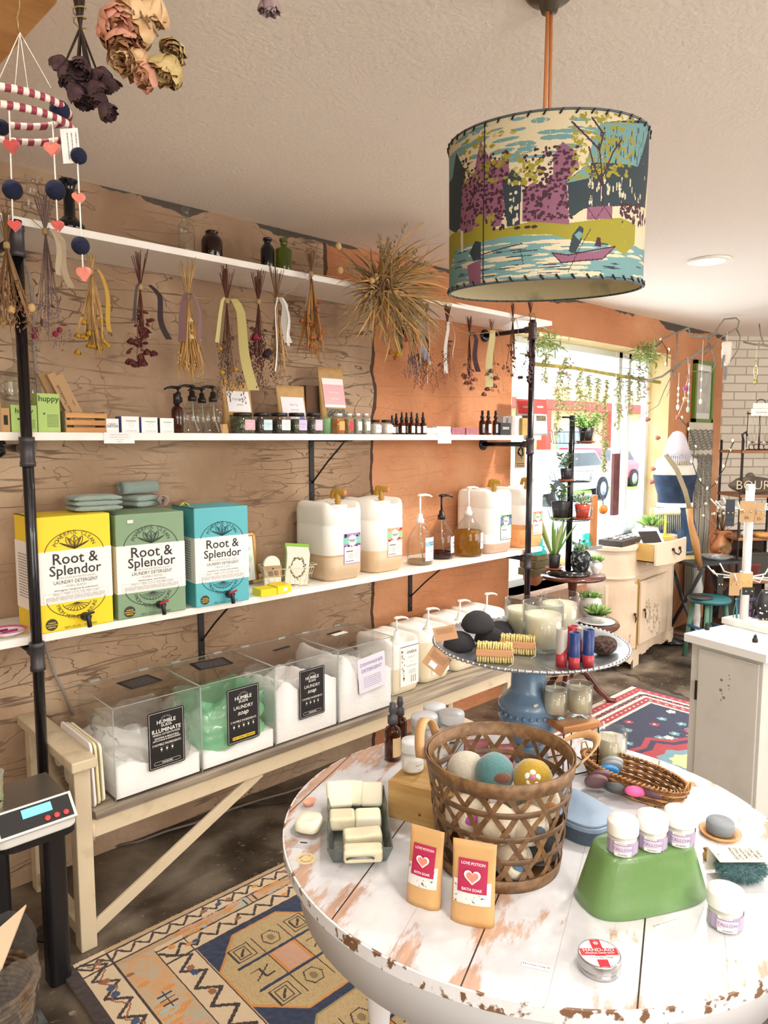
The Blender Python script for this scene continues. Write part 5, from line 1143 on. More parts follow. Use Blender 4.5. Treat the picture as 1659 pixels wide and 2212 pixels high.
bunch(1014,722,684,850,46,'rust leaf bouquet with dark maroon ribbon',stemr,[('rose',4,rose,.014,.55,.9)],[(ribm('maroon','#43202c'),-.2,.95,.034),(ribm('maroon'),1.1,.6,.02)],seed=14,y=2.37,leaves=14,lm=rose)
bunch(1062,718,690,862,60,'cream bloom bouquet with broad pale yellow ribbons',stemb,[('rose',5,M('mauve_petal','#7a5a50',.9),.015,.4,.95)],[(ribm('butter','#d2c892'),1.8,.85,.05),(ribm('butter'),-.7,.8,.03)],seed=15,y=2.37,leaves=10,lm=rose)
bunch(1108,690,655,822,58,'rust seed pod bouquet with sheer cream ribbon left of the right pipe',stemr,[('ball',8,M('rust_pod','#6f4534',.9),.009,.5,1.0),('seed',10,cream_p,.004,.5,.9)],[(ribm('cream','#cdbf9e'),.5,.5,.03)],seed=16,y=2.36)
bunch(1146,680,650,842,50,'dark bouquet with dusty pink ribbon in front of the right pipe',stemr,[('ball',9,M('plum_pod','#3d2226',.9),.009,.5,1.0),('seed',8,lav_,.004,.4,.8)],[(ribm('dusty_pink','#a9827f'),.8,.65,.03)],seed=17,y=2.32)
b = MB();tw = [(12,452),(55,462),(98,500),(150,545),(198,588),(250,605),(303,620),(350,626),(406,640),(450,646),(490,650),(525,645),(558,652),(597,648),(640,622),(672,592),(740,600),(800,640),(862,672),(893,678),(918,690),(966,700),(1014,722),(1062,718),(1108,690),(1146,680)]
b.tube([tuple(at(x,y_,y=2.352)) for x,y_ in tw],.0014,M('jute_twine'),5);tag(b.build('twine'),'long jute twine strung below the top shelf carrying the dried bouquets','twine')

# big burst of grasses over the top shelf
wc = at(822,625,y=2.36);S_ = depth(wc)/FPX
wr_ = thing('dried_wreath','large wild burst of dried grasses and reeds over the middle of the top shelf','wreath',wc);r = random.Random(99)
b1,b2,b3,b4 = MB(),MB(),MB(),MB()
for i in range(340):
 a = r.uniform(0,2*PI);rad = Vector((math.cos(a),-.35+r.uniform(-.5,.3),math.sin(a)*.85));base = Vector((r.uniform(-.05,.05),r.uniform(-.03,.02),r.uniform(-.04,.04)))
 if i < 250: blade(b1,base,rad,(90+r.uniform(0,75))*S_*(1.1 if math.cos(a) > .2 or math.sin(a) < -.3 else .85),r.uniform(.005,.012),[straw,M('golden_blade'),M('grey_straw','#9c8a68',.9)][i % 3],r,1.1,8)
 elif i < 300:
  e = base+rad*r.uniform(80,125)*S_;b2.tube([base,(base+e)/2+Vector((0,0,.01)),e],[.0012,.001,.0006],stemb,4)
  for k in range(7): b2.ball(e-rad*k*.006+Vector((r.gauss(0,.004),r.gauss(0,.003),r.gauss(0,.004))),.0035,M('grey_straw'),6,(1,1,1.5))
 else: blade(b3,base,rad,r.uniform(.05,.09),r.uniform(.012,.022),[M('silver_leaf','#a3968a',.9),M('brown_leaf')][i % 2],r,.6,5)
b1.build('reed_blades',wr_);b2.build('seed_stalks',wr_);b3.build('broad_leaves',wr_)
for px,py in ((731,532),(735,584),(850,574),(803,606),(812,598)):
 q = at(px,py,y=2.29)-wc;b = MB();b.ball(q,.013,pod,14,(1,1,1.1));b.tube([tuple(q),(0,0,0)],.001,stemb,4);b.build('poppy_pod',wr_)
for i in range(70):        # pale feather grass sweeping to the lower right
 a = r.uniform(-.85,-.35);d = Vector((math.cos(a),-.3,math.sin(a)));base = Vector((r.uniform(0,.06),-.03,-.03));e = base+d*r.uniform(90,150)*S_;b4.tube([base,(base+e)/2+Vector((0,-.01,.012)),e],[.0008,.0014,.0004],M('feather_grass','#c4ae88',.9),4)
b4.build('feather_grass',wr_)
# ------------------------------------------------------------------ rugs
def make_rug(cv,x0,y0,dx,dy,name,label,th=.012):
 """canvas u along dx, v along dy from corner (x0, y0)"""
 t_ = thing(name,label,'rug',(0,0,0));D,E_ = Vector(dx),Vector(dy)
 cv.mesh('pile',lambda u,v: Vector((x0,y0,th))+D*u+E_*v+Vector((0,0,.0015*noise.noise(Vector((u*60,v*60,0))))),vcol('wool_pile',.95,(400,.5),.2),t_,flip=(D.cross(E_).z < 0))
 b = MB();P = [Vector((x0,y0,0)),Vector((x0,y0,0))+D*cv.W,Vector((x0,y0,0))+D*cv.W+E_*cv.H,Vector((x0,y0,0))+E_*cv.H]
 if D.cross(E_).z < 0: P.reverse()
 b.prism([(p.x,p.y) for p in P],.001,th-.002,M('rug_back','#6d5a44',.95));b.build('backing',t_)
 r = random.Random(4);b = MB();n = int(cv.H/.009) if name == 'kilim_rug' else 0
 for i in range(int(cv.W/.006)):
  u = i*.006;p = Vector((x0,y0,.006))+D*u;b.tube([p,p-E_*r.uniform(.012,.022)+Vector((0,0,-.003))],.0014,M('wool_fringe','#b5a58c',.95),3)
 b.build('fringe',t_);return t_
cv = Canvas(540,386,1.9,1.35,'#bfa382')
cr_,dkb,navy,ora,blu,rosy = '#d3bd9c','#2e1c1a','#10274a','#d08a3e','#2c4468','#c99c84'
cv.put(cv.N > .62,'#cf9a62',.7);cv.put(cv.N < .3,'#b3a890',.8)
cv.rect(0,0,1.9,.10,'#b89a76');cv.rect(0,0,.035,1.35,dkb);cv.rect(.035,0,.13,1.35,cr_);cv.rect(.245,.10,.34,1.35,cr_);cv.rect(.035,.02,1.9,.075,cr_);cv.rect(.245,.125,1.9,.19,cr_)
def zig(x,horizontal,o,amp,step,col,w,n=60):
 P = [(x+i*step,o+amp*(1 if i % 2 else -1)) for i in range(n)];cv.line(P if horizontal else [(q,p) for p,q in P],w,col,.12)
zig(.04,True,.047,.017,.03,dkb,.008,62);zig(.25,True,.158,.02,.035,dkb,.009,48)
zig(.02,False,.083,.03,.045,dkb,.010,30);zig(.16,False,.292,.03,.045,dkb,.011,28);zig(.04,False,.083,.018,.045,'#8f4f35',.005,30)
for k,(a,hz) in enumerate(((.035,0),(.13,0),(.245,0),(.34,0),(.02,1),(.078,1),(.122,1),(.192,1))):
 cv.line([(a,.02 if a < .2 else .12),(a,1.35)] if not hz else [(.035 if a < .1 else .245,a),(1.9,a)],.006,dkb,.08)
rr = random.Random(2)
for i in range(40):
 u = rr.uniform(.05,1.85);c = rr.choice([blu,ora,'#8f5a3c']);cv.ell(u,rr.choice([.047,.158]),.012,.008,c,.3);v = rr.uniform(.1,1.3);cv.ell(rr.choice([.083,.292]),v,.012,.012,c,.3)
 for q in range(3): cv.ell(rr.uniform(.15,.23),rr.uniform(.2,1.3),.02,.008,rr.choice([ora,'#a9b0a6',rosy]),.5);cv.ell(rr.uniform(.3,1.8),rr.uniform(.08,.12),.03,.008,rr.choice([ora,'#a9b0a6',rosy]),.5)
for v in (.32,.55,.8,1.1):
 for s in (-1,0,1): cv.line([(.165,v+s*.02),(.205,v+s*.02)],.006,dkb,.2)
 cv.line([(.185,v-.035),(.185,v+.035)],.006,dkb,.2)
for u in (.6,1.0,1.5):
 for s in (-1,0,1): cv.line([(u+s*.02,.085),(u+s*.02,.115)],.006,dkb,.2)
cv.rect(.345,.197,1.9,1.35,navy)
def octo(cx,cy,rx,ry,c,k=.42): cv.poly([(cx-rx,cy-ry*k),(cx-rx*k,cy-ry),(cx+rx*k,cy-ry),(cx+rx,cy-ry*k),(cx+rx,cy+ry*k),(cx+rx*k,cy+ry),(cx-rx*k,cy+ry),(cx-rx,cy+ry*k)],c)
for ci,cu in enumerate((.545,.99,1.44)):
 for cj,cw2 in enumerate((.42,.86,1.30)):
  octo(cu,cw2,.205,.205,ora if (ci+cj) % 2 == 0 else '#9c8a5c');octo(cu,cw2,.196,.198,'#bfa677')
  cv.put(((np.abs(cv.X-cu) < .2)&(np.abs(cv.Y-cw2) < .2)&(cv.R > .75)&(cv.a[:,:,0] > .3)),'#a78f64',.6)
  cv.rect(cu-.05,cw2-.062,cu+.05,cw2+.062,ora);cv.rect(cu-.04,cw2-.05,cu+.04,cw2+.05,rosy)
  for s in (-1,1): cv.line([(cu-.15,cw2+s*.058),(cu+.15,cw2+s*.058)],.009,navy);cv.line([(cu+s*.05,cw2-.15),(cu+s*.05,cw2+.15)],.004,dkb)
  for sx in (-1,1):
   for sy in (-1,0,1):
    x,y = cu+sx*.105,cw2+sy*.112
    if sy:
     for off in (0,.012): cv.line([(x-.032+off,y-.034+off),(x+.032-off,y-.034+off),(x+.032-off,y+.034-off),(x-.032+off,y+.034-off),(x-.032+off,y-.034+off)],.004,dkb,.05)
     cv.line([(x-.01,y+.012),(x+.01,y-.012)],.008,dkb)
    else: cv.line([(x-.03,y-.02),(x,y-.02),(x,y+.02),(x+.03,y+.02)],.006,dkb);cv.line([(x-.03,y+.02),(x+.03,y-.02)],.005,dkb)
  for sy in (-1,1): cv.line([(cu+.03*math.cos(a),cw2+sy*.112+.035*math.sin(a)) for a in [i*PI/3 for i in range(7)]],.004,dkb);cv.ell(cu,cw2+sy*.112,.012,.014,'#8a7450')
 for cw2 in (.64,1.08): cv.ell(cu+.222,cw2,.03,.03,'#b5582f',.3);cv.ell(cu+.222,cw2,.015,.015,'#e0c9a0')
make_rug(cv,.67,2.13,(1,0,0),(0,-1,0),'kilim_rug','tan and navy hand-knotted rug with octagon medallions under the round table')
cv = Canvas(300,260,1.5,1.3,'#8f2735');rd,iv,nv,pk = '#a3303f','#e6d6c3','#1f2748','#d9848b'
cv.rect(.0,0,1.5,.03,'#e8dcc8');cv.rect(.0,.0,.03,1.3,'#3a2030')
for d,w,c in ((.03,.05,rd),(.08,.075,iv),(.155,.05,rd),(.205,.02,iv)):
 cv.rect(d,d,1.5,d+w,c);cv.rect(d,d,d+w,1.3,c)
cv.rect(.225,.225,1.5,1.3,nv)
for i in range(26):
 for o,c,s in ((.055,pk,.010),(.118,nv,.020),(.18,iv,.009)):
  cv.ell(o+.05*i+.02,o,s,s*.8,c,.25);cv.ell(o,o+.05*i+.02,s*.8,s,c,.25)
 cv.ell(.118+.05*i+.045,.118,.008,.02,rd,.2);cv.ell(.118,.118+.05*i+.045,.02,.008,rd,.2)
for i in range(90):
 u,v = rr.uniform(.25,1.45),rr.uniform(.25,1.28);c = rr.choice([pk,rd,iv,'#6b93a0',rd]);
 for k in range(5): cv.ell(u+.018*math.cos(k*1.26),v+.018*math.sin(k*1.26),.011,.011,c,.15)
 cv.ell(u,v,.008,.008,iv)
for r_1,c in ((.30,rd),(.26,nv),(.22,rd),(.14,'#6b93a0'),(.08,'#e3c98f')): cv.poly([(.85+r_1*(1+.25*(i % 2))*math.cos(i*PI/8)*.9,.72+r_1*(1+.25*(i % 2))*math.sin(i*PI/8)*.8) for i in range(16)],c,.06)
make_rug(cv,4.29,2.19,(-1,0,0),(0,-1,0),'red_rug','crimson and navy oriental rug on the floor beyond the round table')

# ------------------------------------------------------------------ round table
TC = Vector((1.275,.885,0));TZ = .75;TA = math.radians(24);EA = math.atan2(-.911,.412)
def ell(r,n=96,k=1.): return [(TC.x+(.55+r)*math.cos(2*PI*i/n)*math.cos(EA)-(.519+r)*math.sin(2*PI*i/n)*math.sin(EA),TC.y+(.55+r)*math.cos(2*PI*i/n)*math.sin(EA)+(.519+r)*math.sin(2*PI*i/n)*math.cos(EA)) for i in range(n)]
def worn_paint():
 m = bpy.data.materials.new('worn_white_paint');m.use_nodes = True;nt = m.node_tree;L = nt.links;b = nt.nodes['Principled BSDF'];b.inputs['Roughness'].default_value = .28
 tc = nd(nt,'ShaderNodeTexCoord');mp = nd(nt,'ShaderNodeMapping');mp.inputs['Rotation'].default_value = (0,0,-TA);L.new(tc.outputs['Object'],mp.inputs[0])
 def noi(sc,st,d=8):
  a = nd(nt,'ShaderNodeMapping');a.inputs['Scale'].default_value = st;L.new(mp.outputs[0],a.inputs[0]);n = nd(nt,'ShaderNodeTexNoise');n.inputs['Scale'].default_value = sc;n.inputs['Detail'].default_value = d;n.inputs['Roughness'].default_value = .62;L.new(a.outputs[0],n.inputs['Vector']);return n.outputs[0]
 def ramp(s,st):
  r = nd(nt,'ShaderNodeValToRGB');e = r.color_ramp.elements
  for k,(p,c) in enumerate(st):
   if k > 1: e.new(.9)
   e[k].position = p;e[k].color = (*lin(c),1)
  L.new(s,r.inputs[0]);return r.outputs[0]
 def mth(op,a,b_=None,c=None):
  n = nd(nt,'ShaderNodeMath',operation=op)
  for k,v in enumerate((a,b_,c)):
   if v is None: continue
   if hasattr(v,'is_linked'): L.new(v,n.inputs[k])
   else: n.inputs[k].default_value = v
  return n.outputs[0]
 def mix(f,a,c):
  n = nd(nt,'ShaderNodeMixRGB')
  for k,v in enumerate((f,a,c)):
   if hasattr(v,'is_linked'): L.new(v,n.inputs[k])
   else: n.inputs[k].default_value = (*lin(v),1)
  return n.outputs[0]
 sp = nd(nt,'ShaderNodeSeparateXYZ');L.new(mp.outputs[0],sp.inputs[0])
 o = nd(nt,'ShaderNodeVectorMath',operation='SUBTRACT');o.inputs[1].default_value = (TC.x,TC.y,TZ);L.new(tc.outputs['Object'],o.inputs[0])
 fl = nd(nt,'ShaderNodeVectorMath',operation='MULTIPLY');fl.inputs[1].default_value = (1,1,0);L.new(o.outputs[0],fl.inputs[0])
 ln = nd(nt,'ShaderNodeVectorMath',operation='LENGTH');L.new(fl.outputs[0],ln.inputs[0])
 rim = mth('MULTIPLY',mth('SUBTRACT',ln.outputs['Value'],.455),3.2);rim = mth('MAXIMUM',rim,0)
 w0 = (TC.x*.0)  # plank coordinate: distance across the boards
 sy = mth('ADD',sp.outputs[1],.0);s0 = math.sin(-TA)*.786+math.cos(-TA)*.671
 q = mth('DIVIDE',mth('SUBTRACT',sy,s0-10*.1285),.1285);fr = mth('FRACT',q);dist = mth('MULTIPLY',mth('PINGPONG',q,.5),.1285)
 near = mth('MAXIMUM',mth('SUBTRACT',.3,mth('MULTIPLY',dist,9)),0)
 wear = mth('ADD',mth('ADD',noi(3.2,(.9,2.6,1)),mth('MULTIPLY',rim,.55)),mth('MULTIPLY',near,.35))
 wear = mth('ADD',wear,mth('MULTIPLY',mth('SUBTRACT',noi(14,(1,3,1)),.5),.45))
 paint = ramp(noi(5,(1,1,1)),[(.3,'#c4c7ce'),(.55,'#d8dae0'),(.7,'#e4e5e8')])
 woodc = ramp(noi(9,(1,9,1)),[(.3,'#96684a'),(.6,'#c08b60'),(.8,'#cfa47c')])
 col = mix(ramp(wear,[(.635,'#000000'),(.70,'#e6e6e6')]),paint,woodc)
 col = mix(ramp(wear,[(.48,'#000000'),(.66,'#6c6c6c')]),col,'#b3a092')
 q2 = mth('MULTIPLY',mth('PINGPONG',mth('DIVIDE',mth('SUBTRACT',sy,s0-10*.257),.257),.5),.257)
 seam = mth('LESS_THAN',dist,.0006);col = mix(mth('MULTIPLY',seam,.55),col,'#8d8078');seam = mth('LESS_THAN',q2,.0014);col = mix(seam,col,'#33261e');L.new(col,b.inputs['Base Color'])
 u = nd(nt,'ShaderNodeBump');u.inputs['Strength'].default_value = .35;u.inputs['Distance'].default_value = .004;L.new(paint,u.inputs['Height']);L.new(u.outputs[0],b.inputs['Normal']);return m
chip = M('chipped_white_paint','#e0e1e5',.4,var=(42,'#7a5a42',.555,.60),bump=(30,.2));aprm = M('white_apron_paint','#e4e6ec',.45,var=(26,'#8a7466',.68,.71))
tb = thing('round_table','round plank table with worn white paint in the foreground','table',(0,0,0))
b = MB();b.prism(ell(-.004),TZ-.001,TZ,worn_paint());b.prism(ell(0),TZ-.026,TZ-.001,chip);b.build('tabletop',tb,.0015)
b = MB();P1,P2 = ell(-.035),ell(-.055);n = len(P1);vs = [(x,y,z) for z in (TZ-.13,TZ-.026) for P in (P1,P2) for x,y in P]
b.add(vs,[f for i in range(n) for f in ((i,(i+1) % n,2*n+(i+1) % n,2*n+i),(n+(i+1) % n,n+i,3*n+i,3*n+(i+1) % n),((i+1) % n,i,n+i,n+(i+1) % n))],aprm,None,True);b.build('apron',tb)
for k in range(4):
 a = math.radians(205+90*k);x,y = TC.x+.36*math.cos(a),TC.y+.36*math.sin(a);b = MB()
 b.lathe([(.018,.0125),(.026,.03),(.020,.06),(.030,.10),(.024,.14),(.036,.30),(.040,.42),(.028,.47),(.040,.50),(.042,.52),(.030,.54)],aprm,24,TR((x,y,0)));b.box((x,y,TZ-.12),(.08,.08,.19),aprm,rot=(0,0,a));b.build('leg',tb)

# ------------------------------------------------------------------ goods on the table
def T_(px,py,z=TZ): return at(px,py,z=z)
galv = M('galvanised_steel','#848b88',.42,.75,var=(35,'#5f6764',.4,.65),bump=(40,.1));soapm = M('ivory_soap','#ece8d2',.45,sss=.15,bump=(25,.15));soapc = M('cream_soap','#ddd5b8',.5,sss=.1,bump=(40,.35))
A,B_,C_ = T_(706,1878),T_(850,1872),T_(698,1700,.79);ex = (B_-A);tw_ = ex.length;ex = ex.normalized();ey = Vector((-ex.y,ex.x,0));tl = (C_-A).dot(ey)
tray = thing('metal_tray','grey galvanised loaf tray with wire handles holding ivory soap bars','tray',(A+B_)/2+ey*tl/2,math.atan2(ex.y,ex.x))
b = MB();wb_,lb_,hb_ = tw_*.82,tl*.86,.040
r0 = [(-wb_/2,-lb_/2,.002),(wb_/2,-lb_/2,.002),(wb_/2,lb_/2,.002),(-wb_/2,lb_/2,.002)];r1 = [(-tw_/2,-tl/2,hb_),(tw_/2,-tl/2,hb_),(tw_/2,tl/2,hb_),(-tw_/2,tl/2,hb_)]
ins = lambda R,d,z: [(x-math.copysign(d,x),y-math.copysign(d,y),zz+z) for x,y,zz in R]
b.loft([r0,r1,ins(r1,.003,0),ins(r0,.003,.002)],galv,False);b.build('pan',tray,.0006)
b = MB()
for s in (-1,1): b.tube([(-.026,s*(tl/2-.004),.024),(-.026,s*(tl/2+.012),.026),(-.022,s*(tl/2+.018),.032),(.022,s*(tl/2+.018),.032),(.026,s*(tl/2+.012),.026),(.026,s*(tl/2-.004),.024)],.0022,galv,8)
b.build('wire_handles',tray)
def soap(px,py,z,dims,rot,mat,label,group='ivory soap bars',bev=.007):
 p = at(px,py,z=z);b = MB();b.box((0,0,0),dims,mat);o = b.build('soap_bar',None,bev,3,loc=p);o.rotation_euler = (rot[0],rot[1],rot[2]+tray.rotation_euler.z);return tag(o,label,'soap',group)
for px,py,z,d,rt,m_,lab in ((733,1716,.790,(.058,.022,.060),(-.75,0,.1),soapm,'leftmost ivory soap bar standing at the far end of the tray'),(765,1713,.788,(.040,.020,.056),(-.7,0,-.2),soapm,'middle upright ivory soap bar at the far end of the tray'),
 (803,1716,.786,(.050,.022,.054),(-.7,0,-.1),soapm,'right upright ivory soap bar at the far end of the tray'),(739,1770,.778,(.056,.048,.030),(0,0,0),soapc,'squarish soap bar in the second row of the tray, left'),
 (795,1768,.778,(.056,.046,.030),(0,0,0),soapm,'squarish soap bar in the second row of the tray, right'),(783,1808,.780,(.080,.034,.030),(.15,0,.1),soapc,'long cream soap bar lying third row in the tray'),(784,1842,.778,(.078,.030,.030),(.2,0,0),soapc,'long cream soap bar with scooped edge nearest the tray front')):
 soap(px,py,z,d,rt,m_,lab)
gd = T_(668,1797);t_ = thing('soap_dish','clear square dish under the single soap at the left table edge','dish',gd,.55);b = MB();b.lathe([(0,.001),(.030,.001),(.036,.010),(.034,.010),(.029,.003)],GLASS,24,sq=5);b.build('glass_dish',t_)
sb = MB();sb.ball((0,0,.022),.028,soapm,28,(1.02,.95,.66));sb = MB();sb.lathe([(0,.004),(.020,.004),(.027,.010),(.028,.022),(.024,.032),(.010,.029),(0,.026)],soapm,32,sq=3.6);o = sb.build('soap_cube',loc=gd+Vector((0,0,.002)));o.rotation_euler = (0,0,.55);tag(o,'pillow-shaped ivory soap on a clear dish at the left table edge','soap')
b = MB();b.lathe([(0,0),(.010,.001),(.018,.012),(.016,.013),(.008,.005),(0,.004)],M('peach_shell','#dc9c84',.5),20,TR(sc=(1,.75,1)));o = b.build('shell',loc=T_(668,1740));tag(o,'small peach coloured shell behind the single soap','shell')
b = MB();T = TR(T_(661,1855)+Vector((0,0,.0006)),(0,0,-.35));b.prism([(.020*math.cos(a),.020*math.sin(a)) for a in [i*PI/20 for i in range(40)]],-.0004,0,M('kraft_sticker','#e0cc9c',.6),T);arc_text(b,T @ TR((0,0,.0004)),'Vanilla',.012,PI*.85,PI*.15,.008,ink);arc_text(b,T @ TR((0,0,.0004)),'Chamomile',.012,PI*1.1,PI*1.9,.0065,ink,True)
o = b.build('round_sticker');tag(o,'round pale Vanilla Chamomile sticker at the left table edge','sticker')
b = MB();T = TR(T_(655,1828)+Vector((0,0,.0004)),(0,0,-.9));fine_lines(b,T,-.03,.02,-.008,.008,3,GREYP,.15,8);fine_lines(b,T,-.01,.006,.010,.017,1,ink,.4,2);tag(b.build('printed_note'),'small printed lettering stuck beside the single soap','note')
capped(0,35,1518,'larger amber spray bottle with grey cap behind the soap tray','amber spray bottles on the table',capf=.36,spray=True,loc=T_(848,1640),name='spray_bottle',capm=M('grey_sprayer','#4b4d54',.35),lab=M('buff_label','#d8b98a',.6))
capped(0,30,1505,'amber spray bottle half hidden behind the larger one','amber spray bottles on the table',capf=.36,spray=True,loc=T_(864,1612),name='spray_bottle',capm=M('grey_sprayer'))
# wooden crate-box with glass jars
A,B_ = T_(838,1764),T_(955,1796);ex = (B_-A).normalized();rz = math.atan2(ex.y,ex.x);hbx = zat(A,1686)-TZ;d_ = .12;wbx = .20
wx = thing('wooden_box','golden pine box under the white-lidded jars left of the basket','box',A+ex*wbx/2+Vector((-ex.y,ex.x,0))*d_/2,rz);b = MB();b.box((0,0,hbx/2),(wbx,d_,hbx),wood('golden_pine','#c7a469','#aa8349',(1.2,10,10),.5));b.build('carcass',wx,.002)
b = MB();b.lathe([(0,0),(.003,.002),(.003,.004),(0,.004)],M('knot_brown','#6e4a25',.6),12,TR((-.02,-d_/2,hbx*.3),(PI/2,0,0)));b.build('knot',wx)
jarm = M('pale_cream_filling','#e8e5df',.6);lidm = M('white_lid','#eeedeb',.3);lidb = M('bluish_white_lid','#e2e5ea',.3)
def wjar(p,R,h,label,group,lm=lidm,lab=None,fill=jarm,rz=0.,lh=.34):
 t_ = thing('lidded_jar',label,'jar',p,rz,group);hb = h*(1-lh)
 b = MB();b.lathe([(0,0),(R*.86,0),(R*.97,.004),(R*.97,hb*.88),(R*.86,hb),(R*.86,h*.97)],GLASS,40);b.build('glass_body',t_)
 b = MB();b.lathe([(0,.004),(R*.86,.004),(R*.90,.010),(R*.90,hb*.80),(0,hb*.82)],fill,36);b.build('filling',t_)
 b = MB();b.lathe([(R*.97,hb),(R,hb+.002),(R,h-.004),(R*.96,h),(0,h)],lm,40);b.build('lid',t_)
 if lab: b = MB();lab(b,R*.975,hb);b.build('label',t_)
 return t_
def plain_label(b,R,hb): curved_label(b,R,hb*.4,R*2.2,hb*.5,-.1,M('clearish_label','#dcdddb',.5),[('bath salt',.006,.003,GREYP),('8 oz',.005,-.008,GREYP)])
for px,py,zz,wpx,tp,lab in ((892,1676,0,50,1598,'nearest glass jar with white lid on the pine box'),(948,1650,0,52,1583,'glass jar with white lid behind the nearest, seen through the basket handle'),(918,1615,0,60,1545,'glass jar with white lid in the middle of the back row'),(978,1608,0,56,1538,'glass jar with white lid at the right of the back row'),(940,1588,0,50,1524,'glass jar with white lid farthest from the photographer')):
 z0 = TZ+hbx if 'pine box' in lab else TZ;p = at(px,py,z=z0);s = depth(p)/FPX;p = p+HF*(wpx/2*s);h = zat(p,tp)-z0;wjar(p,wpx/2*s,min(h,.085),lab,'white-lidded glass jars behind the basket',lidb,plain_label)
# open-weave basket with felted balls
bc = T_(1076,1850);bk = thing('split_wood_basket','open-weave brown split-wood basket with leather handles full of felted balls','basket',bc);s_ = depth(bc)/FPX
splint = wood('brown_splint','#84633f','#5f4329',(2,2,2),.45,30);splint2 = M('dark_splint','#6d4f31',.45,var=(30,'#4d361f',.4,.7));leather = M('tan_leather','#c79b6c',.5,bump=(200,.1));stitch = M('leather_stitch','#7a5430',.7)
Rb,Rt,Hb_ = .119,.146,.224
rad = lambda z: Rb+(Rt-Rb)*(z/Hb_)**.9
def hoop(z0,z1,off,m_,th=.002,name='hoop',n=72,ry=1.):
 b = MB();R0,R1 = rad(z0)+off,rad(z1)+off;b.lathe([(R0,z0),(R1,z1),(R1+th,z1),(R0+th,z0),(R0,z0)],m_,n,close=True);return b
for z0,z1,off,nm in ((.0,.026,.002,'base_hoop'),(.197,.226,.002,'rim_hoop'),(.199,.224,-.003,'inner_rim')): hoop(z0,z1,off,splint,.0025).build(nm,bk)
for z in (.058,.106,.156): hoop(z,z+.012,.0005*(1 if z > .1 else -1),splint2,.0015).build('weaver',bk)
for sgn in (-1,1):
 b = MB()
 for k in range(17):
  a0 = 2*PI*k/17;pts = []
  for i in range(15):
   f = i/14;z = .006+f*.206;a = a0+sgn*f*.95;R = rad(z)+(.0018 if (int(f*7+k) % 2) else -.0012);pts.append((R*math.cos(a),R*math.sin(a),z))
  n0 = len(b.v)
  for i in range(14):
   p,q = Vector(pts[i]),Vector(pts[i+1]);t = (q-p).normalized();nr = Vector((p.x,p.y,0)).normalized();sd = t.cross(nr)*.0052
   b.add([tuple(p-sd),tuple(p+sd),tuple(q+sd),tuple(q-sd),tuple(p-sd+nr*.001),tuple(p+sd+nr*.001),tuple(q+sd+nr*.001),tuple(q-sd+nr*.001)],[(0,1,2,3),(7,6,5,4),(0,3,7,4),(1,5,6,2)],splint if sgn > 0 else splint2)
 b.build('diagonal_splints',bk)
b = MB();b.lathe([(0,.004),(Rb,.004),(Rb,.007),(0,.007)],splint2,40);b.build('base',bk)
for a0,lab in ((math.radians(112),0),(math.radians(-28),1)):
 b = MB();d0 = Vector((math.cos(a0),math.sin(a0),0));sd = Vector((-d0.y,d0.x,0));pts = [];R = Rt+.006
 for i in range(17): f = i/16*PI;pts.append(tuple(d0*(R+(.012+.02*lab)*math.sin(f)+(.0 if not lab else .03*math.sin(f)))+sd*(.048*math.cos(f))+Vector((0,0,.200+(.062-.03*lab)*math.sin(f)))))
 b.ribbon(pts,.021,leather,d0 if not lab else (d0+Vector((0,0,.9))),.0028);b.build('leather_handle',bk)
felt = lambda n,c: M('felt_'+n,c,.95,bump=(160,.3),sheen=.4)
iv_ = felt('ivory','#d9cdb6');r = random.Random(5)
balls = [((-.052,.035,.155),'grey','#b9b4a6','grey-beige felt ball at the left of the basket top',None),((-.008,.002,.168),'teal','#4f7d80','teal and brown felt ball on top in the middle of the basket','brown'),((.052,-.018,.166),'ochre','#a98a1e','ochre felt ball with white daisy on top of the basket','daisy'),
 ((-.06,-.02,.098),'w',None,'white felt ball with magenta patch at the left inside the basket','#b0509c'),((-.012,-.062,.105),'w',None,'white felt ball in the front middle of the basket',None),((.038,-.058,.100),'w',None,'white felt ball with grey feather mark near the basket front','#4d5560'),((.074,.01,.105),'w',None,'white felt ball with orange patch at the right of the basket','#b87433'),
 ((-.045,-.048,.040),'w',None,'white felt ball with dark red patch low in the basket','#6e1626'),((.012,-.064,.040),'w',None,'white felt ball with blue flower low in the basket front','#51718e'),((.062,-.028,.042),'b','#2b2a2c','black felt ball with white curl low at the right of the basket',None),((.0,.04,.045),'w',None,'plain ivory felt ball at the basket bottom behind',None),((.03,.052,.105),'w',None,'plain ivory felt ball in the back of the basket',None)]
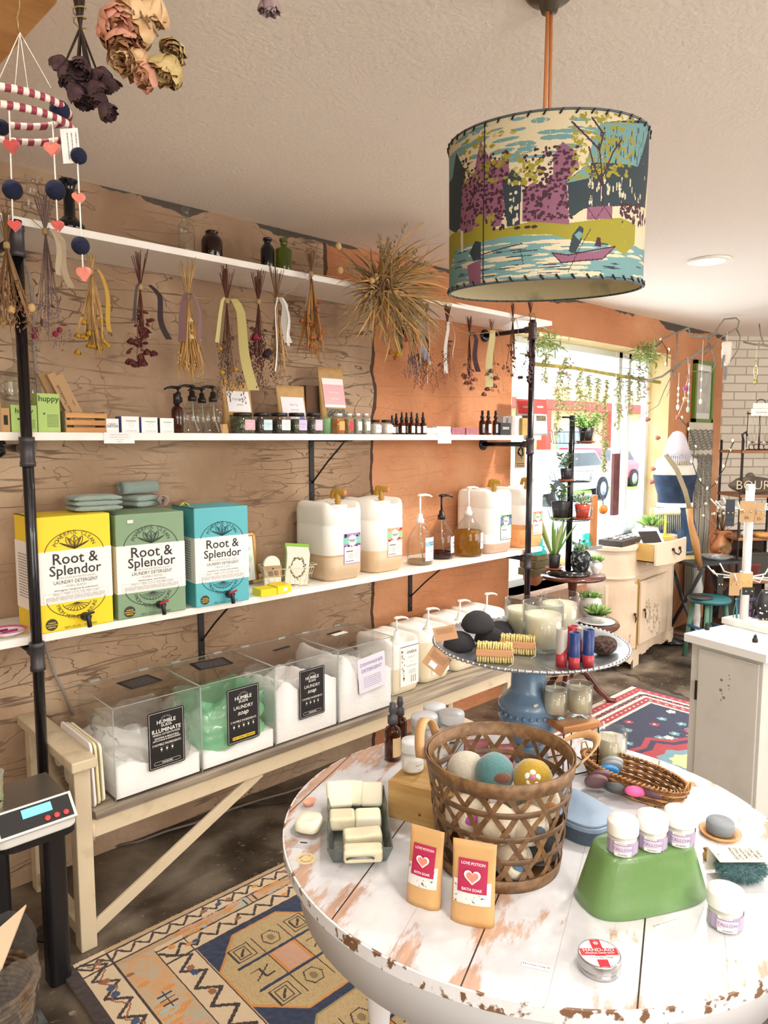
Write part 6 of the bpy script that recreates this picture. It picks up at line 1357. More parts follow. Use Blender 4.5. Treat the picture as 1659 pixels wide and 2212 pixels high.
for (x,y,z),n_,c,lab,ex_ in balls:
 R = .0395;q = bc+RGT*x*1.2+HF*y*1.2+Vector((0,0,z*1.07));t_ = thing('felt_ball',lab,'felt ball',q,0,'felted balls in the basket')
 b = MB();b.ball((0,0,0),R,iv_ if c is None else felt(n_,c),28,(1,1,.95),.04,len(lab));b.build('ball',t_)
 v = (CAM-q).normalized();Tm = TR(v*(R*.93)) @ v.to_track_quat('Z','Y').to_matrix().to_4x4()
 if ex_ == 'daisy':
  b = MB()
  for k in range(5): a = k*2*PI/5+.3;b.ball(Vector((.0095*math.cos(a),.0095*math.sin(a),-.001)),.0068,felt('white','#ece9e2'),12,(1,1,.4))
  b.ball((0,0,.001),.006,felt('pink','#c4729c'),12,(1,1,.5));b.tube([(0,-.014,-.003),(.001,-.024,-.010)],.0016,felt('green','#4c5a2a'),6)
  o = b.build('daisy',t_);o.matrix_local = Tm
 elif ex_: b = MB();b.ball((0,0,-.010),.018,felt('x'+ex_[-3:],ex_ if ex_[0] == '#' else '#6b4436'),14,(1.2,.7,.75));o = b.build('coloured_patch',t_);o.matrix_local = (TR(q*0) @ Tm @ TR((.012,-.010,0)))
# bath soak pouches
salt = M('bath_salt_mix','#d7d6d4',.7,var=(150,'#5d5c55',.60,.66));crim = M('crimson_label','#a81f4b',.55);coral = M('coral_heart','#ef8678',.5);gk = M('gold_kraft','#c69d68',.42,bump=(14,.25))
def soak(bl,br,top,tilt,label):
 A,B_ = T_(*bl),T_(*br);w = (B_-A).length;rz = math.atan2(B_.y-A.y,B_.x-A.x);h = zat((A+B_)/2,top)-TZ+.004;t_ = pouch('kraft_pouch',(A+B_)/2+Vector((-math.sin(rz),math.cos(rz),0))*.012,rz,w,h,.032,gk,label,tilt,[(-.33,.33,.42,.80,crim,.0012)],(.84,.28,.55,salt),group='bath soak pouches',texts=(('LOVE POTION',w*.085,0,.75,WHITE),('BATH SOAK',w*.085,0,.46,WHITE)))
 for sc_,m_,e in ((.20,WHITE,.0022),(.15,coral,.0027)):
  b = MB();pts = [(16*math.sin(a)**3/17*w*sc_,(13*math.cos(a)-5*math.cos(2*a)-2*math.cos(3*a)-math.cos(4*a))/17*w*sc_) for a in [i*PI/20 for i in range(40)]];zc = h*.61
  yy_ = -(.016*(1-.61**1.6)*(.85+.3*math.sin(PI*.73))+.0012)+zc*math.sin(tilt)-.0012-e
  b.prism(pts,0,.0003,m_,TR((0,yy_-.001,zc*math.cos(tilt)),(PI/2-.10,0,0)));b.build('heart_print',t_)
soak((873,1948),(946,1972),1808,.12,'kraft love potion bath soak pouch on the left, leaning')
soak((970,1990),(1066,2010),1838,.10,'kraft love potion bath soak pouch on the right, in front of the basket')
# blue pedestal stand
pb = T_(1142,1640)+HF*.02;zp = zat(pb,1408);s_ = depth(pb)/FPX;ph = zp-TZ;bluep = M('slate_blue_paint','#647f9b',.28,var=(7,'#58728d',.3,.7),coat=.3);W = s_
ped = thing('pedestal_stand','tall slate blue turned pedestal with wide silver scalloped plate','stand',pb)
prof = [(.055,0),(.055,.008),(.042,.016),(.036,.024),(.048,.034),(.036,.046),(.030,.060)]+[(x*W,ph-y*W) for x,y in ((30,200),(44,190),(55,176),(60,160),(61,144),(63,138),(60,132),(60,124),(64,116),(63,106),(54,96),(43,86),(38,76),(37,20),(38,8),(45,0))]
b = MB();b.lathe(prof,bluep,48);b.build('turned_column',ped)
b = MB()
for k in range(26): a = 2*PI*k/26;b.ball((61*W*math.cos(a),61*W*math.sin(a),ph-127*W),.0056,bluep,8,(1,1,1.1))
b.build('beaded_ring',ped)
b = MB();b.ball((-.040,-.052,ph-98*W),.012,M('bare_chip','#d5cab8',.7),10,(1,.5,.35),.5,3);b.build('paint_chip',ped)
RP = 205*W;silver = M('brushed_pewter','#b4b8bd',.32,.85,var=(40,'#a0a5ab',.4,.6))
b = MB();b.lathe([(0,0),(RP*.55,.002),(RP*.85,.010),(RP*.99,.024),(RP,.027),(RP*.97,.029),(RP*.84,.016),(RP*.80,.012),(0,.010)],silver,72,TR((0,0,ph)));pl = b.build('plate',ped)
b = MB()
for k in range(96): a = 2*PI*k/96;b.ball((RP*.99*math.cos(a),RP*.99*math.sin(a),ph+.027),.0056,silver,6,(1,.8,.8))
b.build('scalloped_rim',pl);PZ = TZ+ph+.011
def onp(px,py,dz=0): return at(px,py,z=PZ+dz)
spg = M('charcoal_sponge','#323136',.95,bump=(350,.5))
for px,py,R,dz,sc_,lab in ((992,1402,34,0,(1,1,.75),'charcoal konjac sponge at the front left of the plate'),(1060,1392,36,0,(1,1,.7),'charcoal konjac sponge half hidden behind the brushes'),(1080,1375,34,0,(1,1,.7),'charcoal konjac sponge at the back beside the candles'),(1032,1362,36,.045,(1,1,.8),'charcoal konjac sponge resting on top of the others')):
 p = onp(px,py,dz);b = MB();r_2 = R*W;b.lathe([(0,0),(r_2*.8,.0),(r_2,r_2*.35),(r_2*.93,r_2*.75),(r_2*.7,r_2*1.15),(r_2*.35,r_2*1.42),(0,r_2*1.5)],spg,32,TR(sc=sc_));tag(b.build('konjac_sponge',loc=p),lab,'sponge','charcoal sponges on the plate')
ktag = M('kraft_tag','#b08763',.8)
for c,dims,rot,lab,st in (((962,1368),(.058,.036),(1.15,.1,-.75),'kraft tag leaning at the left rim of the plate',False),((944,1428),(.060,.052),(1.35,.75,-.75),'diamond-turned kraft tag with white price sticker hanging over the plate rim',True)):
 p = at(*c,d=depth(pb)-RP*.62);t_ = thing('kraft_tag',lab,'tag',p,0,'kraft sponge tags');v = (CAM-p).normalized();Tm = v.to_track_quat('Z','Y').to_matrix().to_4x4() @ TR(rot=(-.25,.25,.20 if not st else -.65))
 b = MB();b.panel(Tm,dims[0],dims[1],ktag,.0008);fine_lines(b,Tm @ TR((0,0,.0006)),-dims[0]*.38,dims[0]*.38,0,dims[1]*.38,5,M('brown_ink'),.12);
 if st: b.panel(Tm @ TR((-.004,-.014,.0014)),.020,.014,PAPER)
 b.build('card',t_)
bw = wood('beech_brush','#cf9d72','#b9835a',(1,1,8),.5);bri = M('sisal_bristle','#dccb86',.8)
for px,py,rz,lab in ((1068,1430,-.92,'double-sided wooden nail brush in front on the plate'),(1118,1412,-.97,'double-sided wooden nail brush behind the front one')):
 p = onp(px,py);t_ = thing('nail_brush',lab,'brush',p,rz,'nail brushes on the plate');L_ = .092
 b = MB();b.box((0,0,.026),(L_,.030,.018),bw);b.build('handle',t_,.0025)
 b = MB();rnd = random.Random(3)
 for i in range(14):
  for j in range(4):
   x,y = -L_*.44+i*L_*.88/13,-.010+j*.0066
   for s in (-1,1): e = rnd.uniform(-.0012,.0012);z0,z1 = (.034,.049+e) if s > 0 else (.018,.001+abs(e));b.tube([(x,y,z0),(x+e,y+e,z1)],[.0024,.0031],bri,6)
 b.build('bristles',t_,kind='stuff');b = MB();b.tube([(L_*.46,-.010,.03),(L_*.50,-.020,.022),(L_*.49,-.024,.004),(L_*.36,-.034,.0)],.0009,M('cotton_cord'),5);b.build('hang_cord',t_)
wax = M('cream_wax','#e6dcc2',.45,sss=.3);wick = M('wick','#e9e4da',.8)
def candle(p,R,h,lv,label,sq=None,n=40,group='candles on the plate'):
 t_ = thing('glass_candle',label,'candle',p,.5,group);b = MB();b.lathe([(0,.0),(R*.9,.0),(R*.96,.004),(R,h),(R*.94,h),(R*.90,.012),(0,.010)],GLASS,n,sq=sq);b.build('tumbler',t_)
 b = MB();b.lathe([(0,.012),(R*.88,.012),(R*.90,lv),(R*.86,lv-.001),(0,lv-.002)],wax,n,sq=sq);b.build('wax',t_);b = MB();b.cyl((0,0,lv-.004),(.001,0,lv+.014),.0012,wick,n=6);b.build('wick',t_);return t_
for px,py,wpx,top,lab in ((1128,1372,78,1298,'glass candle at the back left of the plate'),(1207,1365,82,1286,'glass candle at the back right of the plate'),(1171,1402,88,1306,'ribbed glass candle in front of the other two on the plate')):
 p = onp(px,py);R = wpx/2*depth(p)/FPX;candle(p,R,zat(p,top)-PZ+.006,(zat(p,top)-PZ)*.80,lab)
tube_m = [M('tube_navy','#1b3370',.35),M('tube_red','#a92f38',.35),M('tube_grey','#a9a49e',.4),M('tube_orange','#e07f5a',.4)]
for k,(px,py,top,c1,c2,lab) in enumerate(((1212,1438,1358,2,1,'grey and red lip balm tube, leftmost of the group'),(1240,1444,1366,0,1,'navy and red lip balm tube with white star in front'),(1270,1441,1360,0,1,'navy lip balm tube with red base at the right of the group'),(1236,1424,1352,1,0,'lip balm tube hidden behind the star tube'),(1256,1428,1356,2,0,'grey lip balm tube between the navy ones'))):
 p = onp(px,py);R = 10.8*W;h = zat(p,top)-PZ;t_ = thing('lip_balm_tube',lab,'lip balm',p,k,'paper lip balm tubes on the plate')
 b = MB();b.lathe([(0,0),(R,0),(R,h*.34)],tube_m[c2],24);b.lathe([(R,h*.34),(R,h),(R*.85,h),(R*.85,h*.95),(0,h*.94)],tube_m[c1],24,close=True);b.build('paper_tube',t_)
 b = MB();n = 16;fn = lambda x,y_: ((R+.0004)*math.sin(x/R),-(R+.0004)*math.cos(x/R),y_)
 for i in range(n): xa,xb = -R*1.2+2.4*R*i/n,-R*1.2+2.4*R*(i+1)/n;za = h*(.34+.35*i/n);b.add([fn(xa,h*.33),fn(xb,h*.33),fn(xb,za+h*.02),fn(xa,za)],[(0,1,2,3)],tube_m[1 if c1 != 1 else 3])
 if k == 1: b.add([fn(.004*(1+(i % 2))*.5*math.cos(i*PI/5+PI/2),h*.78+.004*(1+(i % 2))*.9*math.sin(i*PI/5+PI/2)) for i in range(10)],[tuple(range(10))],WHITE)
 b.build('printed_band',t_)
p = onp(1308,1418);b = MB();b.ball((0,0,.024),.040,M('brown_pumice','#5a4138',.9,var=(130,'#231816',.42,.58),bump=(120,1.)),32,(1,.8,.62),.1,6);tag(b.build('pumice_stone',loc=p+HF*.02),'dark brown pumice stone at the right of the plate','pumice')
b = MB();b.tube([tuple(onp(x,y,z)) for x,y,z in ((1165,1438,.002),(1200,1450,.002),(1230,1458,.003),(1180,1462,.002))],.0009,M('cotton_cord'),5);tag(b.build('cord_loop'),'loose cotton cord loop lying on the plate front','cord')
# candles on wooden stand behind
ws = T_(1243,1690);
A,B_,C_ = at(1170,1590,z=.885),at(1250,1578,z=.885),at(1282,1537,z=.885)
st = thing('wooden_riser','small square wooden riser on thin black wire legs holding two candles','riser',((at(1172,1572,z=.87)+at(1280,1545,z=.87))/2),-.35);st.location.z = TZ;hz = .115
b = MB();b.box((0,0,hz+.010),(.115,.115,.020),wood('riser_oak','#b98350','#8f5f35',(1,9,9),.4));b.build('top_board',st,.004)
for sx in (-1,1):
 for sy in (-1,1): b = MB();b.cyl((sx*.054,sy*.054,0),(sx*.054,sy*.054,hz),.002,blk,n=6);b.build('wire_leg',st)
b = MB();b.tube([(-.054,-.054,.003),(.054,-.054,.003),(.054,.054,.003),(-.054,.054,.003)],.002,blk,6,closed=True);b.build('wire_base',st)
for dx,dy,lab in ((-.036,.0,'octagonal glass candle at the left on the wooden riser'),(.030,.008,'octagonal glass candle at the right on the wooden riser')):
 q = st.location+RGT*dx+HF*dy;candle(Vector((q.x,q.y,TZ+hz+.0205)),.034,.084,.072,lab,n=8,group='octagonal glass candles')
p = T_(1318,1655);candle(p,.041,.102,.080,'octagonal glass candle standing on the table by the oval basket',n=8,group='octagonal glass candles')
# soap cards with rabbits behind the basket
pinkc = M('pink_speckled_card','#b5707a',.7,var=(90,'#d29aa0',.62,.68))
for px,py,lab in ((1028,1652,'pink rabbit carton behind the basket, left'),(1084,1664,'pink rabbit carton behind the basket, right')):
 p = T_(px,py);t_ = thing('soap_carton',lab,'box',p,-.62,'pink rabbit cartons');b = MB();b.box((0,0,.033),(.062,.022,.066),pinkc);b.build('carton',t_,.001)
 b = MB();T = TR((0,-.0115,.028),(PI/2,0,0));b.prism([(.006*math.cos(a),.005*math.sin(a)) for a in [i*PI/8 for i in range(16)]],0,.0003,WHITE,T)
 for s in (-1,1): b.prism([(s*.003+.0016*math.cos(a),.008+.005*math.sin(a)) for a in [i*PI/6 for i in range(12)]],0,.0003,WHITE,T)
 b.build('rabbit_print',t_)
# oval basket with soaps
E1,E2 = T_(1262,1660),T_(1482,1752);oc = (E1+E2)/2;ex = (E2-E1);ra = ex.length/2;orz = math.atan2(ex.y,ex.x);rb = .062
wick_ = M('woven_reed','#8c5c30',.6,var=(60,'#5e3a1c',.4,.65),bump=(160,.6));wick2 = M('reed_light','#b98a55',.6)
ob = thing('oval_basket','low oval woven reed basket with coloured soaps behind the green tub','basket',oc,orz);b = MB();rg = []
for k in range(9):
 z = .005+.0052*k;f = .86+.15*(k/8)**.8;b.tube([(ra*f*math.cos(a)+.0012*math.sin(k*9+i),rb*f*math.sin(a),z+.0016*math.sin(i*PI/2+k*PI)) for i,a in enumerate([2*PI*j/64 for j in range(64)])],.0031,wick_ if k % 3 else wick2,6,closed=True)
b.build('woven_side',ob);b = MB()
for i in range(70): a = 2*PI*i/70;a2 = a+.09;b.tube([(ra*1.0*math.cos(a),rb*1.0*math.sin(a),.044),(ra*1.04*math.cos((a+a2)/2),rb*1.06*math.sin((a+a2)/2),.051),(ra*.97*math.cos(a2),rb*.95*math.sin(a2),.052),(ra*.95*math.cos(a2),rb*.93*math.sin(a2),.046)],.0018,wick2,5)
b.build('wrapped_rim',ob);b = MB();b.lathe([(0,.002),(1,.002),(1,.006),(0,.006)],wick_,40,TR(sc=(ra*.86,rb*.86,1)));b.build('woven_base',ob)
for s in (-1,1): b = MB();b.tube([(s*ra*1.0,-.014,.05),(s*ra*1.03,-.008,.070),(s*ra*1.03,.008,.070),(s*ra*1.0,.014,.05)],.002,wick2,6);b.build('loop_handle',ob)
sc5 = [('#9fa5a8',1322,1648,'grey disc soap at the back of the oval basket row'),('#8d9296',1321,1656,'grey disc soap second in the oval basket row'),('#2f86c8',1312,1667,'bright blue disc soap in the oval basket'),('#6e5258',1298,1678,'plum disc soap in the oval basket, fourth in the row'),('#75565c',1288,1688,'plum disc soap nearest the basket handle')]
for c,px,py,lab in sc5:
 p = at(px,py,z=TZ+.035);b = MB();b.lathe([(0,-.0055),(.024,-.0055),(.0275,-.003),(.0275,.003),(.024,.0055),(0,.0055)],M('soap_'+c[1:],c,.5),32);o = b.build('disc_soap',loc=p);o.rotation_euler = (-.95,.15,-.75);tag(o,lab,'soap','disc soaps in the oval basket')
for c,px,py,rz,lab in (('#3a3b3f',1330,1702,-.5,'charcoal oval soap in the oval basket'),('#e05a98',1373,1709,-.35,'hot pink oval soap in the oval basket'),('#5a3d45',1408,1712,-1.0,'dark plum oval soap at the right of the oval basket')):
 p = at(px,py,z=TZ+.034);b = MB();b.ball((0,0,0),.027,M('soap_'+c[1:],c,.5,bump=(30,.15)),24,(1,.55,.45));o = b.build('oval_soap',loc=p);o.rotation_euler = (0,.1,rz-.3);tag(o,lab,'soap','oval soaps in the oval basket')
# blue lidded box, green tub, jars
bb_ = T_(1248,1800);t_ = thing('blue_box','pale slate blue lidded box between the basket and the green tub','box',bb_+HF*.03,-.2);bl_ = M('pale_blue_plastic','#8aa0ba',.35)
hull = [(.062*math.copysign(abs(math.cos(a))**.6,math.cos(a)),.095*math.copysign(abs(math.sin(a))**.8,math.sin(a))) for a in [2*PI*i/40 for i in range(40)]]
b = MB();b.prism([(x*.88,y*.88) for x,y in hull],0,.034,M('dark_blue_plastic','#4c5d70',.4));b.build('tub_body',t_,.002);b = MB();b.prism(hull,.034,.044,bl_);b.prism([(x*.96,y*.96) for x,y in hull],.044,.050,bl_);b.build('lid',t_,.002)
gm = M('sage_green_enamel','#62864f',.3,var=(6,'#7d9e6d',.55,.85),coat=.25,bump=(60,.08));A,B_,C_ = T_(1252,1985),T_(1520,1930),T_(1370,1995)
gt = at(1375,1940,z=TZ)+HF*.012;rzg = math.atan2((B_-A).y,(B_-A).x);LW = .275
zt_ = TZ+.098;t_ = thing('green_tub','sage green enamelled oval tub turned upside down under three jars','tub',gt+RGT*.012,rzg+.02)
def sup(a,b_,n=48,e=.62,z=0): return [(a*math.copysign(abs(math.cos(t))**e,math.cos(t)),b_*math.copysign(abs(math.sin(t))**e,math.sin(t)),z) for t in [2*PI*i/n for i in range(n)]]
gh = .108;b = MB();b.loft([sup(.125,.062,z=0),sup(.127,.064,z=.004),sup(.122,.060,z=.02),sup(.098,.048,z=gh-.012),sup(.094,.046,z=gh-.003),sup(.088,.042,z=gh),sup(.03,.014,z=gh-.001)],gm);b.build('shell',t_)
lil = M('lilac_label','#a99bb8',.5);
def tallow(b,R,hb): curved_label(b,R+.0004,hb*.48,R*4.2,hb*.62,.3,lil);curved_label(b,R+.0008,hb*.46,R*1.2,hb*.40,-.45,M('paler_lilac','#ccc2d4',.5),[('TALLOW',.0085,0,M('lilac_ink','#8d7fa0',.6))]);curved_label(b,R+.001,hb*.78,R*.8,hb*.12,-.6,PAPER,[('LAVENDER',.0032,0,GREYP)]);curved_label(b,R+.001,hb*.2,R*1.1,hb*.16,-.45,PAPER,[('WHIPPED',.0042,0,ink)])
cream_f = M('tallow_cream','#e9e4dc',.5)
for px,py,zz,lab in ((1344,1838,gh,'lilac label tallow jar on the green tub, leftmost of three'),(1407,1828,gh,'lilac label tallow jar on the green tub, in the middle'),(1467,1818,gh,'lilac label tallow jar on the green tub, rightmost of three'),(1565,1997,0,'lilac label tallow jar standing alone on the table at the lower right')):
 z0 = TZ+zz;p = at(px,py,z=z0);k = depth(p)/FPX;R = 33*k if zz else 38*k;wjar(p,R,72*k if zz else 80*k,lab,'whipped tallow jars',lidm,tallow,cream_f,-.6,.40)
# dish with grey soap, brass thing, fluffy scrubber, tin, notes
p = T_(1555,1802);t_ = thing('wooden_dish','round wooden soap dish under the grey soap','dish',p);b = MB();b.lathe([(0,0),(.036,0),(.043,.008),(.040,.010),(.033,.005),(0,.004)],wood('dish_beech','#cf9f68','#b98551',(4,4,4),.4),40);b.build('dish_body',t_)
b = MB();b.lathe([(0,0),(.026,0),(.0285,.003),(.0285,.022),(.026,.026),(0,.027)],M('grey_soap','#7e858c',.5,bump=(40,.1)),36);tag(b.build('round_soap',loc=p+Vector((0,0,.0055))),'round grey soap on the wooden dish','soap')
p = T_(1529,1857);b = MB();b.lathe([(0,0),(.009,0),(.011,.010),(.007,.018),(.010,.022),(0,.024)],M('brass_pot','#b3904f',.35,.7),20);tag(b.build('brass_cup',loc=p),'tiny brass pot beside the fluffy scrubber','pot')
fz = T_(1600,1900);t_ = thing('fluffy_scrubber','teal fluffy scrubber in a clear and beige printed sleeve at the right edge','scrubber',fz,-.75)
b = MB();b.ball((0,0,.024),.040,M('teal_fleece','#47686c',.95),20,(1.15,.7,.58));b.build('fleece_core',t_);b = MB();rnd = random.Random(8)
for i in range(2600):
 v = Vector((rnd.gauss(0,1),rnd.gauss(0,1),rnd.gauss(0,1))).normalized();q = Vector((v.x*.046,v.y*.028,.024+v.z*.0232));
 if q.z < .003: continue
 e = q+v*rnd.uniform(.004,.008)+Vector((rnd.gauss(0,.002),rnd.gauss(0,.002),rnd.gauss(0,.002)));sd = v.orthogonal().normalized()*.0006;b.add([tuple(q-sd),tuple(q+sd),tuple(e)],[(0,1,2)],M('teal_fleece') if i % 3 else M('pale_teal_fleece','#7d9a9c',.95))
b.build('fleece_pile',t_,kind='stuff');b = MB();b.box((.0,.0,.052),(.110,.052,.0012),M('beige_sleeve','#d9d0bf',.6));b.box((0,.027,.028),(.11,.001,.048),M('beige_sleeve'))
T = TR((0,0,.0532),(0,0,-PI/2+.0));
for i,s in enumerate(('THIS IS','ONE VERY','LOVELY','NATURAL','ETHICALLY','PRODUCED')): b.text(s,.0078,ink,T @ TR((0,.026-i*.0098+.006,0)),.005)
b.text('ECOMAX',.010,WHITE,T @ TR((0,-.046,0)),.02);b.build('printed_sleeve',t_)
p = T_(1294,2090);t_ = thing('balm_tin','round silver hand balm tin with red cross label near the table front','tin',p,-.80);R = .034;tin = M('polished_tin','#b9babc',.22,.9)
b = MB();b.lathe([(0,0),(R*.96,0),(R*.98,.002),(R*.98,.012)],tin,48);b.build('base',t_);b = MB();b.lathe([(R,.010),(R*1.01,.011),(R*1.01,.013),(R,.014),(R,.023),(R*.97,.0255),(R*.93,.0245),(0,.0245)],tin,48);lid = b.build('lid',t_)
b = MB();rl = M('red_balm_label','#b5192f',.5);b.lathe([(0,.0249),(R*.92,.0249)],WHITE,48);T = TR((0,0,.0252),(0,0,.05))
b.quad(T,.017,R*1.80,rl);b.quad(T @ TR((0,.003,.0002)),R*1.78,.016,rl);b.quad(T @ TR((0,-.011,.0004)),R*1.5,.008,WHITE);b.text('HAND-AID',.0105,WHITE,T @ TR((0,.006,.0008)),0);b.text('ORIGINAL HAND BALM',.0045,WHITE,T @ TR((0,-.001,.0008)),.01);b.text('LITTLE SEED FARM',.0045,ink,T @ TR((0,-.011,.0008)),.01)
for i in range(8): a = i*PI/4;stroke(b,T @ TR((0,.022,.0008)),[(.001*math.cos(a),.001*math.sin(a)),(.0045*math.cos(a),.0045*math.sin(a))],.001,WHITE)
b.build('round_label',t_)
for px,py,w,h,rz,s,lab in ((1160,2088,.048,.012,-1.05,'Mini Pearl Soap $1','small handwritten paper slip left of the hand balm tin'),(1436,1995,.046,.008,-.38,'WHIPPED TALLOW LOTION','tiny printed paper slip in front of the green tub')):
 b = MB();T = TR(T_(px,py)+Vector((0,0,.0012)),(0,0,rz));b.panel(T,w,h,M('note_paper','#efedee',.7),.0006);b.text(s,h*.5,ink,T @ TR((0,0,.0005)));tag(b.build('paper_slip'),lab,'note','paper slips on the table')
b = MB();T = TR(T_(1480,1693)+Vector((0,0,.0012)),(0,0,-.9));b.panel(T,.05,.022,CARD,.001);tag(b.build('kraft_slip'),'small kraft card lying beyond the oval basket','card')

# ------------------------------------------------------------------ pendant lamp
lx,ly = 1.330,.917;LR,LZ1,LZ0 = .202,2.211,1.917
pd = thing('pendant_lamp','drum pendant lampshade printed with a riverside village scene, hanging from the ceiling','pendant lamp',(lx,ly,CZ))
b = MB();b.lathe([(.05,0),(.05,-.006),(.042,-.014),(.022,-.022),(.016,-.040),(0,-.042)],M('aged_bronze','#6d6258',.35,.8),32);b.build('canopy',pd)
b = MB();
for s in (-1,1): b.ribbon([(s*.006,0,-.03),(s*.010,0,-.31)],.007,M('copper_cord','#b5713f',.5),(1,-1,0),.003)
b.build('hanging_cords',pd)
cv = Canvas(880,280,2*PI,1.0,'#dccfae');base_ang = math.atan2(-ly,-lx)
def uv(x,y):
 th = math.asin(max(-.999,min(.999,(x-860)/637)));yt = 180+200*(1-math.cos(th));yb = 1300+85*(1-math.cos(th));return (PI+th,1-(y-yt)/(yb-yt))
U = lambda P: [uv(x,y) for x,y in P]
tealc,slate,mau,plum,ylg,crm = '#739d9f','#313f46','#8f5d75','#462235','#9c942c','#dccfb2'
r = random.Random(11)
def dabs(n,x0,x1,y0,y1,c,w,h,rag=.35):
 for i in range(n):
  x,y = r.uniform(x0,x1),r.uniform(y0,y1);u,v = uv(x,y);cv.ell(u,v,w*r.uniform(.5,1.3)/637,h*r.uniform(.5,1.3)/1120,c,rag)
def blobpoly(P,c,rag=.1): cv.poly(U(P),c,rag)
dabs(60,250,1250,200,520,tealc,70,14,.3)
blobpoly([(225,1050),(560,980),(800,1000),(1000,1010),(1300,1080),(1500,1150),(1500,1400),(225,1400)],tealc,0)
dabs(90,240,1480,1040,1330,crm,90,10,.2);dabs(50,240,1480,1060,1340,slate,60,4,.3)
blobpoly([(230,980),(300,930),(620,940),(800,900),(1000,930),(1300,910),(1400,960),(1400,1090),(1330,1160),(1230,1080),(1000,1040),(900,1000),(700,990),(520,1010),(300,1060),(240,1250),(225,1200)],ylg,.12)
blobpoly([(225,480),(300,380),(370,520),(350,900),(300,940),(225,900)],slate,.1);blobpoly([(232,420),(305,380),(270,560),(228,600)],tealc,.15)
for P in ([(470,330),(540,480),(640,470),(660,640),(600,920),(330,960),(350,620),(430,540)],[(900,480),(950,390),(1020,460),(1050,560),(980,650),(1000,940),(730,900),(730,690),(790,640),(850,680),(900,600)]): blobpoly(P,mau,.12)
dabs(260,340,640,420,940,plum,12,12,.3);dabs(190,730,1040,420,900,plum,12,12,.3)
blobpoly([(610,650),(665,540),(740,630),(720,660),(715,920),(640,930)],slate,.08);dabs(16,640,710,600,900,crm,8,18,.3)
blobpoly([(1160,290),(1480,300),(1490,560),(1470,850),(1080,840),(1000,900),(985,680),(970,660),(1090,550),(1110,560)],slate,.06);blobpoly([(1160,290),(1370,300),(1475,310),(1400,580),(1080,540)],tealc,.15);blobpoly([(975,665),(1090,550),(1110,640)],tealc,.1)
dabs(40,1100,1460,640,840,crm,6,26,.35);dabs(60,1300,1480,820,960,plum,14,20,.3);dabs(80,1150,1450,330,560,slate,4,30,.3)
dabs(70,360,720,280,640,ylg,17,15,.5);dabs(170,1000,1370,220,640,ylg,16,14,.45);dabs(30,730,840,490,650,ylg,16,14,.3);dabs(40,430,560,850,1000,ylg,18,30,.3)
for P in ([(1190,820),(1180,620),(1160,460),(1060,340),(1000,270)],[(1160,460),(1180,360),(1110,250)],[(1190,620),(1240,480),(1290,400)],[(1185,700),(1130,560),(1100,440)]): cv.line(U(P),.014,plum)
blobpoly([(905,1125),(1000,1140),(1150,1130),(1275,1100),(1200,1180),(960,1195)],mau,.05);cv.line(U([(905,1125),(1000,1145),(1275,1100),(1200,1182),(960,1195),(905,1125)]),.008,plum)
blobpoly([(1000,1120),(1020,1010),(1060,950),(1085,970),(1070,1060),(1040,1130)],slate,.1);blobpoly([(1030,1010),(1060,985),(1080,1010),(1060,1050)],tealc,0);cv.line(U([(1125,975),(1060,1110),(1000,1260)]),.006,plum);blobpoly([(1150,1090),(1165,1030),(1185,1040),(1190,1100)],plum,.1)
blobpoly([(400,1090),(440,1010),(480,1020),(480,1140),(430,1150)],slate,.1);blobpoly([(385,1180),(480,1140),(480,1320),(400,1310)],mau,.15);cv.line(U([(480,1110),(730,1050)]),.007,plum);cv.line(U([(720,1090),(740,1190)]),.005,plum)
blobpoly([(335,930),(355,930),(355,1080),(340,1080)],crm,0);blobpoly([(1100,830),(1250,830),(1250,915),(1100,915)],mau,.15);cv.line(U([(1100,830),(1150,915),(1200,830),(1250,915)]),.006,plum)
for x in (700,760,800): cv.ell(*uv(x,940),.03,.010,plum,.1)
half = cv.a.copy();cv.a = np.where((np.abs(cv.X-PI) < PI/2)[:,:,None],half,np.roll(half,440,axis=1));cv.line(U([(497,190),(492,1320)]),.014,'#2b2540')
fabric = vcol('printed_shade',.75,(300,.15));nt = fabric.node_tree;bs = nt.nodes['Principled BSDF'];tl_ = nd(nt,'ShaderNodeBsdfTranslucent');nt.links.new(nt.nodes['Attribute'].outputs['Color'],tl_.inputs[0]);mx_ = nd(nt,'ShaderNodeMixShader');mx_.inputs[0].default_value = .25
nt.links.new(bs.outputs[0],mx_.inputs[1]);nt.links.new(tl_.outputs[0],mx_.inputs[2]);nt.links.new(mx_.outputs[0],nt.nodes['Material Output'].inputs[0])
cv.mesh('printed_shade',lambda u,v: Vector((LR*math.cos(base_ang+(u-PI)),LR*math.sin(base_ang+(u-PI)),LZ0-CZ+v*(LZ1-LZ0))),fabric,pd,True)
b = MB();b.lathe([(LR-.0015,LZ1-CZ),(LR-.0015,LZ0-CZ)],M('shade_lining','#d6cdaa',.8,var=(9,'#a9a88c',.5,.6)),96,close=True);b.build('lining',pd)
for z,nm in ((LZ0-CZ,'bottom_stitching'),(LZ1-CZ,'top_stitching')):
 b = MB();b.tube([((LR)*math.cos(a),LR*math.sin(a),z) for a in [2*PI*i/96 for i in range(96)]],.0025,M('shade_wire','#4b5458',.5),6,closed=True)
 for k in range(44): a = 2*PI*k/44;b.tube([((LR+.002)*math.cos(a),(LR+.002)*math.sin(a),z+.008*(-1 if z > -.4 else 1)),((LR+.003)*math.cos(a+.03),(LR+.003)*math.sin(a+.03),z),((LR-.003)*math.cos(a+.045),(LR-.003)*math.sin(a+.045),z)],.0018,blk,5)
 b.build(nm,pd)
b = MB()
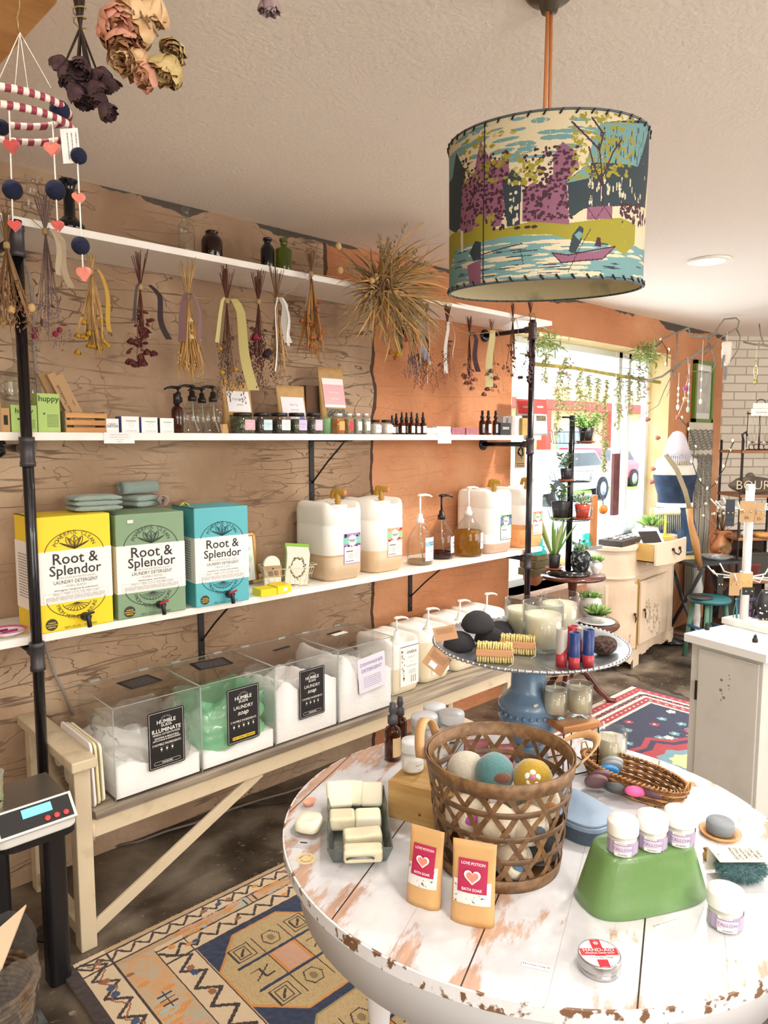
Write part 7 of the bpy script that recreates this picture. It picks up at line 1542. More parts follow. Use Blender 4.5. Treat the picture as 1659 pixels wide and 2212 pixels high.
for k in range(3): a = k*2*PI/3;b.cyl((0,0,LZ1-CZ),(LR*math.cos(a),LR*math.sin(a),LZ1-CZ),.002,blk,n=6)
b.lathe([(0,0),(.02,0),(.02,.06),(0,.06)],WPLAS,20,TR((0,0,LZ1-CZ-.06)));b.build('spider_and_socket',pd)
to = Vector((0,0,(LZ0+LZ1)/2-CZ));tilt_ = Matrix.Translation(to) @ Matrix.Rotation(math.radians(4.76),4,Vector((lx,ly,0)).normalized().cross(Vector((0,0,1)))) @ Matrix.Translation(-to)
for o in pd.children:
 if o.name.split('.')[0] not in ('canopy','hanging_cords'): o.matrix_basis = tilt_
# ------------------------------------------------------------------ left foreground corner
sp_ = Vector((.595,2.10,0));t_ = thing('scale_stand','black stand with rounded corner under the digital scale at the left edge','stand',sp_);b = MB();b.prism(rrect(.20,.22,.04),.505,.535,BPLAS);b.build('top',t_)
for sx,sy in ((.066,.02),(-.07,.08)): b = MB();b.prism([(x+sx,y+sy) for x,y in rrect(.062,.07,.018)],0,.51,BPLAS);b.build('leg',t_)
t_ = thing('digital_scale','white digital scale with blue display and red buttons on the black stand','scale',(sp_.x-.015,sp_.y-.01,.536));sw = M('scale_white','#dcdcda',.4);b = MB();b.prism(rrect(.21,.25,.03),0,.05,sw);b.build('housing',t_,.006)
b = MB();T = TR((.0,-.105,.055),(.75,0,0));b.box((0,0,0),(.20,.075,.012),sw,T=T);b.box((0,0,.0065),(.185,.062,.002),BLACK,T=T);b.build('control_panel',t_,.001)
b = MB();b.box((.005,.012,.009),(.075,.024,.002),M('lcd_screen','#6fd0ea',.3,emit='#58c8ea',emit_s=1.2),T=T);b.build('display',t_)
for k in range(3): b = MB();b.lathe([(0,.008),(.0075,.008),(.0075,.0105),(0,.011)],M('red_button','#d9474a',.4),16,T @ TR((.025+.024*k,-.018,0)));b.build('button',t_)
b = MB();b.box((0,.02,.068),(.20,.19,.006),M('satin_steel','#a8a49d',.3,.9));b.box((0,-.075,.060),(.20,.004,.02),M('satin_steel'));b.build('weighing_plate',t_,.001)
p = at(3,1640,y=2.05);p = Vector((p.x-.022,2.08,.536+.072));t_ = thing('plastic_cup','clear plastic cup with green leaf print at the left edge','cup',p);b = MB();b.lathe([(.026,0),(.032,.095),(.034,.097),(.031,.097)],glass('cup_plastic','#f2f6f0',alpha=.5,body='#e8efe4'),28,close=True);b.build('cup_wall',t_);b = MB();leafy(b,TR((0,-.033,.05),(PI/2,0,0)),(.02,.035),grn,M('leaf_green','#6f8f4c',.8),14,.018);b.build('leaf_print',t_)
p = at(20,2020,y=1.80);t_ = thing('wicker_bin','brown wicker waste bin lined with a clear plastic bag under the scale','bin',(p.x-.055,1.84,0));b = MB()
for k in range(22): z = .006+.0135*k;R = .085+.03*k/21;b.tube([(R*math.cos(a),R*math.sin(a),z+.002*math.sin(i*PI/2+k*PI)) for i,a in enumerate([2*PI*j/40 for j in range(40)])],.0068,M('dark_wicker','#6e5436',.8,var=(50,'#473321',.4,.6)),5,closed=True)
b.build('woven_body',t_);b = MB();rg = []
for j in range(12): f = j/11;rg.append([((.113+.012*f+.016*noise.noise(Vector((math.cos(a)*4,math.sin(a)*4,f*5))))*math.cos(a),(.113+.012*f+.016*noise.noise(Vector((math.cos(a)*4+9,math.sin(a)*4,f*5))))*math.sin(a),.14+.24*f+.02*math.sin(a*3)*f) for a in [2*PI*i/40 for i in range(40)]])
b.loft(rg,glass('bin_liner','#f8fafc',alpha=.12,body='#cfd6dc',gloss=1.,rough=.1),caps=False);b.build('liner_bag',t_)
b = MB();pp = [at(-60,2060,z=.42),at(57,1958,z=.42),at(5,2092,z=.40),at(-60,2180,z=.38)];b.add([tuple(q) for q in pp]+[tuple(q+Vector((0,0,.006))) for q in pp],[(3,2,1,0),(4,5,6,7),(0,1,5,4),(1,2,6,5),(2,3,7,6),(3,0,4,7)],M('pale_cardboard','#d8bfa0',.7));b.build('cardboard_sheet');bpy.data.objects['cardboard_sheet']['label'] = 'pale cardboard corner poking in at the lower left edge';bpy.data.objects['cardboard_sheet']['category'] = 'cardboard'
b = MB();q = [at(x,y,z=.02) for x,y in ((-40,2085),(0,2096),(45,2128),(80,2170),(118,2230),(-40,2230))];b.prism([(v.x,v.y) for v in q],0,.02,M('dark_slate','#33373c',.5,var=(14,'#6a6f74',.5,.75),bump=(20,.5)));tag(b.build('slate_slab'),'dark grey slate slab on the floor at the lower left corner','slab')
b = MB();b.tube([tuple(at(x,y,z=.006)) for x,y in ((235,1830),(300,1818),(360,1795),(420,1778),(500,1748),(560,1728),(620,1712),(680,1690),(760,1660))],.005,M('braided_cable','#7c7069',.7,bump=(300,.5)),6);tag(b.build('floor_cable'),'grey braided cable running along the floor behind the bench','cable')
b = MB();b.tube([tuple(at(x,y,y=2.665)) for x,y in ((45,550),(62,590),(72,660),(74,760),(82,850),(80,930),(72,1000),(68,1030))]+[tuple(at(x,y,y=2.665)) for x,y in ((70,1200),(98,1392),(115,1450),(140,1500),(158,1545))],.0055,M('grey_braid','#a59a90',.7,bump=(300,.6)),6);tag(b.build('wall_cable'),'grey braided flexible hose hanging on the wall behind the left pipe','cable')

# ------------------------------------------------------------------ upper left: beam, roses, mobile
DB = 1.15
b = MB();q = [at(x,y,z=2.44) for x,y in ((-260,-330),(200,-60),(130,-5),(0,142),(-260,420))]
q = [at(-300,-420,z=2.40),at(230,-260,z=2.40),at(122,10,z=2.40),at(0,142,z=2.40),at(-300,470,z=2.40)];b.prism([(v.x,v.y) for v in q],2.40,CZ-.002,wood('amber_beam','#d9a468','#bd8447',(1,6,6),.5,3));bm_ = b.build('wooden_beam',None,.004);tag(bm_,'honey coloured wooden beam under the ceiling at the upper left corner','beam')
def spray(px,py,px2,py2,d,n,R,mats,label,sm_,spread,up=None):
 top = at(px,py,d=d);c = at(px2,py2,d=d);t_ = thing('dried_rose_bunch',label,'dried flowers',c,0,'dried rose bunches hanging upside down');r = random.Random(n);v = top-c;b = MB()
 for i in range(14): e = Vector((r.gauss(0,spread*.5),r.gauss(0,spread*.4),r.gauss(0,spread*.3)));b.tube([tuple(v+Vector((r.gauss(0,.006),r.gauss(0,.006),0))+v*.25),tuple(v*.6),tuple(e)],[.0022,.0024,.0016],sm_,5)
 b.build('stems',t_);b = MB();b.tube([tuple(v*.62+Vector((.011*math.cos(a),.011*math.sin(a),.002*k))) for k,a in enumerate([i*PI/4 for i in range(17)])],.0012,M('jute_twine'),4);b.build('tie',t_)
 return t_,r
t_,r = spray(168,-10,182,165,1.25,5,0,None,'hanging bunch of dark purple dried roses at the upper left',M('dark_stem','#3f3128',.9),.03)
dk1,dk2 = M('dark_purple_petal','#4a3238',.85,var=(60,'#6d525a',.45,.7)),M('brown_purple_petal','#54403a',.9)
for i in range(17): x,y = r.choice([(128,140),(150,175),(180,150),(205,180),(165,210),(215,225),(195,200),(225,235),(140,150),(190,170),(160,150),(235,190),(230,210),(175,185),(150,195),(210,155)]);
for i,(x,y) in enumerate([(130,135),(150,170),(178,145),(205,165),(160,195),(215,210),(190,192),(228,238),(140,158),(232,180),(172,172),(205,190),(152,148),(222,160),(180,215)]): b = MB();rosebud(b,at(x,y,d=1.25+r.uniform(-.02,.02))-t_.location,.019,dk1,r,(r.uniform(-.9,.9),r.uniform(-.9,.9),-1),14,dk2);b.build('rose_head',t_)
t_,r = spray(265,-90,300,60,1.12,6,0,None,'hanging bunch of large cream and pink dried roses at the upper left',M('tan_stem','#8a6a4a',.9),.03)
for i,(x,y,R,c) in enumerate([(240,45,46,0),(262,90,40,0),(310,55,44,1),(335,20,40,1),(285,15,40,1),(300,130,40,1),(320,160,36,0),(365,145,42,2),(270,130,34,1),(375,110,32,2),(230,70,30,0)]):
 b = MB();rosebud(b,at(x,y,d=1.12+r.uniform(-.02,.02))-t_.location,R*1.12/FPX*.95,[M('blush_petal','#dea28c',.8,var=(40,'#c48e6c',.45,.7)),M('parchment_petal','#dcbb90',.8,var=(40,'#b98f5e',.45,.7)),M('buttery_petal','#c9b27c',.8,var=(40,'#a38a55',.45,.7))][c],r,(r.uniform(-1,1)-.5,r.uniform(-1,1)-.5,-1),18,M('brown_petal_edge','#a87a50',.85));b.build('rose_head',t_)
p = at(583,8,d=1.3);b = MB();rosebud(b,(0,0,0),.022,M('lilac_petal','#a08a8c',.85),random.Random(1),(0,0,-1),12);b.tube([(0,0,0),(0,0,.12)],.0015,stemb,5);tag(b.build('dried_rose',loc=p),'single faded lilac rose hanging at the top edge','dried flowers')
mb_ = at(45,240,d=1.0);t_ = thing('felt_mobile','felt mobile of red striped hoops, navy balls and coral hearts at the upper left','mobile',mb_);stm = bpy.data.materials.new('candy_stripe');stm.use_nodes = True;nt = stm.node_tree;wv = nd(nt,'ShaderNodeTexWave');wv.inputs['Scale'].default_value = 22;tcn = nd(nt,'ShaderNodeTexCoord');rp = nd(nt,'ShaderNodeValToRGB');rp.color_ramp.interpolation = 'CONSTANT';rp.color_ramp.elements[0].color = (*lin('#e3d6cc'),1);rp.color_ramp.elements[1].position = .5;rp.color_ramp.elements[1].color = (*lin('#8c2f43'),1)
nt.links.new(tcn.outputs['Object'],wv.inputs[0]);nt.links.new(wv.outputs[1],rp.inputs[0]);nt.links.new(rp.outputs[0],nt.nodes['Principled BSDF'].inputs['Base Color'])
W1 = 1.0/FPX;rel = lambda x,y,dd=0: at(x,y,d=1.0+dd)-mb_
for cx_,cy_,rx,rz_ in ((40,232,128,.045),(45,268,130,.032)):
 b = MB();C0 = rel(cx_-30,cy_);b.tube([tuple(C0+RGT*(rx*W1*math.cos(a))+HF*(rx*W1*math.sin(a))+Vector((0,0,.10*W1*rx*math.sin(a)))) for a in [2*PI*i/64 for i in range(64)]],.0052,stm,8,closed=True);b.build('striped_hoop',t_)
thr = M('white_thread','#e8e0d6',.8);b = MB()
for x in (-10,32,60,110): b.tube([tuple(rel(43,70)),tuple(rel(x,190))],.0006,thr,4)
for x0,y0,x1,y1 in ((20,240,28,495),(113,250,125,500),(165,300,180,600)): b.tube([tuple(rel(x0,y0)),tuple(rel(x1,y1))],.0011,thr,5)
b.build('threads',t_);nav = M('navy_wool','#0d1430',.95,bump=(160,.3));cor = felt('coral','#c4504a');cor2 = felt('peach','#df7d6c')
for x,y,R in ((129,239,21),(4,275,16),(27,410,21),(120,411,21),(170,337,17),(174,531,19)): b = MB();b.ball(rel(x,y),R*W1,nav,20,(1,1,1),.03,x);b.build('felt_ball',t_)
for x,y,s_,m_ in ((25,315,17,cor),(113,322,18,cor2),(32,487,14,cor),(125,487,13,cor),(170,428,14,cor2),(181,590,17,cor2)):
 b = MB();P = [(16*math.sin(a)**3/17*s_*W1,(13*math.cos(a)-5*math.cos(2*a)-2*math.cos(3*a)-math.cos(4*a))/17*s_*W1) for a in [i*PI/12 for i in range(24)]];b.prism(P,-.004,.004,m_,TR(rel(x,y)) @ TR(rot=(PI/2,0,-YAW+.4*math.sin(x))));b.build('felt_heart',t_,.0025)
b = MB();T = TR(rel(152,315)) @ TR(rot=(PI/2,0,-YAW)) @ TR(rot=(0,0,.06));b.panel(T,38*W1,72*W1,PAPER);fine_lines(b,T @ TR(rot=(0,0,PI/2)) @ TR((0,0,.0005)),-.018,.018,-.01,.008,3,GREYP,.12);b.build('paper_tag',t_)
b = MB();b.tube([tuple(rel(40,70)),tuple(rel(38,40)),tuple(rel(44,15)),tuple(rel(44,-40))],.0015,M('brass_hook','#9a7c4a',.4,.8),6);b.build('hook',t_)

# ------------------------------------------------------------------ plants
leafm = M('leaf_green_dark','#3f5a34',.6,var=(30,'#5d7a44',.4,.6));leafb = M('leaf_bright','#6fa048',.55);leafv = M('leaf_pale','#a9bb7c',.6);leafg = M('leaf_greyblue','#7f9a86',.7);tc_ = M('terracotta','#a9603f',.8);bpot = M('black_nursery_pot','#222226',.5);soil = M('potting_soil','#33261c',.95,bump=(80,1.))
def plant(p,R,h,potm,label,kind,seed=0,group='potted plants on the plant stand',saucer=None,size=.1,prof=None,sq=None):
 r = random.Random(seed);t_ = thing('potted_plant',label,'plant',p,0,group);z = 0
 if saucer: b = MB();b.lathe([(0,0),(R*1.05,0),(R*1.35,.012),(R*1.28,.012),(R,.004),(0,.004)],saucer,28);b.build('saucer',t_);z = .0045
 b = MB();b.lathe([(r_*R,z+zz*h) for r_,zz in (prof or [(0,0),(.72,0),(1,1),(.92,1),(.9,.86),(0,.86)])],potm,28,sq=sq);b.build('pot',t_);b = MB();b.lathe([(0,z+h*.88),(R*.9,z+h*.87)],soil,20,close=True);b.build('soil',t_);b = MB();top = z+h*.88
 if kind == 'rosette':
  for i in range(46): a = i*2.4;f = i/46;d = Vector((math.cos(a)*(1-f*.7),math.sin(a)*(1-f*.7),.35+f));blade(b,(math.cos(a)*R*.3,math.sin(a)*R*.3,top),d,size*(1-.4*f),size*.20,leafb if i % 3 else leafv,r,.15,4)
 elif kind == 'bush':
  for i in range(110): d = Vector((r.gauss(0,1),r.gauss(0,1),abs(r.gauss(0,1))+.5)).normalized();c = Vector((0,0,top))+d*r.uniform(.2,1)*size;blade(b,c,d+Vector((r.gauss(0,.6),r.gauss(0,.6),.2)),size*.32,size*.10,[leafg,leafm,leafv][i % 3],r,.3,4)
 elif kind == 'aloe':
  for i in range(15): a = i*2.4;blade(b,(R*.3*math.cos(a),R*.3*math.sin(a),top),(math.cos(a)*r.uniform(.15,.6),math.sin(a)*r.uniform(.15,.6),1),size*r.uniform(.6,1.1),.018,leafv if i % 2 else leafb,r,.15,6)
 elif kind == 'stem':
  for k in range(3):
   a = k*2.1;e = Vector((math.cos(a)*size*.45,math.sin(a)*size*.45,top+size));s0 = Vector((0,0,top));b.tube([tuple(s0),tuple((s0+e)/2+Vector((0,0,.02))),tuple(e)],[.003,.0025,.0015],leafm,5)
   for j in range(12): f = .25+.75*j/11;c = s0.lerp(e,f);blade(b,c,(math.cos(j*2.4),math.sin(j*2.4),.5),size*.34,size*.12,leafm,r,.25,4)
 elif kind == 'fern':
  for i in range(46):
   a = r.uniform(0,2*PI);d = Vector((math.cos(a),math.sin(a),r.uniform(.2,1.4)));c = Vector((0,0,top));blade(b,c,d,size*r.uniform(.6,1.2),.004,leafb,r,.7,6)
   for j in range(5): blade(b,c+d.normalized()*size*(.25+.16*j),(r.gauss(0,1),r.gauss(0,1),r.gauss(0,.5)),size*.14,.009,leafb,r,.2,3)
 b.build('foliage',t_);return t_
ax = Vector((3.698,2.30,0));mah = M('mahogany','#4c241c',.22,coat=.6,var=(10,'#6b352a',.4,.7));d0 = depth(ax+Vector((0,0,.85)));k_ = d0/FPX
t_ = thing('tiered_side_table','dark mahogany two-tier round side table by the window','table',ax);zt1,zt2_ = zat(ax,1240),zat(ax,1340)
b = MB();b.lathe([(0,zt1-.02),(68*k_,zt1-.02),(70*k_,zt1-.01),(68*k_,zt1),(0,zt1)],mah,56);b.build('upper_top',t_);b = MB();b.lathe([(0,zt2_-.02),(99*k_,zt2_-.02),(101*k_,zt2_-.01),(99*k_,zt2_),(0,zt2_)],mah,64);b.build('lower_top',t_)
b = MB();b.lathe([(.02,.18),(.03,.22),(.022,.3),(.035,.42),(.02,zt2_-.02),(.02,zt2_+.02),(.03,zt2_+.05),(.018,zt2_+.12),(.03,zt1-.03),(.04,zt1-.02)],mah,28);b.build('column',t_)
for k in range(3): a = math.radians((-38,-160,70)[k]);b = MB();b.tube([(math.cos(a)*x,math.sin(a)*x,z) for x,z in ((.02,.24),(.10,.20),(.18,.09),(.25,.025),(.29,.02))],[.022,.02,.018,.016,.014],mah,8);b.build('foot',t_)
t_ = thing('plant_stand','black metal plant stand with three tiers of wire baskets on the mahogany table','plant stand',ax+Vector((0,0,zt1+.001)));S = k_;po = RGT*(-10*S)
b = MB();b.lathe([(0,0),(46*S,0),(48*S,.012),(42*S,.020),(42*S,.026),(0,.026)],M('black_gloss','#151316',.2,coat=.6),48,TR(po));b.build('round_base',t_);hz_ = [zat(ax,y)-zt1 for y in (1122,1040,958)];ztop = zat(ax,898)-zt1
b = MB();b.cyl(po+Vector((0,0,.02)),po+Vector((0,0,ztop)),.018,blk,n=20);b.build('pole',t_);b = MB();b.tube([tuple(po+Vector((0,0,ztop-.01))),tuple(po-RGT*.06+Vector((0,0,ztop-.01)))],.006,blk,8);b.build('top_arm',t_);ztier = []
for k,z in enumerate(hz_):
 b = MB();R = 45*S
 for zz,rr_ in ((0,.92),(.065,1.05)): b.tube([tuple(po+Vector((R*rr_*math.cos(a),R*rr_*math.sin(a),z+zz))) for a in [2*PI*i/48 for i in range(48)]],.0022 if zz == 0 else .0012,blk,5,closed=True)
 for i in range(26): a = 2*PI*i/26;b.tube([tuple(po+Vector((R*.92*math.cos(a),R*.92*math.sin(a),z))),tuple(po+Vector((R*1.05*math.cos(a),R*1.05*math.sin(a),z+.06+.02*(i % 2))))],.0013,blk,4)
 for i in range(10): a = PI*i/10;b.tube([tuple(po+Vector((R*.92*math.cos(a),R*.92*math.sin(a),z))),tuple(po-Vector((R*.92*math.cos(a),R*.92*math.sin(a),-z)))],.0012,blk,4)
 b.build('wire_basket',t_);ztier.append(zt1+z+.003)
def on(px,z,fwd=0): q = at(px,1100,d=d0);q = Vector((q.x,q.y,z))+HF*fwd;return q
plant(on(1258,ztier[2],-.03),.045,.085,bpot,'fern in a black pot in the top wire basket','fern',1,size=.12,saucer=tc_);plant(on(1215,ztier[1],-.06),.035,.07,bpot,'jade plant in a small black pot in the middle wire basket','stem',2,size=.09,saucer=tc_)
plant(on(1206,ztier[0],-.05),.046,.10,bpot,'dark-leaved plant in a square black pot in the lowest wire basket','stem',3,size=.10,saucer=M('green_saucer','#8c9a63',.6),sq=5);plant(on(1252,ztier[0],-.06),.046,.085,M('red_glazed_pot','#b8432f',.35),'thyme in a red glazed pot in the lowest wire basket','bush',4,size=.07,saucer=tc_)
plant(on(1197,zt1+.028,-.03),.038,.085,bpot,'striped aloe in a black pot on the black tray','aloe',5,size=.26,saucer=tc_)
mosaic = M('mosaic_glaze','#1d2126',.25,var=(55,'#8fa0a0',.55,.58));plant(on(1250,zt1+.028,-.07),.058,.115,mosaic,'silver succulent in a round dark mosaic pot','bush',6,size=.075,prof=[(0,0),(.7,0),(1,.35),(1.02,.7),(.85,1),(.78,.97),(.9,.7),(0,.7)])
whp = M('white_glaze','#e9e8e4',.25,coat=.5);plant(on(1289,zt1+.001,-.02),.038,.085,whp,'small succulent in a white face-shaped pot at the table edge','rosette',7,size=.05,prof=[(0,0),(.55,0),(.6,.08),(.95,.4),(.95,.62),(.6,.9),(.62,1),(.5,1),(.5,.86),(0,.86)])
plant(on(1284,zt2_+.001,.04),.07,.13,whp,'succulent in a white sculpted head planter on the lower tier','rosette',8,size=.07,prof=[(0,0),(.5,0),(.7,.1),(1,.45),(.98,.75),(.8,1),(.7,.98),(0,.86)])
p = on(1285,zt2_+.001,-.10);b = MB();b.lathe([(0,0),(.05,0),(.105,.012),(.10,.013),(.05,.004),(0,.004)],whp,40);tag(b.build('plate',loc=p),'white plate on the lower mahogany tier','plate');plant(p+Vector((0,0,.006)),.065,.055,GLASS,'bright green succulent in a glass bowl on the white plate','rosette',9,size=.085,prof=[(0,0),(.6,0),(.9,.5),(1.05,1),(1.0,1),(0,.6)])

# ------------------------------------------------------------------ window side: sill goods, vines, branch
for k,(z,hh,c) in enumerate(((.755,.045,'#6b5a3c'),(.802,.045,'#5f5138'),(.849,.035,'#71603f'))):
 p = at(1170,1250,y=2.60);b = MB();b.box((0,0,hh/2),(.30-.03*k,.12,hh),M('brown_cloth_cover%d' % k,c,.7));o = b.build('wooden_case',None,.002,loc=(p.x,2.615,z));tag(o,['lowest','middle','topmost'][k]+' brown wooden case in the stack by the window, right of the right pipe','case','brown wooden cases')
for px,R,c,lab,sc_ in ((1150,.085,'#b0714f','terracotta coloured rock under the brown cases',(1,.7,.8)),(1207,.10,'#c3a377','pale sandstone block beside the mahogany table',(1,.6,.75))): p = at(px,1290,y=2.62);b = MB();b.ball((0,0,.065),R,M('rock_'+c[1:],c,.9,bump=(20,.6),var=(9,'#9a7552',.5,.7)),20,sc_,.15,px);tag(b.build('rock',loc=(p.x,2.615,.685)),lab,'rock')
b = MB();b.box((0,0,0),(.75,.10,.62),M('hearth_brick','#9c7458',.9,bump=(18,.6),var=(8,'#7a5a44',.4,.7)));tag(b.build('stone_ledge',loc=(at(1175,1300,y=2.6).x+.1,2.628,.312)),'rough brick ledge under the window behind the bench','ledge')
ins = [(0,0),(.055,0),(.055,.02),(.042,.03),(.045,.05),(.030,.055),(.032,.09),(.022,.105),(0,.107)];tq = glass('aqua_glass','#7fdcd6',alpha=.55,body='#2fc4bf',gloss=.8)
p = at(1161,1220,y=2.60);b = MB();b.lathe(ins,tq,32);tag(b.build('glass_insulator',loc=(p.x,2.60,.885)),'aqua glass insulator on the stack of brown cases','insulator','aqua glass insulators')
vine = M('vine_green','#8a9a55',.8);vineb = M('vine_brown','#9a8560',.85)
b = MB();b.tube([tuple(at(x,y,y=2.70)) for x,y in ((1150,786),(1240,795),(1340,812),(1425,826))],.013,M('mossy_pole','#9a8f4c',.85,bump=(60,.6),var=(20,'#b9a94e',.4,.6)),8);tag(b.build('mossy_pole'),'mossy green pole across the top of the window','pole')
for k,(px,y0,y1,wd) in enumerate(((1205,800,945,8),(1225,770,900,16),(1250,800,890,10),(1270,810,960,10),(1292,815,940,8),(1310,820,1045,7),(1335,815,930,12),(1362,800,900,14),(1382,790,870,14),(1180,760,830,16))):
 r = random.Random(k);p = at(px,y0,y=2.685);s = depth(p)/FPX;L_ = (y1-y0)*s;t_ = thing('hanging_vine',['thin trailing','bushy trailing','pale trailing'][k % 3]+' vine hanging before the window, %s counted from the left' % ['second','third','fourth','fifth','sixth','seventh','eighth','ninth','tenth','first'][k],'vine',p,0,'trailing vines in the window');b,b2 = MB(),MB()
 for q in range(5):
  x0 = r.gauss(0,wd*s*.6);pts = [(x0+.02*math.sin(i*1.1+q),r.gauss(0,.004),-L_*i/8*r.uniform(.85,1)) for i in range(9)];b.tube(pts,.0016,vineb,4)
  for i in range(int(L_*75)): f = r.random();j = min(7,int(f*8));c = Vector(pts[j]).lerp(Vector(pts[j+1]),r.random());blade(b2,c,(r.gauss(0,1),r.gauss(0,1),-.4),r.uniform(.016,.034),.010,vine if r.random() < .6 else vineb,r,.3,3)
 b.build('stems',t_);b2.build('foliage',t_)
for k,(px,py,n_,sz,lab) in enumerate(((1185,735,120,60,'feathery green garland at the upper left corner of the window'),(1400,762,160,60,'feathery green garland at the upper right corner of the window'))):
 p = at(px,py,y=2.60);s = depth(p)/FPX;r = random.Random(40+k);b = MB();t_ = thing('green_garland',lab,'garland',p,0,'feathery garlands')
 for i in range(n_): c = Vector((r.gauss(0,sz*s*.45),r.gauss(0,.02),r.gauss(0,sz*s*.2)+(.3*(-.04) if k == 0 else .0)));blade(b,c,(r.gauss(0,1),r.gauss(0,.5),r.gauss(-.3,.6)),r.uniform(.04,.10),.009,vine if i % 3 else leafv,r,.6,5)
 b.build('foliage',t_)
bk_ = M('driftwood','#8f877b',.8,var=(20,'#6e665b',.4,.7),bump=(40,.3));DD = 5.35
Z5 = lambda L_: [tuple(at(1380+x/5.946,660+y/5.946,d=DD+dd)) for x,y,dd in [(q+(0,))[:3] for q in L_]]
t_ = thing('driftwood_branch','bare grey branch hung across the window corner with ornaments','branch',at(1545,720,d=DD));b = MB();off = -t_.location
for L_,r0,r1 in (([(-200,900),(60,980),(300,910),(520,750),(700,650),(900,520),(900,400),(1000,350)],.010,.022),([(1000,350),(900,400),(660,385),(640,290),(480,350),(300,430),(200,540)],.018,.008),([(490,350),(495,540),(460,740),(470,900)],.010,.006),([(980,360),(1020,280),(1100,175),(1250,160),(1290,200),(1270,280),(1060,410),(960,520),(820,650)],.012,.006),([(1250,290),(1300,400),(1280,550),(1210,670),(1120,770)],.010,.005),([(900,490),(970,640),(980,760),(910,900)],.013,.005),([(900,860),(660,840),(500,860)],.007,.004),([(460,740),(420,900),(330,1080),(250,1280),(0,1440)],.008,.003),([(540,750),(430,870),(420,1000),(360,1170)],.006,.003),([(200,540),(100,620),(-80,700),(-200,640)],.006,.003),([(450,700),(300,620),(150,700),(-50,820),(-250,800)],.006,.003)):
 P = [Vector(q)+off for q in Z5(L_)];b.tube([tuple(q) for q in P],[(r0+(r1-r0)*i/(len(P)-1))*.62 for i in range(len(P))],bk_,8)
b.build('wood',t_)
fur = M('white_felt_fur','#e6ddd0',.95,bump=(120,.6),sheen=.3);p = at(1380+1125/5.946,660+620/5.946,d=5.2);s = 5.2/FPX;t_ = thing('owl_ornament','white felt owl ornament hanging from the branch with grey feather tail','ornament',p);b = MB();b.loft([[(w*s*math.cos(a),w*.7*s*math.sin(a),z*s) for a in [2*PI*i/20 for i in range(20)]] for w,z in ((3,-26),(9,-20),(13,-6),(14,6),(12.5,12),(14,20),(12,25),(5,26))],fur);b.build('body',t_);b = MB();r = random.Random(3)
for i in range(90): b.tube([(0,0,-24*s),(r.gauss(-3,3)*s,r.gauss(0,2)*s,-r.uniform(34,58)*s)],[.002,.0008],M('grey_feather','#a5a29e',.9),3)
for i in range(50): b.tube([(-11*s,0,-2*s),(r.gauss(-19,2)*s,r.gauss(0,2)*s,-r.uniform(6,32)*s)],[.002,.0008],M('grey_feather'),3)
b.build('feathers',t_);b = MB();b.cyl((0,0,26*s),(0,0,46*s),.0012,thr,n=5);b.build('cord',t_)
# green framed picture, macrame
A = at(1501,776,y=2.665);B_ = at(1541,783,y=2.665);w = B_.x-A.x;z0,z1 = zat(A,912),zat(A,777);t_ = thing('framed_picture','tall narrow picture in a green frame on the orange wall','picture',(A.x+w/2,2.662,(z0+z1)/2));H_ = z1-z0;gf = M('green_frame','#5c7a24',.4,coat=.3);b = MB()
for c,d in (((-w/2+.015,0,0),(.03,.03,H_)),((w/2-.015,0,0),(.03,.03,H_)),((0,0,H_/2-.015),(w,.03,.03)),((0,0,-H_/2+.015),(w,.03,.03))): b.box(c,d,gf)
b.build('frame',t_);b = MB();b.box((0,.008,0),(w-.05,.01,H_-.05),M('print_mount','#d8d4ca',.5));b.build('mount',t_);b = MB();b.box((0,.002,0),(w-.10,.004,H_-.16),M('grey_print_art','#a3a09a',.5,var=(8,'#bab5ab',.4,.6)));b.build('print',t_)
A = at(1488,915,y=2.66);B_ = at(1538,915,y=2.66);w = B_.x-A.x;t_ = thing('macrame_hanging','long grey and cream woven wall hanging below the green picture','wall hanging',((A.x+B_.x)/2,2.655,0));zz = [zat(A,y) for y in (912,930,972,985,1300)];mc = M('cream_weave','#cfc5b2',.95);mg = M('grey_weave','#8b867c',.95)
b = MB();b.box((0,0,(zz[0]+zz[3])/2),(w,.008,zz[0]-zz[3]),mc);b.build('cloth',t_);b = MB();z = zz[1]
while z > zz[2]: b.tube([(-w/2+w*i/16,-.008+.004*math.sin(i*2),z+.006*math.sin(i*1.7+z*50)) for i in range(17)],.008,mg,5);z -= .022
z = zz[3]
while z > zz[3]-.45: b.tube([(-w/2+w*i/16,-.008+.006*math.sin(i*2),z+.010*math.sin(i*1.7+z*50)) for i in range(17)],.009,mg,5);z -= .022
b.build('tufted_rows',t_);b = MB();r = random.Random(2)
for i in range(26): x = -w/2+w*i/25;b.tube([(x,-.004,zz[3]),(x+.01*math.sin(i),-.012,(zz[3]+zz[4])/2),(x*.8,-.004,zz[4])],.006,mg if i % 2 else mc,5)
b.build('fringe',t_)
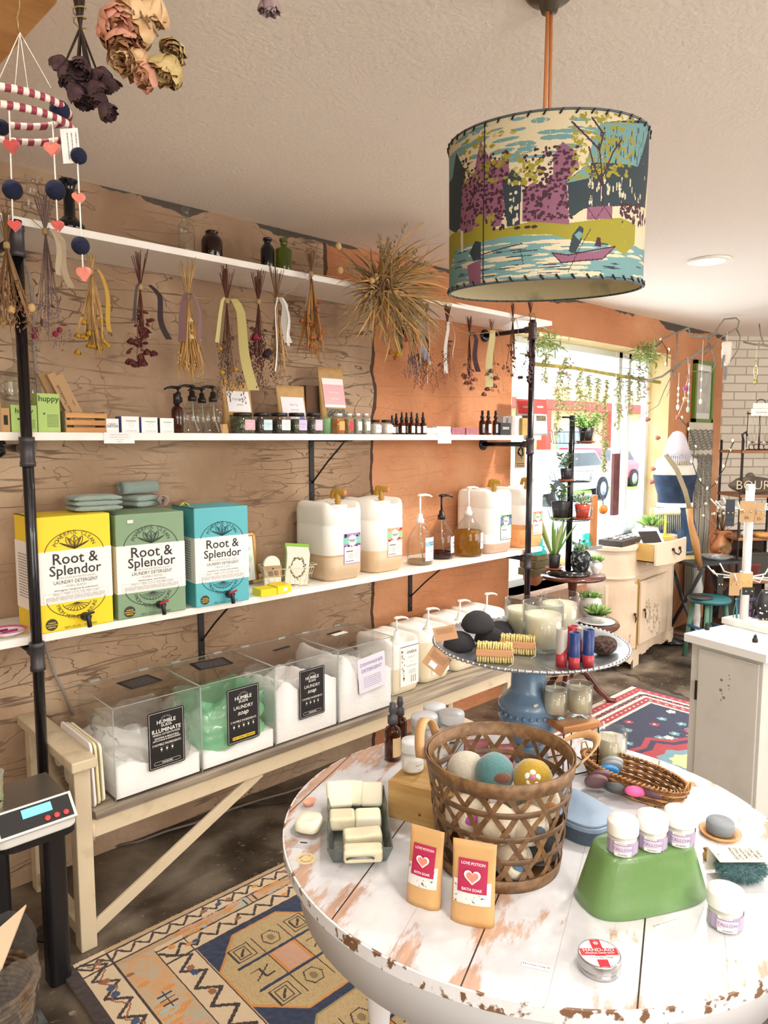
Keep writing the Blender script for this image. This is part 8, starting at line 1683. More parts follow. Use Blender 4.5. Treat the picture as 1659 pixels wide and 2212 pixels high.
# string lights
wiregr = M('dark_green_wire','#26301f',.6);bulb = M('warm_bulb','#fff2cf',emit='#ffcf7a',emit_s=5)
for nm,L_,lab in (('a',[(1275,735),(1285,750),(1300,765),(1345,742),(1352,735),(1375,752),(1400,765),(1430,738),(1442,758),(1440,790)],'string of warm fairy lights along the window top'),('b',[(1470,905),(1490,930),(1500,968),(1496,1000),(1510,1040),(1530,1058),(1545,1045),(1565,1010),(1575,975),(1585,955)],'string of warm fairy lights around the mannequin and shelf rack')):
 b = MB();P = [at(x,y,d=5.45) for x,y in L_];t_ = thing('string_lights',lab,'fairy lights',P[0],0,'warm string lights');b.tube([tuple(q-P[0]) for q in P],.004,wiregr,5);b.build('wire',t_)
 for i,q in enumerate(P): b = MB();c = q-P[0]+Vector((.02*(-1)**i,0,.012));b.ball(c,.008,bulb,8,(1,1,1.5));b.cyl(q-P[0],c,.005,wiregr,n=6);b.build('bulb',t_)
for k,(x0,y0,L_,lab) in enumerate(((1395,822,[(1398,838,0),(1400,868,1),(1398,905,2),(1420,945,2)],'string of dusty dried roses hanging left on the yellow reveal'),(1486,772,[(1488,812,2),(1480,838,3),(1479,861,1),(1464,900,2)],'string of dried roses with a magenta one under the branch'),(1408,985,[(1410,1012,2),(1407,1040,2)],'short string of two pink dried roses beside the mannequin shoulder'))):
 p = at(x0,y0,d=5.33);t_ = thing('flower_string',lab,'dried flowers',p,0,'dried rose strings');b = MB();b.tube([(0,0,0)]+[tuple(at(x,y,d=5.3)-p) for x,y,c in L_],.002,thr,4);b.build('thread',t_)
 for x,y,c in L_: b = MB();rosebud(b,at(x,y,d=5.3)-p,.022,[M('tan_petal','#c79a76',.9),cream_p,rose,M('orchid_petal','#b0508c',.85)][c],random.Random(x),(0,-.6,-1),9);b.build('rose_head',t_)
for k,(x,y0,y1,lab) in enumerate(((1519,735,868,'long beaded suncatcher before the green picture'),(1635,748,825,'geometric suncatcher before the brick wall'),(1467,805,880,'pearl drop suncatcher under the branch'),(1490,785,885,'turquoise drop suncatcher right of the dried roses'))):
 p = at(x,y0,d=5.2);t_ = thing('suncatcher',lab,'ornament',p,0,'hanging suncatchers');b = MB();L_ = p.z-at(x,y1,d=5.2).z;b.cyl((0,0,0),(0,0,-L_),.0018,thr,n=4);b.build('thread',t_);b = MB()
 for i in range(4): b.ball((0,0,-L_*(.45+.18*i)),.012 if i < 3 else .018,[M('pearl','#e9e2d6',.2),M('brass_leaf','#bfae4e',.3,.6),M('pearl'),M('turquoise_stone','#a9d6d2',.2)][k],10,(1,.6,1.2))
 if k == 1: b.tube([(0,0,-L_*.45),(.04,0,-L_*.7),(0,0,-L_*.95),(-.04,0,-L_*.7),(0,0,-L_*.45)],.003,M('pearl'),5)
 b.build('beads',t_)

# ------------------------------------------------------------------ mannequin
md = 5.66;mc_ = at(1457,1100,d=md);mp = Vector((mc_.x,mc_.y,0));s = md/FPX;t_ = thing('mannequin','dress mannequin in a strapless denim dress with white crochet collar by the window','mannequin',mp,-YAW+.25)
def torso(rows,mat,name,squash=.62,cap=True): b = MB();b.loft([[(w*s*math.cos(a)+o*s,w*sq_*s*math.sin(a),zat(mp,y)) for a in [2*PI*i/32 for i in range(32)]] for w,y,o,sq_ in rows],mat,caps=cap);return b.build(name,t_)
torso([(36,1092,0,.7),(38,1060,0,.7),(46,1030,-2,.65),(50,1005,0,.5),(48,992,0,.45),(30,984,0,.5),(15,976,0,.8),(14,950,0,.9),(8,940,0,1)],M('mannequin_linen','#c9c5bd',.8),'body_form')
den = M('indigo_denim','#14233a',.85,var=(16,'#203753',.45,.75),bump=(500,.3));den2 = M('mid_denim','#274262',.85,var=(12,'#3b5c80',.45,.75),bump=(500,.3))
torso([(38,1090,0,.74),(39,1068,0,.74),(46,1042,-2,.72),(49,1026,-2,.70),(47,1025,-2,.66),(36,1060,0,.7)],den,'bodice',cap=False)
b = MB();rg = []
for w,y,am in ((39,1094,.0),(43,1110,.02),(50,1145,.06),(56,1190,.10),(57,1202,.10)): rg.append([(w*s*(1+am*math.sin(a*13))*math.cos(a),w*.58*s*(1+am*math.sin(a*13))*math.sin(a),zat(mp,y)) for a in [2*PI*i/104 for i in range(104)]])
b.loft(rg,den2,caps=False);b.build('skirt',t_);torso([(39.5,1094,0,.76),(39.5,1085,0,.76),(37,1085,0,.72)],M('white_belt_cloth','#dfe2e4',.7),'belt',cap=False)
b = MB();lace = M('white_crochet','#c9c2cc',.95,bump=(90,1.));b.loft([[(w*s*math.cos(a),w*.9*s*math.sin(a),zat(mp,y)) for a in [2*PI*i/28 for i in range(28)]] for w,y in ((30,985),(24,965),(18,945),(10,934),(2,931))],lace);
for i in range(44): a = 2*PI*i/44;b.tube([(30*s*math.cos(a),27*s*math.sin(a),zat(mp,984)),(33*s*math.cos(a),29*s*math.sin(a),zat(mp,1004))],.004,lace,4)
b.build('crochet_hood',t_);b = MB()
for i in range(60): a = 2*PI*i/60;b.ball((34*s*math.cos(a),24*s*math.sin(a),zat(mp,1000)+.01*math.sin(i*3)),.014,M('gold_collar','#bda35c',.5),6)
b.build('gold_collar',t_);b = MB();b.lathe([(.16,0),(.16,.02),(.02,.03),(.018,.8)],blk,24);b.build('stand',t_)
b = MB();P = [at(x,y,d=md-.30) for x,y in ((1438,982),(1462,1015),(1480,1060),(1490,1100))];t2 = thing('guitar_strap','olive webbing strap with long wooden handle slung across the mannequin','strap',P[0]);b.ribbon([tuple(q-P[0]) for q in P],.035,M('olive_webbing','#8b7f63',.8),RGT+Vector((0,0,.5)),.004);b.build('webbing',t2)
b = MB();Q_ = [at(x,y,d=md-.30)-P[0] for x,y in ((1489,1098),(1492,1130),(1502,1170),(1513,1232))];b.tube([tuple(q) for q in Q_],[.028,.022,.032,.020],wood('honey_handle','#b98752','#9a6b3c',(3,3,1),.4),8);b.build('wooden_handle',t2)

# ------------------------------------------------------------------ cream cabinet and goods
cc = M('cream_limewash','#d6c1a9',.55,var=(5,'#c6ac90',.45,.8),bump=(30,.1));cd = M('ochre_wood','#c7a560',.6);fl = M('faded_stencil','#a8987f',.8)
plan = [(4.42,2.66),(4.40,2.54),(4.44,2.44),(4.52,2.385),(4.60,2.375),(4.66,2.40),(4.9,2.43),(5.2,2.45),(5.28,2.43),(5.36,2.45),(5.40,2.52),(5.42,2.66)]
cb_ = thing('painted_cabinet','cream hand-painted bow-front cabinet with one drawer pulled open, by the window','cabinet',(4.9,2.55,0));lc_ = lambda P,k=1.: [((x-4.9)*k,(y-2.55)*(1+(k-1)*2.4)) for x,y in P]
def smooth(P,n=6):
 o = []
 for i in range(len(P)-1):
  p0,p1,p2,p3 = [Vector(P[max(0,min(len(P)-1,j))]) for j in (i-1,i,i+1,i+2)]
  for k in range(n): t = k/n;o.append(tuple(.5*((2*p1)+(-p0+p2)*t+(2*p0-5*p1+4*p2-p3)*t*t+(-p0+3*p1-3*p2+p3)*t**3)))
 return o+[P[-1]]
HC = .875;sp2 = smooth(plan);b = MB();b.prism(lc_(sp2),.13,HC-.03,cc);b.build('carcass',cb_);b = MB();b.prism(lc_(sp2,1.035),HC-.03,HC,cc);b.build('top',cb_,.004);b = MB();b.prism(lc_(sp2,1.02),.62+.03,.665,cc);b.build('moulding',cb_,.003)
b = MB();base = lc_(sp2,1.03);n = len(base)
for i in range(n-1):
 f = i/(n-1);z = .0 if (f < .08 or .38 < f < .50 or f > .86) else .05+.03*abs(math.sin(f*30));(x0,y0),(x1,y1) = base[i],base[i+1];b.add([(x0,y0,z),(x1,y1,z),(x1,y1,.15),(x0,y0,.15),(x0*.97,y0*.9,z),(x1*.97,y1*.9,z),(x1*.97,y1*.9,.15),(x0*.97,y0*.9,.15)],[(0,1,2,3),(7,6,5,4),(3,2,6,7),(0,4,5,1),(0,3,7,4),(1,5,6,2)],cc)
b.build('scalloped_base',cb_)
for (xa,ya),(xb,yb),nm in (((4.41,2.50),(4.60,2.366),'door'),((4.70,2.392),(5.22,2.44),'door')):
 ang = math.atan2(yb-ya,xb-xa);L_ = math.hypot(xb-xa,yb-ya);T = TR(((xa+xb)/2-4.9,(ya+yb)/2-2.55-.012,.385),(0,0,ang));b = MB();b.box((0,0,0),(L_,.018,.45),cc,T=T);dr = b.build(nm,cb_,.004);b = MB();F = T @ TR((0,-.0105,0),(PI/2,0,0));r = random.Random(7)
 for k in range(5): x,y = r.uniform(-L_*.3,L_*.3),r.uniform(-.17,.17);stroke(b,F,[(x+.05*math.sin(i*.5),y+.02*i-.08) for i in range(9)],.003,fl);leafy(b,F @ TR((x,y,0)),(.04,.06),fl,fl,10,.025,k)
 b.build('stencil_flowers',dr);b = MB();q = T @ Vector((L_*.42 if xa < 4.5 else -L_*.42,-.02,.02));b.ball(q,.010,M('dark_brass','#4a3a28',.4,.7),10);b.tube([tuple(q),tuple(q+Vector((0,-.008,-.025))),tuple(q+Vector((0,-.004,-.06)))],[.004,.006,.003],M('dark_brass'),8);b.build('drop_handle',dr)
b = MB();b.box((4.66-4.9,2.39-2.55-.012,.385),(.006,.01,.5),M('gilt_edge','#a98b3e',.4));b.build('gilt_strip',cb_);dy0 = 2.27;dx0,dx1 = at(1416,1190,y=dy0).x,at(1474,1190,y=dy0).x
b = MB();zc,hh = (zat((dx0,dy0),1172)+zat((dx0,dy0),1222))/2,zat((dx0,dy0),1172)-zat((dx0,dy0),1222);b.box(((dx0+.006)-4.9,(dy0+2.44)/2-2.55,zc),(.012,2.44-dy0,hh*.8),cd);b.box(((dx1-.006)-4.9,(dy0+2.44)/2-2.55,zc),(.012,2.44-dy0,hh*.8),cd);b.box(((dx0+dx1)/2-4.9,(dy0+2.44)/2-2.55,zc-hh*.38),(dx1-dx0,2.44-dy0,.008),cd);dwr = b.build('drawer',cb_)
b = MB();m_ = 12;b.loft([[((dx0-.02+(dx1-dx0+.04)*i/m_)-4.9,dy0-2.55-.03*math.sin(PI*i/m_)-d_,z) for d_,z in ((.0,zc-hh/2),(.018,zc-hh/2),(.018,zc+hh/2),(0,zc+hh/2))] for i in range(m_+1)],cc,False);b.build('drawer_front',dwr,.003)
b = MB();q = Vector(((dx0+dx1)/2-4.9,dy0-2.55-.052,zc+.01));b.tube([tuple(q+Vector(v)) for v in ((-.05,0,.012),(-.045,-.012,-.012),(0,-.018,-.028),(.045,-.012,-.012),(.05,0,.012))],.005,M('dark_brass'),8);b.ball(q+Vector((-.05,0,.012)),.012,M('dark_brass'),8);b.ball(q+Vector((.05,0,.012)),.012,M('dark_brass'),8);b.build('bail_handle',dwr)
def oncab(px,y=2.52,z=HC): q = at(px,1170,y=y);return Vector((q.x,y,z))
p = Vector(((dx0+dx1)/2-.05,2.37,.85));t_ = thing('display_case','white earring display box with two dark panels leaning in the open drawer','display box',p,-.5);T = TR(rot=(-.75,0,0));b = MB();b.box((0,0,.0),(.20,.03,.30),whp,T=T);b.build('box_frame',t_,.003);b = MB()
for z in (-.065,.065): b.box((0,-.0165,z),(.15,.003,.10),M('dark_velvet','#2a2422',.9),T=T)
b.build('velvet_panels',t_)
t_ = thing('stone_tray','dark wooden tray of small stones on the cream cabinet','tray',oncab(1345,2.50)+Vector((0,0,.001)),.1);b = MB();b.box((0,0,.02),(.42,.17,.04),M('dark_carved_wood','#3b3129',.7,bump=(30,.5)));b.build('tray_body',t_,.004)
r = random.Random(9)
for i,(dx,dy) in enumerate([(-.15+.042*(i % 8),-.05+.045*(i//8)) for i in range(20)]): b = MB();b.ball((0,0,.006),.014,M('pebble%d' % (i % 3),['#b9c3c8','#8b857e','#d8d0c4'][i % 3],.3),8,(1,.8,.6),.3,i);tag(b.build('pebble',loc=t_.location+Vector((dx,dy+dx*.1,.0415))),'small polished pebble in the dark wooden tray','stone','pebbles in the dark tray')
p = oncab(1356,2.58);b = MB();b.loft([[(w*math.cos(a),w*.6*math.sin(a),z) for a in [2*PI*i/16 for i in range(16)]] for w,z in ((.06,0),(.068,.05),(.06,.11),(.045,.16),(.01,.185))],M('pale_quartz','#bcc6c8',.4,var=(9,'#9aa6aa',.4,.7)));tag(b.build('quartz_stone',loc=p+Vector((.0,0,.045))),'large pale quartz stone at the back of the cream cabinet','stone')
t_ = thing('incense_tower','tall upright wooden plank holder on a grey foot at the left of the cabinet','holder',oncab(1281,2.50));b = MB();b.box((0,0,.19),(.045,.03,.34),wood('orange_cedar','#b9743a','#96582a',(4,4,1),.5));b.build('plank',t_,.003);b = MB();b.box((0,0,.012),(.12,.07,.022),M('grey_slate_foot','#8a8a88',.5));b.build('foot',t_);b = MB();b.cyl((.035,0,.02),(.035,0,.42),.006,blk);b.tube([(.035,0,.41),(.10,0,.33),(.14,0,.24)],.003,blk,5);b.build('rod',t_)
p = at(1302,1100,y=2.50);b = MB();b.ball((0,0,0),.034,M('orange_ceramic','#d4772c',.3),20);b.tube([(0,0,.034),(0,0,.12)],.002,blk,4);tag(b.build('orange_ornament',loc=p),'round orange ornament hanging beside the wooden plank','ornament')
p = at(1331,980,y=2.62);zb = at(1331,1112,y=2.62).z;b = MB();b.box((0,0,(zb-p.z)/2),(.085,.02,p.z-zb),M('dark_red_wood','#4d2524',.6,var=(12,'#6b3734',.4,.7),bump=(20,.3)));tag(b.build('hanging_board',loc=p),'dark red narrow wooden board hanging in front of the window','board')
p = oncab(1405,2.56);plant(p,.045,.08,M('grey_pot','#9a9c98',.5),'bright green jade plant beside the mannequin on the cabinet','rosette',12,'plants on the cabinet',size=.13);b = MB();b.lathe(ins,tq,28);tag(b.build('glass_insulator',loc=oncab(1266,2.54)),'aqua glass insulator on the cream cabinet','insulator','aqua glass insulators')
t_ = thing('necklace_bar','padded cream T-bar with yellow ends holding fine necklaces on the cabinet corner','jewellery stand',oncab(1455,2.40)+Vector((-.04,.05,0)));b = MB();b.cyl((0,0,0),(0,0,.18),.010,M('lemon_plastic','#d9d24f',.5));b.lathe([(0,0),(.05,0),(.05,.01),(0,.01)],M('lemon_plastic'),24);b.build('post',t_);b = MB();b.cyl(-RGT*.10+Vector((0,0,.19)),RGT*.10+Vector((0,0,.19)),.027,M('cream_velvet','#ddd5c4',.9),n=24);b.build('padded_bar',t_);b = MB();b.cyl(-RGT*.108+Vector((0,0,.19)),-RGT*.10+Vector((0,0,.19)),.027,M('lemon_plastic'),n=24);b.build('bar_end',t_);b = MB()
for i in range(12): x = -.08+.0145*i;b.tube([tuple(RGT*(x+dx)+v) for dx,v in ((0,Vector((0,-.028,.19))),(.002,Vector((0,-.03,.1))),(.004,Vector((0,-.03,.03+.03*math.sin(i))))) ],.0015,M('gold_chain','#cdbf7a',.4,.5),4)
b.build('necklaces',t_)

# ------------------------------------------------------------------ folding table, stool, rack
def top_at(px,py,z): return at(px,py,z=z)
dkw = M('black_stained_wood','#24272b',.4,bump=(30,.1));P = [top_at(x,y,.68) for x,y in ((1442,1203),(1499,1219),(1604,1211),(1548,1197))];c0 = sum(P,Vector())/4;t_ = thing('folding_table','black wooden folding tray table holding a book and glass dishes','table',(c0.x,c0.y,0));b = MB();b.prism([(q.x-c0.x,q.y-c0.y) for q in P],.655,.68,dkw);b.build('tabletop',t_,.003);ux,uy = (P[1]-P[0]).normalized(),(P[3]-P[0]).normalized();wx_,wy_ = (P[1]-P[0]).length,(P[3]-P[0]).length
for s0 in (-.42,.42):
 for s1 in (-1,1): b = MB();a_ = uy*(s0*wy_*.9)+ux*(s1*.22);c_ = uy*(s0*wy_*.9)-ux*(s1*.24);b.cyl((a_.x,a_.y,.655),(c_.x,c_.y,0.012),.014,dkw,n=8);b.build('leg',t_)
p = c0-ux*.02-RGT*.17;b = MB();b.box((0,0,.018),(.20,.14,.032),M('old_page_edges','#c9b27e',.8));b.box((0,0,.035),(.205,.145,.003),M('olive_book_cover','#55603a',.6));b.box((0,0,.0015),(.205,.145,.003),M('olive_book_cover'));b.box((.1,0,.018),(.004,.145,.036),M('olive_book_cover'));o = b.build('book',loc=(p.x,p.y,.6805));o.rotation_euler = (0,0,-.5);tag(o,'old olive green book lying on the black folding table','book')
cg_ = glass('cut_glass','#edf3f4',alpha=.35,body='#dbe6ea',gloss=.9)
for k,(dx,dy,z,R,lab) in enumerate(((.08,-.02,.681,.12,'round cut glass dish with papers on the folding table'),(-.15,.04,.718,.10,'pale blue glass dish resting on the old book'))):
 q = c0+RGT*dx+HF*dy;t_ = thing('glass_dish',lab,'dish',(q.x,q.y,z),0,'cut glass dishes');b = MB();b.lathe([(0,0),(R*.5,0),(R*1.0,.028),(R*.96,.029),(R*.5,.005)],cg_,20,close=True);b.build('dish_body',t_);b = MB();
 for j in range(3): b.box((.02*j-.03,.01*j,.016+.004*j),(.08,.05,.002),PAPER,rot=(.1,.15*j,.5*j))
 b.build('paper_slips',t_)
q = at(1532,1290,z=.46);t_ = thing('round_stool','teal and green painted round wooden stool beneath the folding table','stool',(q.x,q.y,0));tl1,tl2 = M('teal_paint','#2c6a72',.4),M('green_paint','#4f7a66',.5);R = 43*depth(q)/FPX;b = MB();b.lathe([(0,.43),(R,.43),(R*1.03,.445),(R,.46),(0,.462)],tl1,40);b.build('seat',t_)
for k in range(4): a = .3+k*PI/2;b = MB();b.cyl((R*.75*math.cos(a),R*.75*math.sin(a),.43),(R*1.05*math.cos(a),R*1.05*math.sin(a),0),.017,tl2,n=10);b.build('leg',t_)
for k in range(4): a,c = .3+k*PI/2,.3+(k+1)*PI/2;z = .18+.06*(k % 2);b = MB();b.cyl((R*.95*math.cos(a),R*.95*math.sin(a),z),(R*.95*math.cos(c),R*.95*math.sin(c),z),.011,M('blue_rung','#2f6596',.5),n=8);b.build('rung',t_)
b = MB();b.lathe([(0,0),(R*.55,0),(R*.6,.008),(0,.010)],M('dark_disc','#3a3936',.5),32);tag(b.build('dark_plate',loc=(q.x-.08,q.y+.03,.463)),'dark round plate lying on the teal stool','plate')
q = at(1449,1335,y=2.50);b = MB();b.lathe([(.05,0),(.05,.05),(.028,.06),(.035,.2),(.024,.30),(.045,.42),(.03,.5),(.036,.58),(.018,.63),(0,.66)],M('grey_white_paint','#c9c8c3',.6,bump=(40,.2)),20,TR((0,0,0)));tag(b.build('turned_post',loc=(5.68,2.40,0)),'grey-white turned wooden post behind the folding table','post')
rk = at(1625,1100,d=5.75);t_ = thing('shelf_rack','dark iron rack with wooden shelves at the right edge','rack',(rk.x,rk.y,0),-YAW+.05);S = 5.75/FPX;iron = M('rusty_iron','#2f2620',.6,.4);rw = wood('rack_pine','#9c6b44','#7b5030',(1,6,6),.6)
for x in (-52,60): b = MB();z1 = zat(rk,950);b.cyl((x*S,-.16,0),(x*S,-.16,z1),.010,iron,n=8);b.tube([(x*S,-.16,z1),(x*S-.01,-.16,z1+.04),(x*S+.02,-.16,z1+.06),(x*S+.03,-.16,z1+.03)],.008,iron,6);b.build('upright',t_);b = MB();b.cyl((x*S,.16,0),(x*S,.16,z1),.010,iron,n=8);b.build('upright',t_)
shz = [];b = MB();b.box((4*S,.17,zat(rk,1150)/2),(112*S,.012,zat(rk,1150)),M('dark_back_boards','#2e2119',.8,var=(6,'#45321f',.4,.7)));b.build('back_panel',t_)
for y in (972,1065,1155,1245,1330): z = zat(rk,y);shz.append(z);b = MB();b.box((4*S,0,z-.012),(116*S,.36,.022),rw);b.build('shelf_board',t_,.002)
def onrack(px,i,dy=-.05): q = at(px,1100,d=5.62);return Vector((q.x,q.y,shz[i]+.001))
t_ = thing('jewellery_rack','black scrolled wire rack with necklaces on the top shelf of the rack','jewellery stand',onrack(1632,0),-YAW);b = MB();W_ = 26*S
for x in (-W_,W_): b.tube([(x,0,.30),(x,0,.02)],.003,iron,5)
b.tube([(-W_*1.1,0,.28),(W_*1.1,0,.28)],.005,iron,5);b.tube([(0,0,0),(0,0,.34)],.006,iron,6)
for x in (-.6,-.2,.2,.6): b.tube([(x*W_+.02*math.cos(a),0,.025+.02*math.sin(a)) for a in [i*PI/5 for i in range(9)]],.003,iron,5)
b.tube([(-W_,0,.004),(W_,0,.004)],.005,iron,5);b.tube([(.035*math.cos(a),0,.36+.03*math.sin(a)) for a in [i*PI/6 for i in range(13)]],.003,iron,5);b.build('scrolled_frame',t_)
for k in range(7): b = MB();x = -W_*.9+W_*.3*k;b.tube([(x,-.01,.275),(x-.008,-.012,.15),(x,-.012,.07),(x+.008,-.012,.15),(x+.004,-.01,.275)],.0022,M('bead_strand','#c9c0b2',.5),5);b.ball((x,-.012,.06),.010,M('bead_drop%d' % (k % 2),['#d9d2c6','#7a4a40'][k % 2],.4),8);b.build('necklace',t_)
b = MB();b.box((0,-.015,.29),(.16,.003,.055),PAPER);b.box((.01,-.01,.34),(.15,.003,.04),PAPER);b.text('handmade',.02,GREYP,TR((0,-.018,.29),(PI/2,0,0)));b.build('paper_signs',t_)
t_ = thing('log_sign','dark oval log sign with pale twig lettering on the second shelf','sign',onrack(1625,1),-YAW);b = MB();b.ball((0,0,.07),.19,M('dark_log','#4b4037',.85,bump=(30,.8),var=(12,'#6a5c4e',.4,.7)),24,(1,.25,.36),.1,2);b.build('log_slice',t_);b = MB();b.text('BOURN',.10,M('pale_twig','#cbbba0',.8),TR((.01,-.052,.07),(PI/2,0,0)),-.01);b.build('twig_letters',t_)
b = MB();b.ball((0,0,.06),.06,M('grey_carving','#5d564e',.8),14,(1,.7,1),.2,4);b.ball((0,-.01,.13),.035,M('grey_carving'),12);tag(b.build('carved_bird',loc=onrack(1628,1)+HF*.10),'grey carved bird behind the log sign','figurine')
b = MB();b.lathe([(0,0),(.07,0),(.075,.015),(.07,.035),(0,.036)],wood('bright_pine','#c98f4e','#a9703a',(3,3,3),.5),28);tag(b.build('wooden_coaster',loc=onrack(1650,2)),'round orange wooden box at the right of the third shelf','box');b = MB();b.ball((0,0,.025),.06,M('clear_quartz','#c9ced2',.2,sss=.1),12,(1,.7,.45),.3,5);tag(b.build('crystal',loc=onrack(1615,2)),'pale crystal cluster on the third shelf of the rack','stone')
q = at(1556,1206,d=5.85);t_ = thing('amphora','terracotta two-handled amphora with leaf relief beside the rack','vase',(q.x,q.y,0.70-.30));t_.location.z = 0;am = M('amphora_clay','#a9623a',.5,var=(10,'#c98f5e',.45,.7));z0 = q.z;b = MB();S5 = 5.85/FPX*.9;b.lathe([(0,z0),(14*S5,z0),(24*S5,z0+22*S5),(23*S5,z0+36*S5),(13*S5,z0+48*S5),(10*S5,z0+60*S5),(17*S5,z0+68*S5),(14*S5,z0+68*S5),(8*S5,z0+58*S5)],am,32,close=True);b.build('body',t_)
for sx in (-1,1): b = MB();b.tube([tuple(RGT*(sx*x*S5)+Vector((0,0,z0+z*S5))) for x,z in ((11,60),(22,64),(28,54),(24,38),(20,32))],.010,am,8);b.build('handle',t_)
b = MB();leafy(b,TR(-HF*.085+Vector((0,0,z0+25*S5))) @ TR(rot=(PI/2,0,-YAW)),(.03,.03),M('relief_green','#6b6a3c',.6),am,9,.04);b.build('leaf_relief',t_);b = MB();b.lathe([(0,0),(.12,0),(.12,z0-.004),(0,z0-.004)],wood('plinth_wood','#6d4630','#54341f',(1,6,6),.6),4);tag(b.build('plinth',loc=(q.x,q.y,0)),'square brown wooden plinth under the amphora','plinth')
t_ = thing('berry_stems','bunch of white berry stems standing in the amphora','dried flowers',(q.x,q.y,z0+.20));b,b2 = MB(),MB();r = random.Random(6)
for i in range(34): e = Vector((r.gauss(0,.075),r.gauss(0,.05),r.uniform(.12,.26)));b.tube([(0,0,0),tuple(e)],.0018,stemb,4);b2.ball(e,.013,M('white_berry','#ddd8c6',.5),8)
b.build('stems',t_);b2.build('berries',t_)

# ------------------------------------------------------------------ white pedestal cabinet with earring stand
A,B_,C_ = at(1480,1368,z=.90),at(1650,1413,z=.90),at(1530,1337,z=.90);ey = (A-B_);L1 = ey.length;ey = ey.normalized();ex = Vector((ey.y,-ey.x,0));L1 = .30;rz = math.atan2(ex.y,ex.x);ctr = A-ey*L1/2+ex*.17
t_ = thing('white_pedestal','scuffed white pedestal cabinet with a hinged door at the right','cabinet',(ctr.x,ctr.y,0),rz);wp = M('scuffed_white','#c8c6c0',.5,var=(7,'#b5b1a8',.55,.9),bump=(40,.08));wt = M('white_laminate','#e2e2e0',.3)
b = MB();b.box((0,0,.435),(.30,.27,.87),wp);b.build('carcass',t_,.002);b = MB();b.box((0,0,.885),(.34,.31,.030),wt);b.build('top',t_,.002);b = MB();b.box((-.154,-.012,.44),(.008,.225,.83),wp);dr = b.build('door',t_,.002);b = MB();b.box((-.158,.105,.70),(.006,.006,.07),M('dark_brass'));b.build('hinge',dr)
b = MB();r = random.Random(4)
for k in range(9): b.box((-.1585,-.01+r.uniform(-.02,.02),.79-.02*k*.6),(.0006,r.uniform(.002,.012),r.uniform(.002,.010)),M('bare_patch','#8b7a68',.8))
b.build('paint_chips',dr);b = MB();b.box((.12,.02,.9125),(.10,.30,.024),wt);b.build('raised_board',t_,.002)
for k,(x,y,lab) in enumerate(((1527,1360,'small black cat figurine at the left of the pedestal top'),(1631,1387,'small black cat figurine at the front of the pedestal top'))): q = at(x,y,z=.9005);b = MB();b.lathe([(0,0),(.0085,0),(.0095,.008),(.006,.016),(0,.018)],BLACK,14);b.ball((0,0,.019),.006,BLACK,10);b.lathe([(.0022,0),(0,.006)],BLACK,6,TR((-.0035,0,.023)));b.lathe([(.0022,0),(0,.006)],BLACK,6,TR((.0035,0,.023)));tag(b.build('cat_figurine',loc=q),lab,'figurine','black cat figurines')
q = at(1606,1350,z=.9005);dq = depth(q);S3 = dq/FPX;t_ = thing('earring_stand','white metal earring spinner with two rings of arms on the pedestal','jewellery stand',q,-YAW);wm = M('white_metal','#e6e6e4',.35);b = MB();b.lathe([(0,0),(.05,0),(.05,.004),(.010,.006)],wm,32);b.cyl((0,0,0),(0,0,290*S3),.0155*1.0,wm,n=16);b.build('post',t_)
for zc in (108,256):
 b = MB();b.box((0,0,zc*S3),(.034,.034,.034),wm);hb2 = b.build('arm_hub',t_,.002)
 for k in range(9): a = 2*PI*k/9+.25*zc;d = Vector((math.cos(a),math.sin(a),0));b = MB();b.tube([tuple(d*.012+Vector((0,0,(zc-4)*S3))),tuple(d*.11+Vector((0,0,(zc-2)*S3))),tuple(d*.135+Vector((0,0,(zc+14)*S3)))],.0028,wm,6);b.build('arm',hb2)
b = MB();b.box((0,0,296*S3),(.026,.026,.03),wm);b.build('finial',t_,.003)
for x,y,w,h,c,s_,lab in ((1614,1105,31,44,CARD,'30-','kraft earring card marked 30 on the upper ring'),(1641,1108,20,42,CARD,'35-','kraft earring card marked 35 at the right on the upper ring'),(1577,1108,19,56,M('slate_card','#2c313b',.7),'','dark slate earring card on the upper ring'),(1587,1262,22,48,CARD,'','kraft earring card with bead drops on the lower ring'),(1612,1256,27,34,M('kraft_box_light'),'','folded kraft earring card right of the bead drops'),(1617,1277,26,16,BLACK,'','small black earring card at the bottom of the lower ring'),(1556,1262,12,40,BLACK,'','narrow black earring card at the left of the lower ring')):
 p = at(x,y,d=dq-.10);b = MB();T = TR(p) @ TR(rot=(PI/2,0,-YAW));b.panel(T,w*S3,h*S3,c,.001)
 if s_: b.text(s_,.016,ink,T @ TR((0,-h*S3*.3,.0006)))
 for sx in (-1,1): b.ball(T @ Vector((sx*w*S3*.25,0,.003)),.003,M('gold_chain'),8)
 tag(b.build('earring_card'),lab,'earrings','earring cards on the spinner')
q = at(1588,1345,z=.905);b = MB()
for i in range(9): b.tube([(0,0,.09),(.006*math.sin(i*2),.006*math.cos(i*2),.05),(.009*math.sin(i*2),.009*math.cos(i*2),.002)],.0016,M('teal_tassel','#3f8a8c',.8),4)
b.ball((0,0,.09),.006,M('teal_tassel'),8);tag(b.build('teal_tassel',loc=q),'teal tassel beside the earring spinner post','tassel')
q = at(1650,1330,z=.925);b = MB();r = random.Random(8)
for i in range(14): b.tube([(r.uniform(-.07,.02),r.uniform(-.06,.06),.003),(r.uniform(-.05,.04),r.uniform(-.05,.05),r.uniform(.03,.08)),(r.uniform(0,.10),r.uniform(-.06,.06),r.uniform(.02,.12))],.003,BLACK,5)
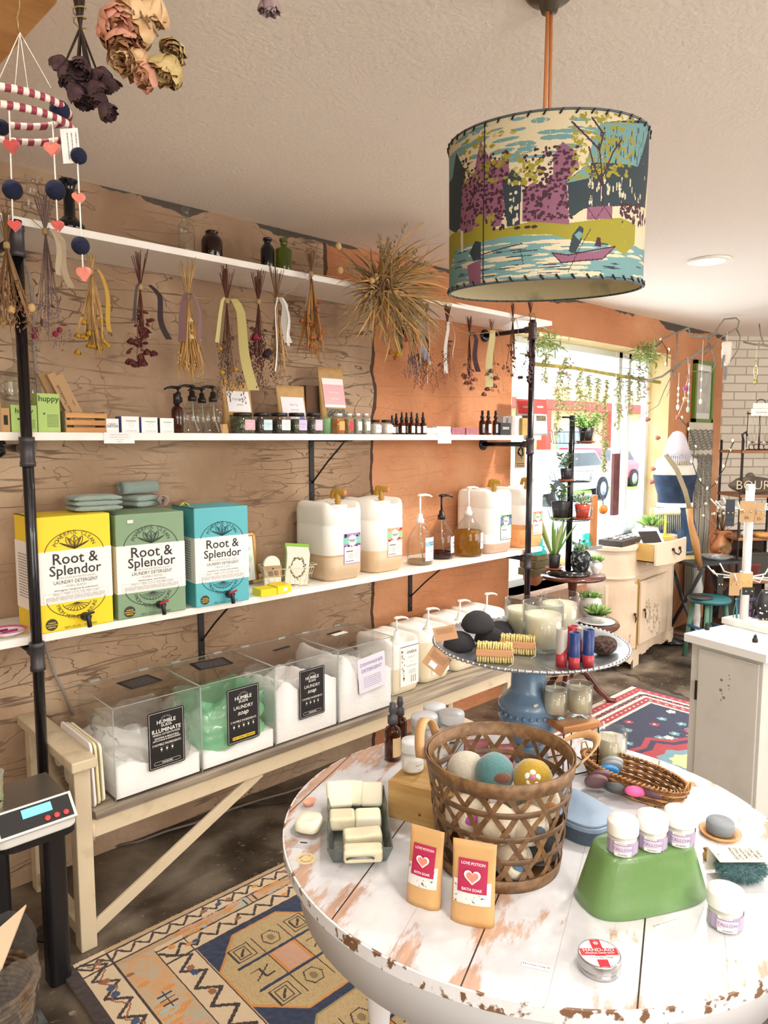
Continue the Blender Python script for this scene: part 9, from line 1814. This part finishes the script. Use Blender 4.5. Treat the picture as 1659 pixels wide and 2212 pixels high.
tag(b.build('beaded_cords',loc=q),'tangle of black beaded cords at the right edge of the pedestal','cord');t_ = thing('polka_dot_scarf','black scarf with white polka dots behind the cords at the right edge','scarf',at(1652,1295,z=1.0));t_.location.z = .925;b = MB();b.ball((0,0,.055),.05,BLACK,20,(1,.5,1.1),.3,1);b.build('cloth',t_);b = MB()
for i in range(30): v = Vector((r.gauss(0,1),-abs(r.gauss(0,1)),r.gauss(0,1))).normalized();b.ball((v.x*.050,v.y*.0255,.055+v.z*.055),.0035,WHITE,6)
b.build('white_dots',t_)

b = MB()
for k,(x,i,w,h,c,lab) in enumerate(((1590,3,.16,.16,'#4a3527','brown box at the left of the fourth rack shelf'),(1625,3,.20,.11,'#6d2f2c','dark red box in the middle of the fourth rack shelf'),(1590,4,.18,.20,'#3c3026','dark brown box at the left of the lowest rack shelf'),(1635,4,.22,.16,'#5a4a6a','muted purple box on the lowest rack shelf'),(1650,3,.14,.20,'#3d3a34','dark grey box at the right of the fourth rack shelf'))):
 b = MB();b.box((0,0,h/2),(w,.2,h),M('crate_'+c[1:],c,.8));b.box((0,0,h),(w*1.03,.206,.02),M('crate_'+c[1:]));o = b.build('storage_box',None,.004,loc=onrack(x,i)+HF*.12);o.rotation_euler = (0,0,-YAW);tag(o,lab,'box','storage boxes on the rack')
b = MB();P = [at(x,y,d=5.2) for x,y in ((1606,739),(1630,744),(1650,745),(1680,752))];b.tube([tuple(q) for q in P],[.006,.008,.009,.012],bk_,6);b.tube([tuple(P[2]),tuple(at(1643,722,d=5.2)),tuple(at(1640,700,d=5.35))],.005,bk_,5);tag(b.build('hanging_twig'),'pale bare twig hanging before the brick wall at the right edge','branch')
b = MB();b.cyl(at(1331,980,y=2.62),at(1331,760,y=2.69),.002,thr,n=4);tag(b.build('cord'),'thin cord holding the dark red board in the window','cord')

q = at(1124,956,y=2.62);s = depth(q)/FPX;t_ = thing('seed_packet','kraft packet with dark green herb print hanging in the window below the middle shelf','packet',(q.x,q.y,q.z));b = MB();b.box((0,0,-27*s),(34*s,.006,56*s),CARD);b.build('packet',t_);b = MB();leafy(b,TR((0,-.0042,-20*s),(PI/2,0,0)),(8*s,9*s),M('herb_print','#3c432a',.8),leafm,22,.022);fine_lines(b,TR((0,-.0042,-48*s),(PI/2,0,0)),-14*s,14*s,-3*s,6*s,2,ink,.2);b.build('print',t_);b = MB();b.cyl((0,0,0),(0,0,SZ2-.026-q.z),.001,thr,n=4);b.build('string',t_)
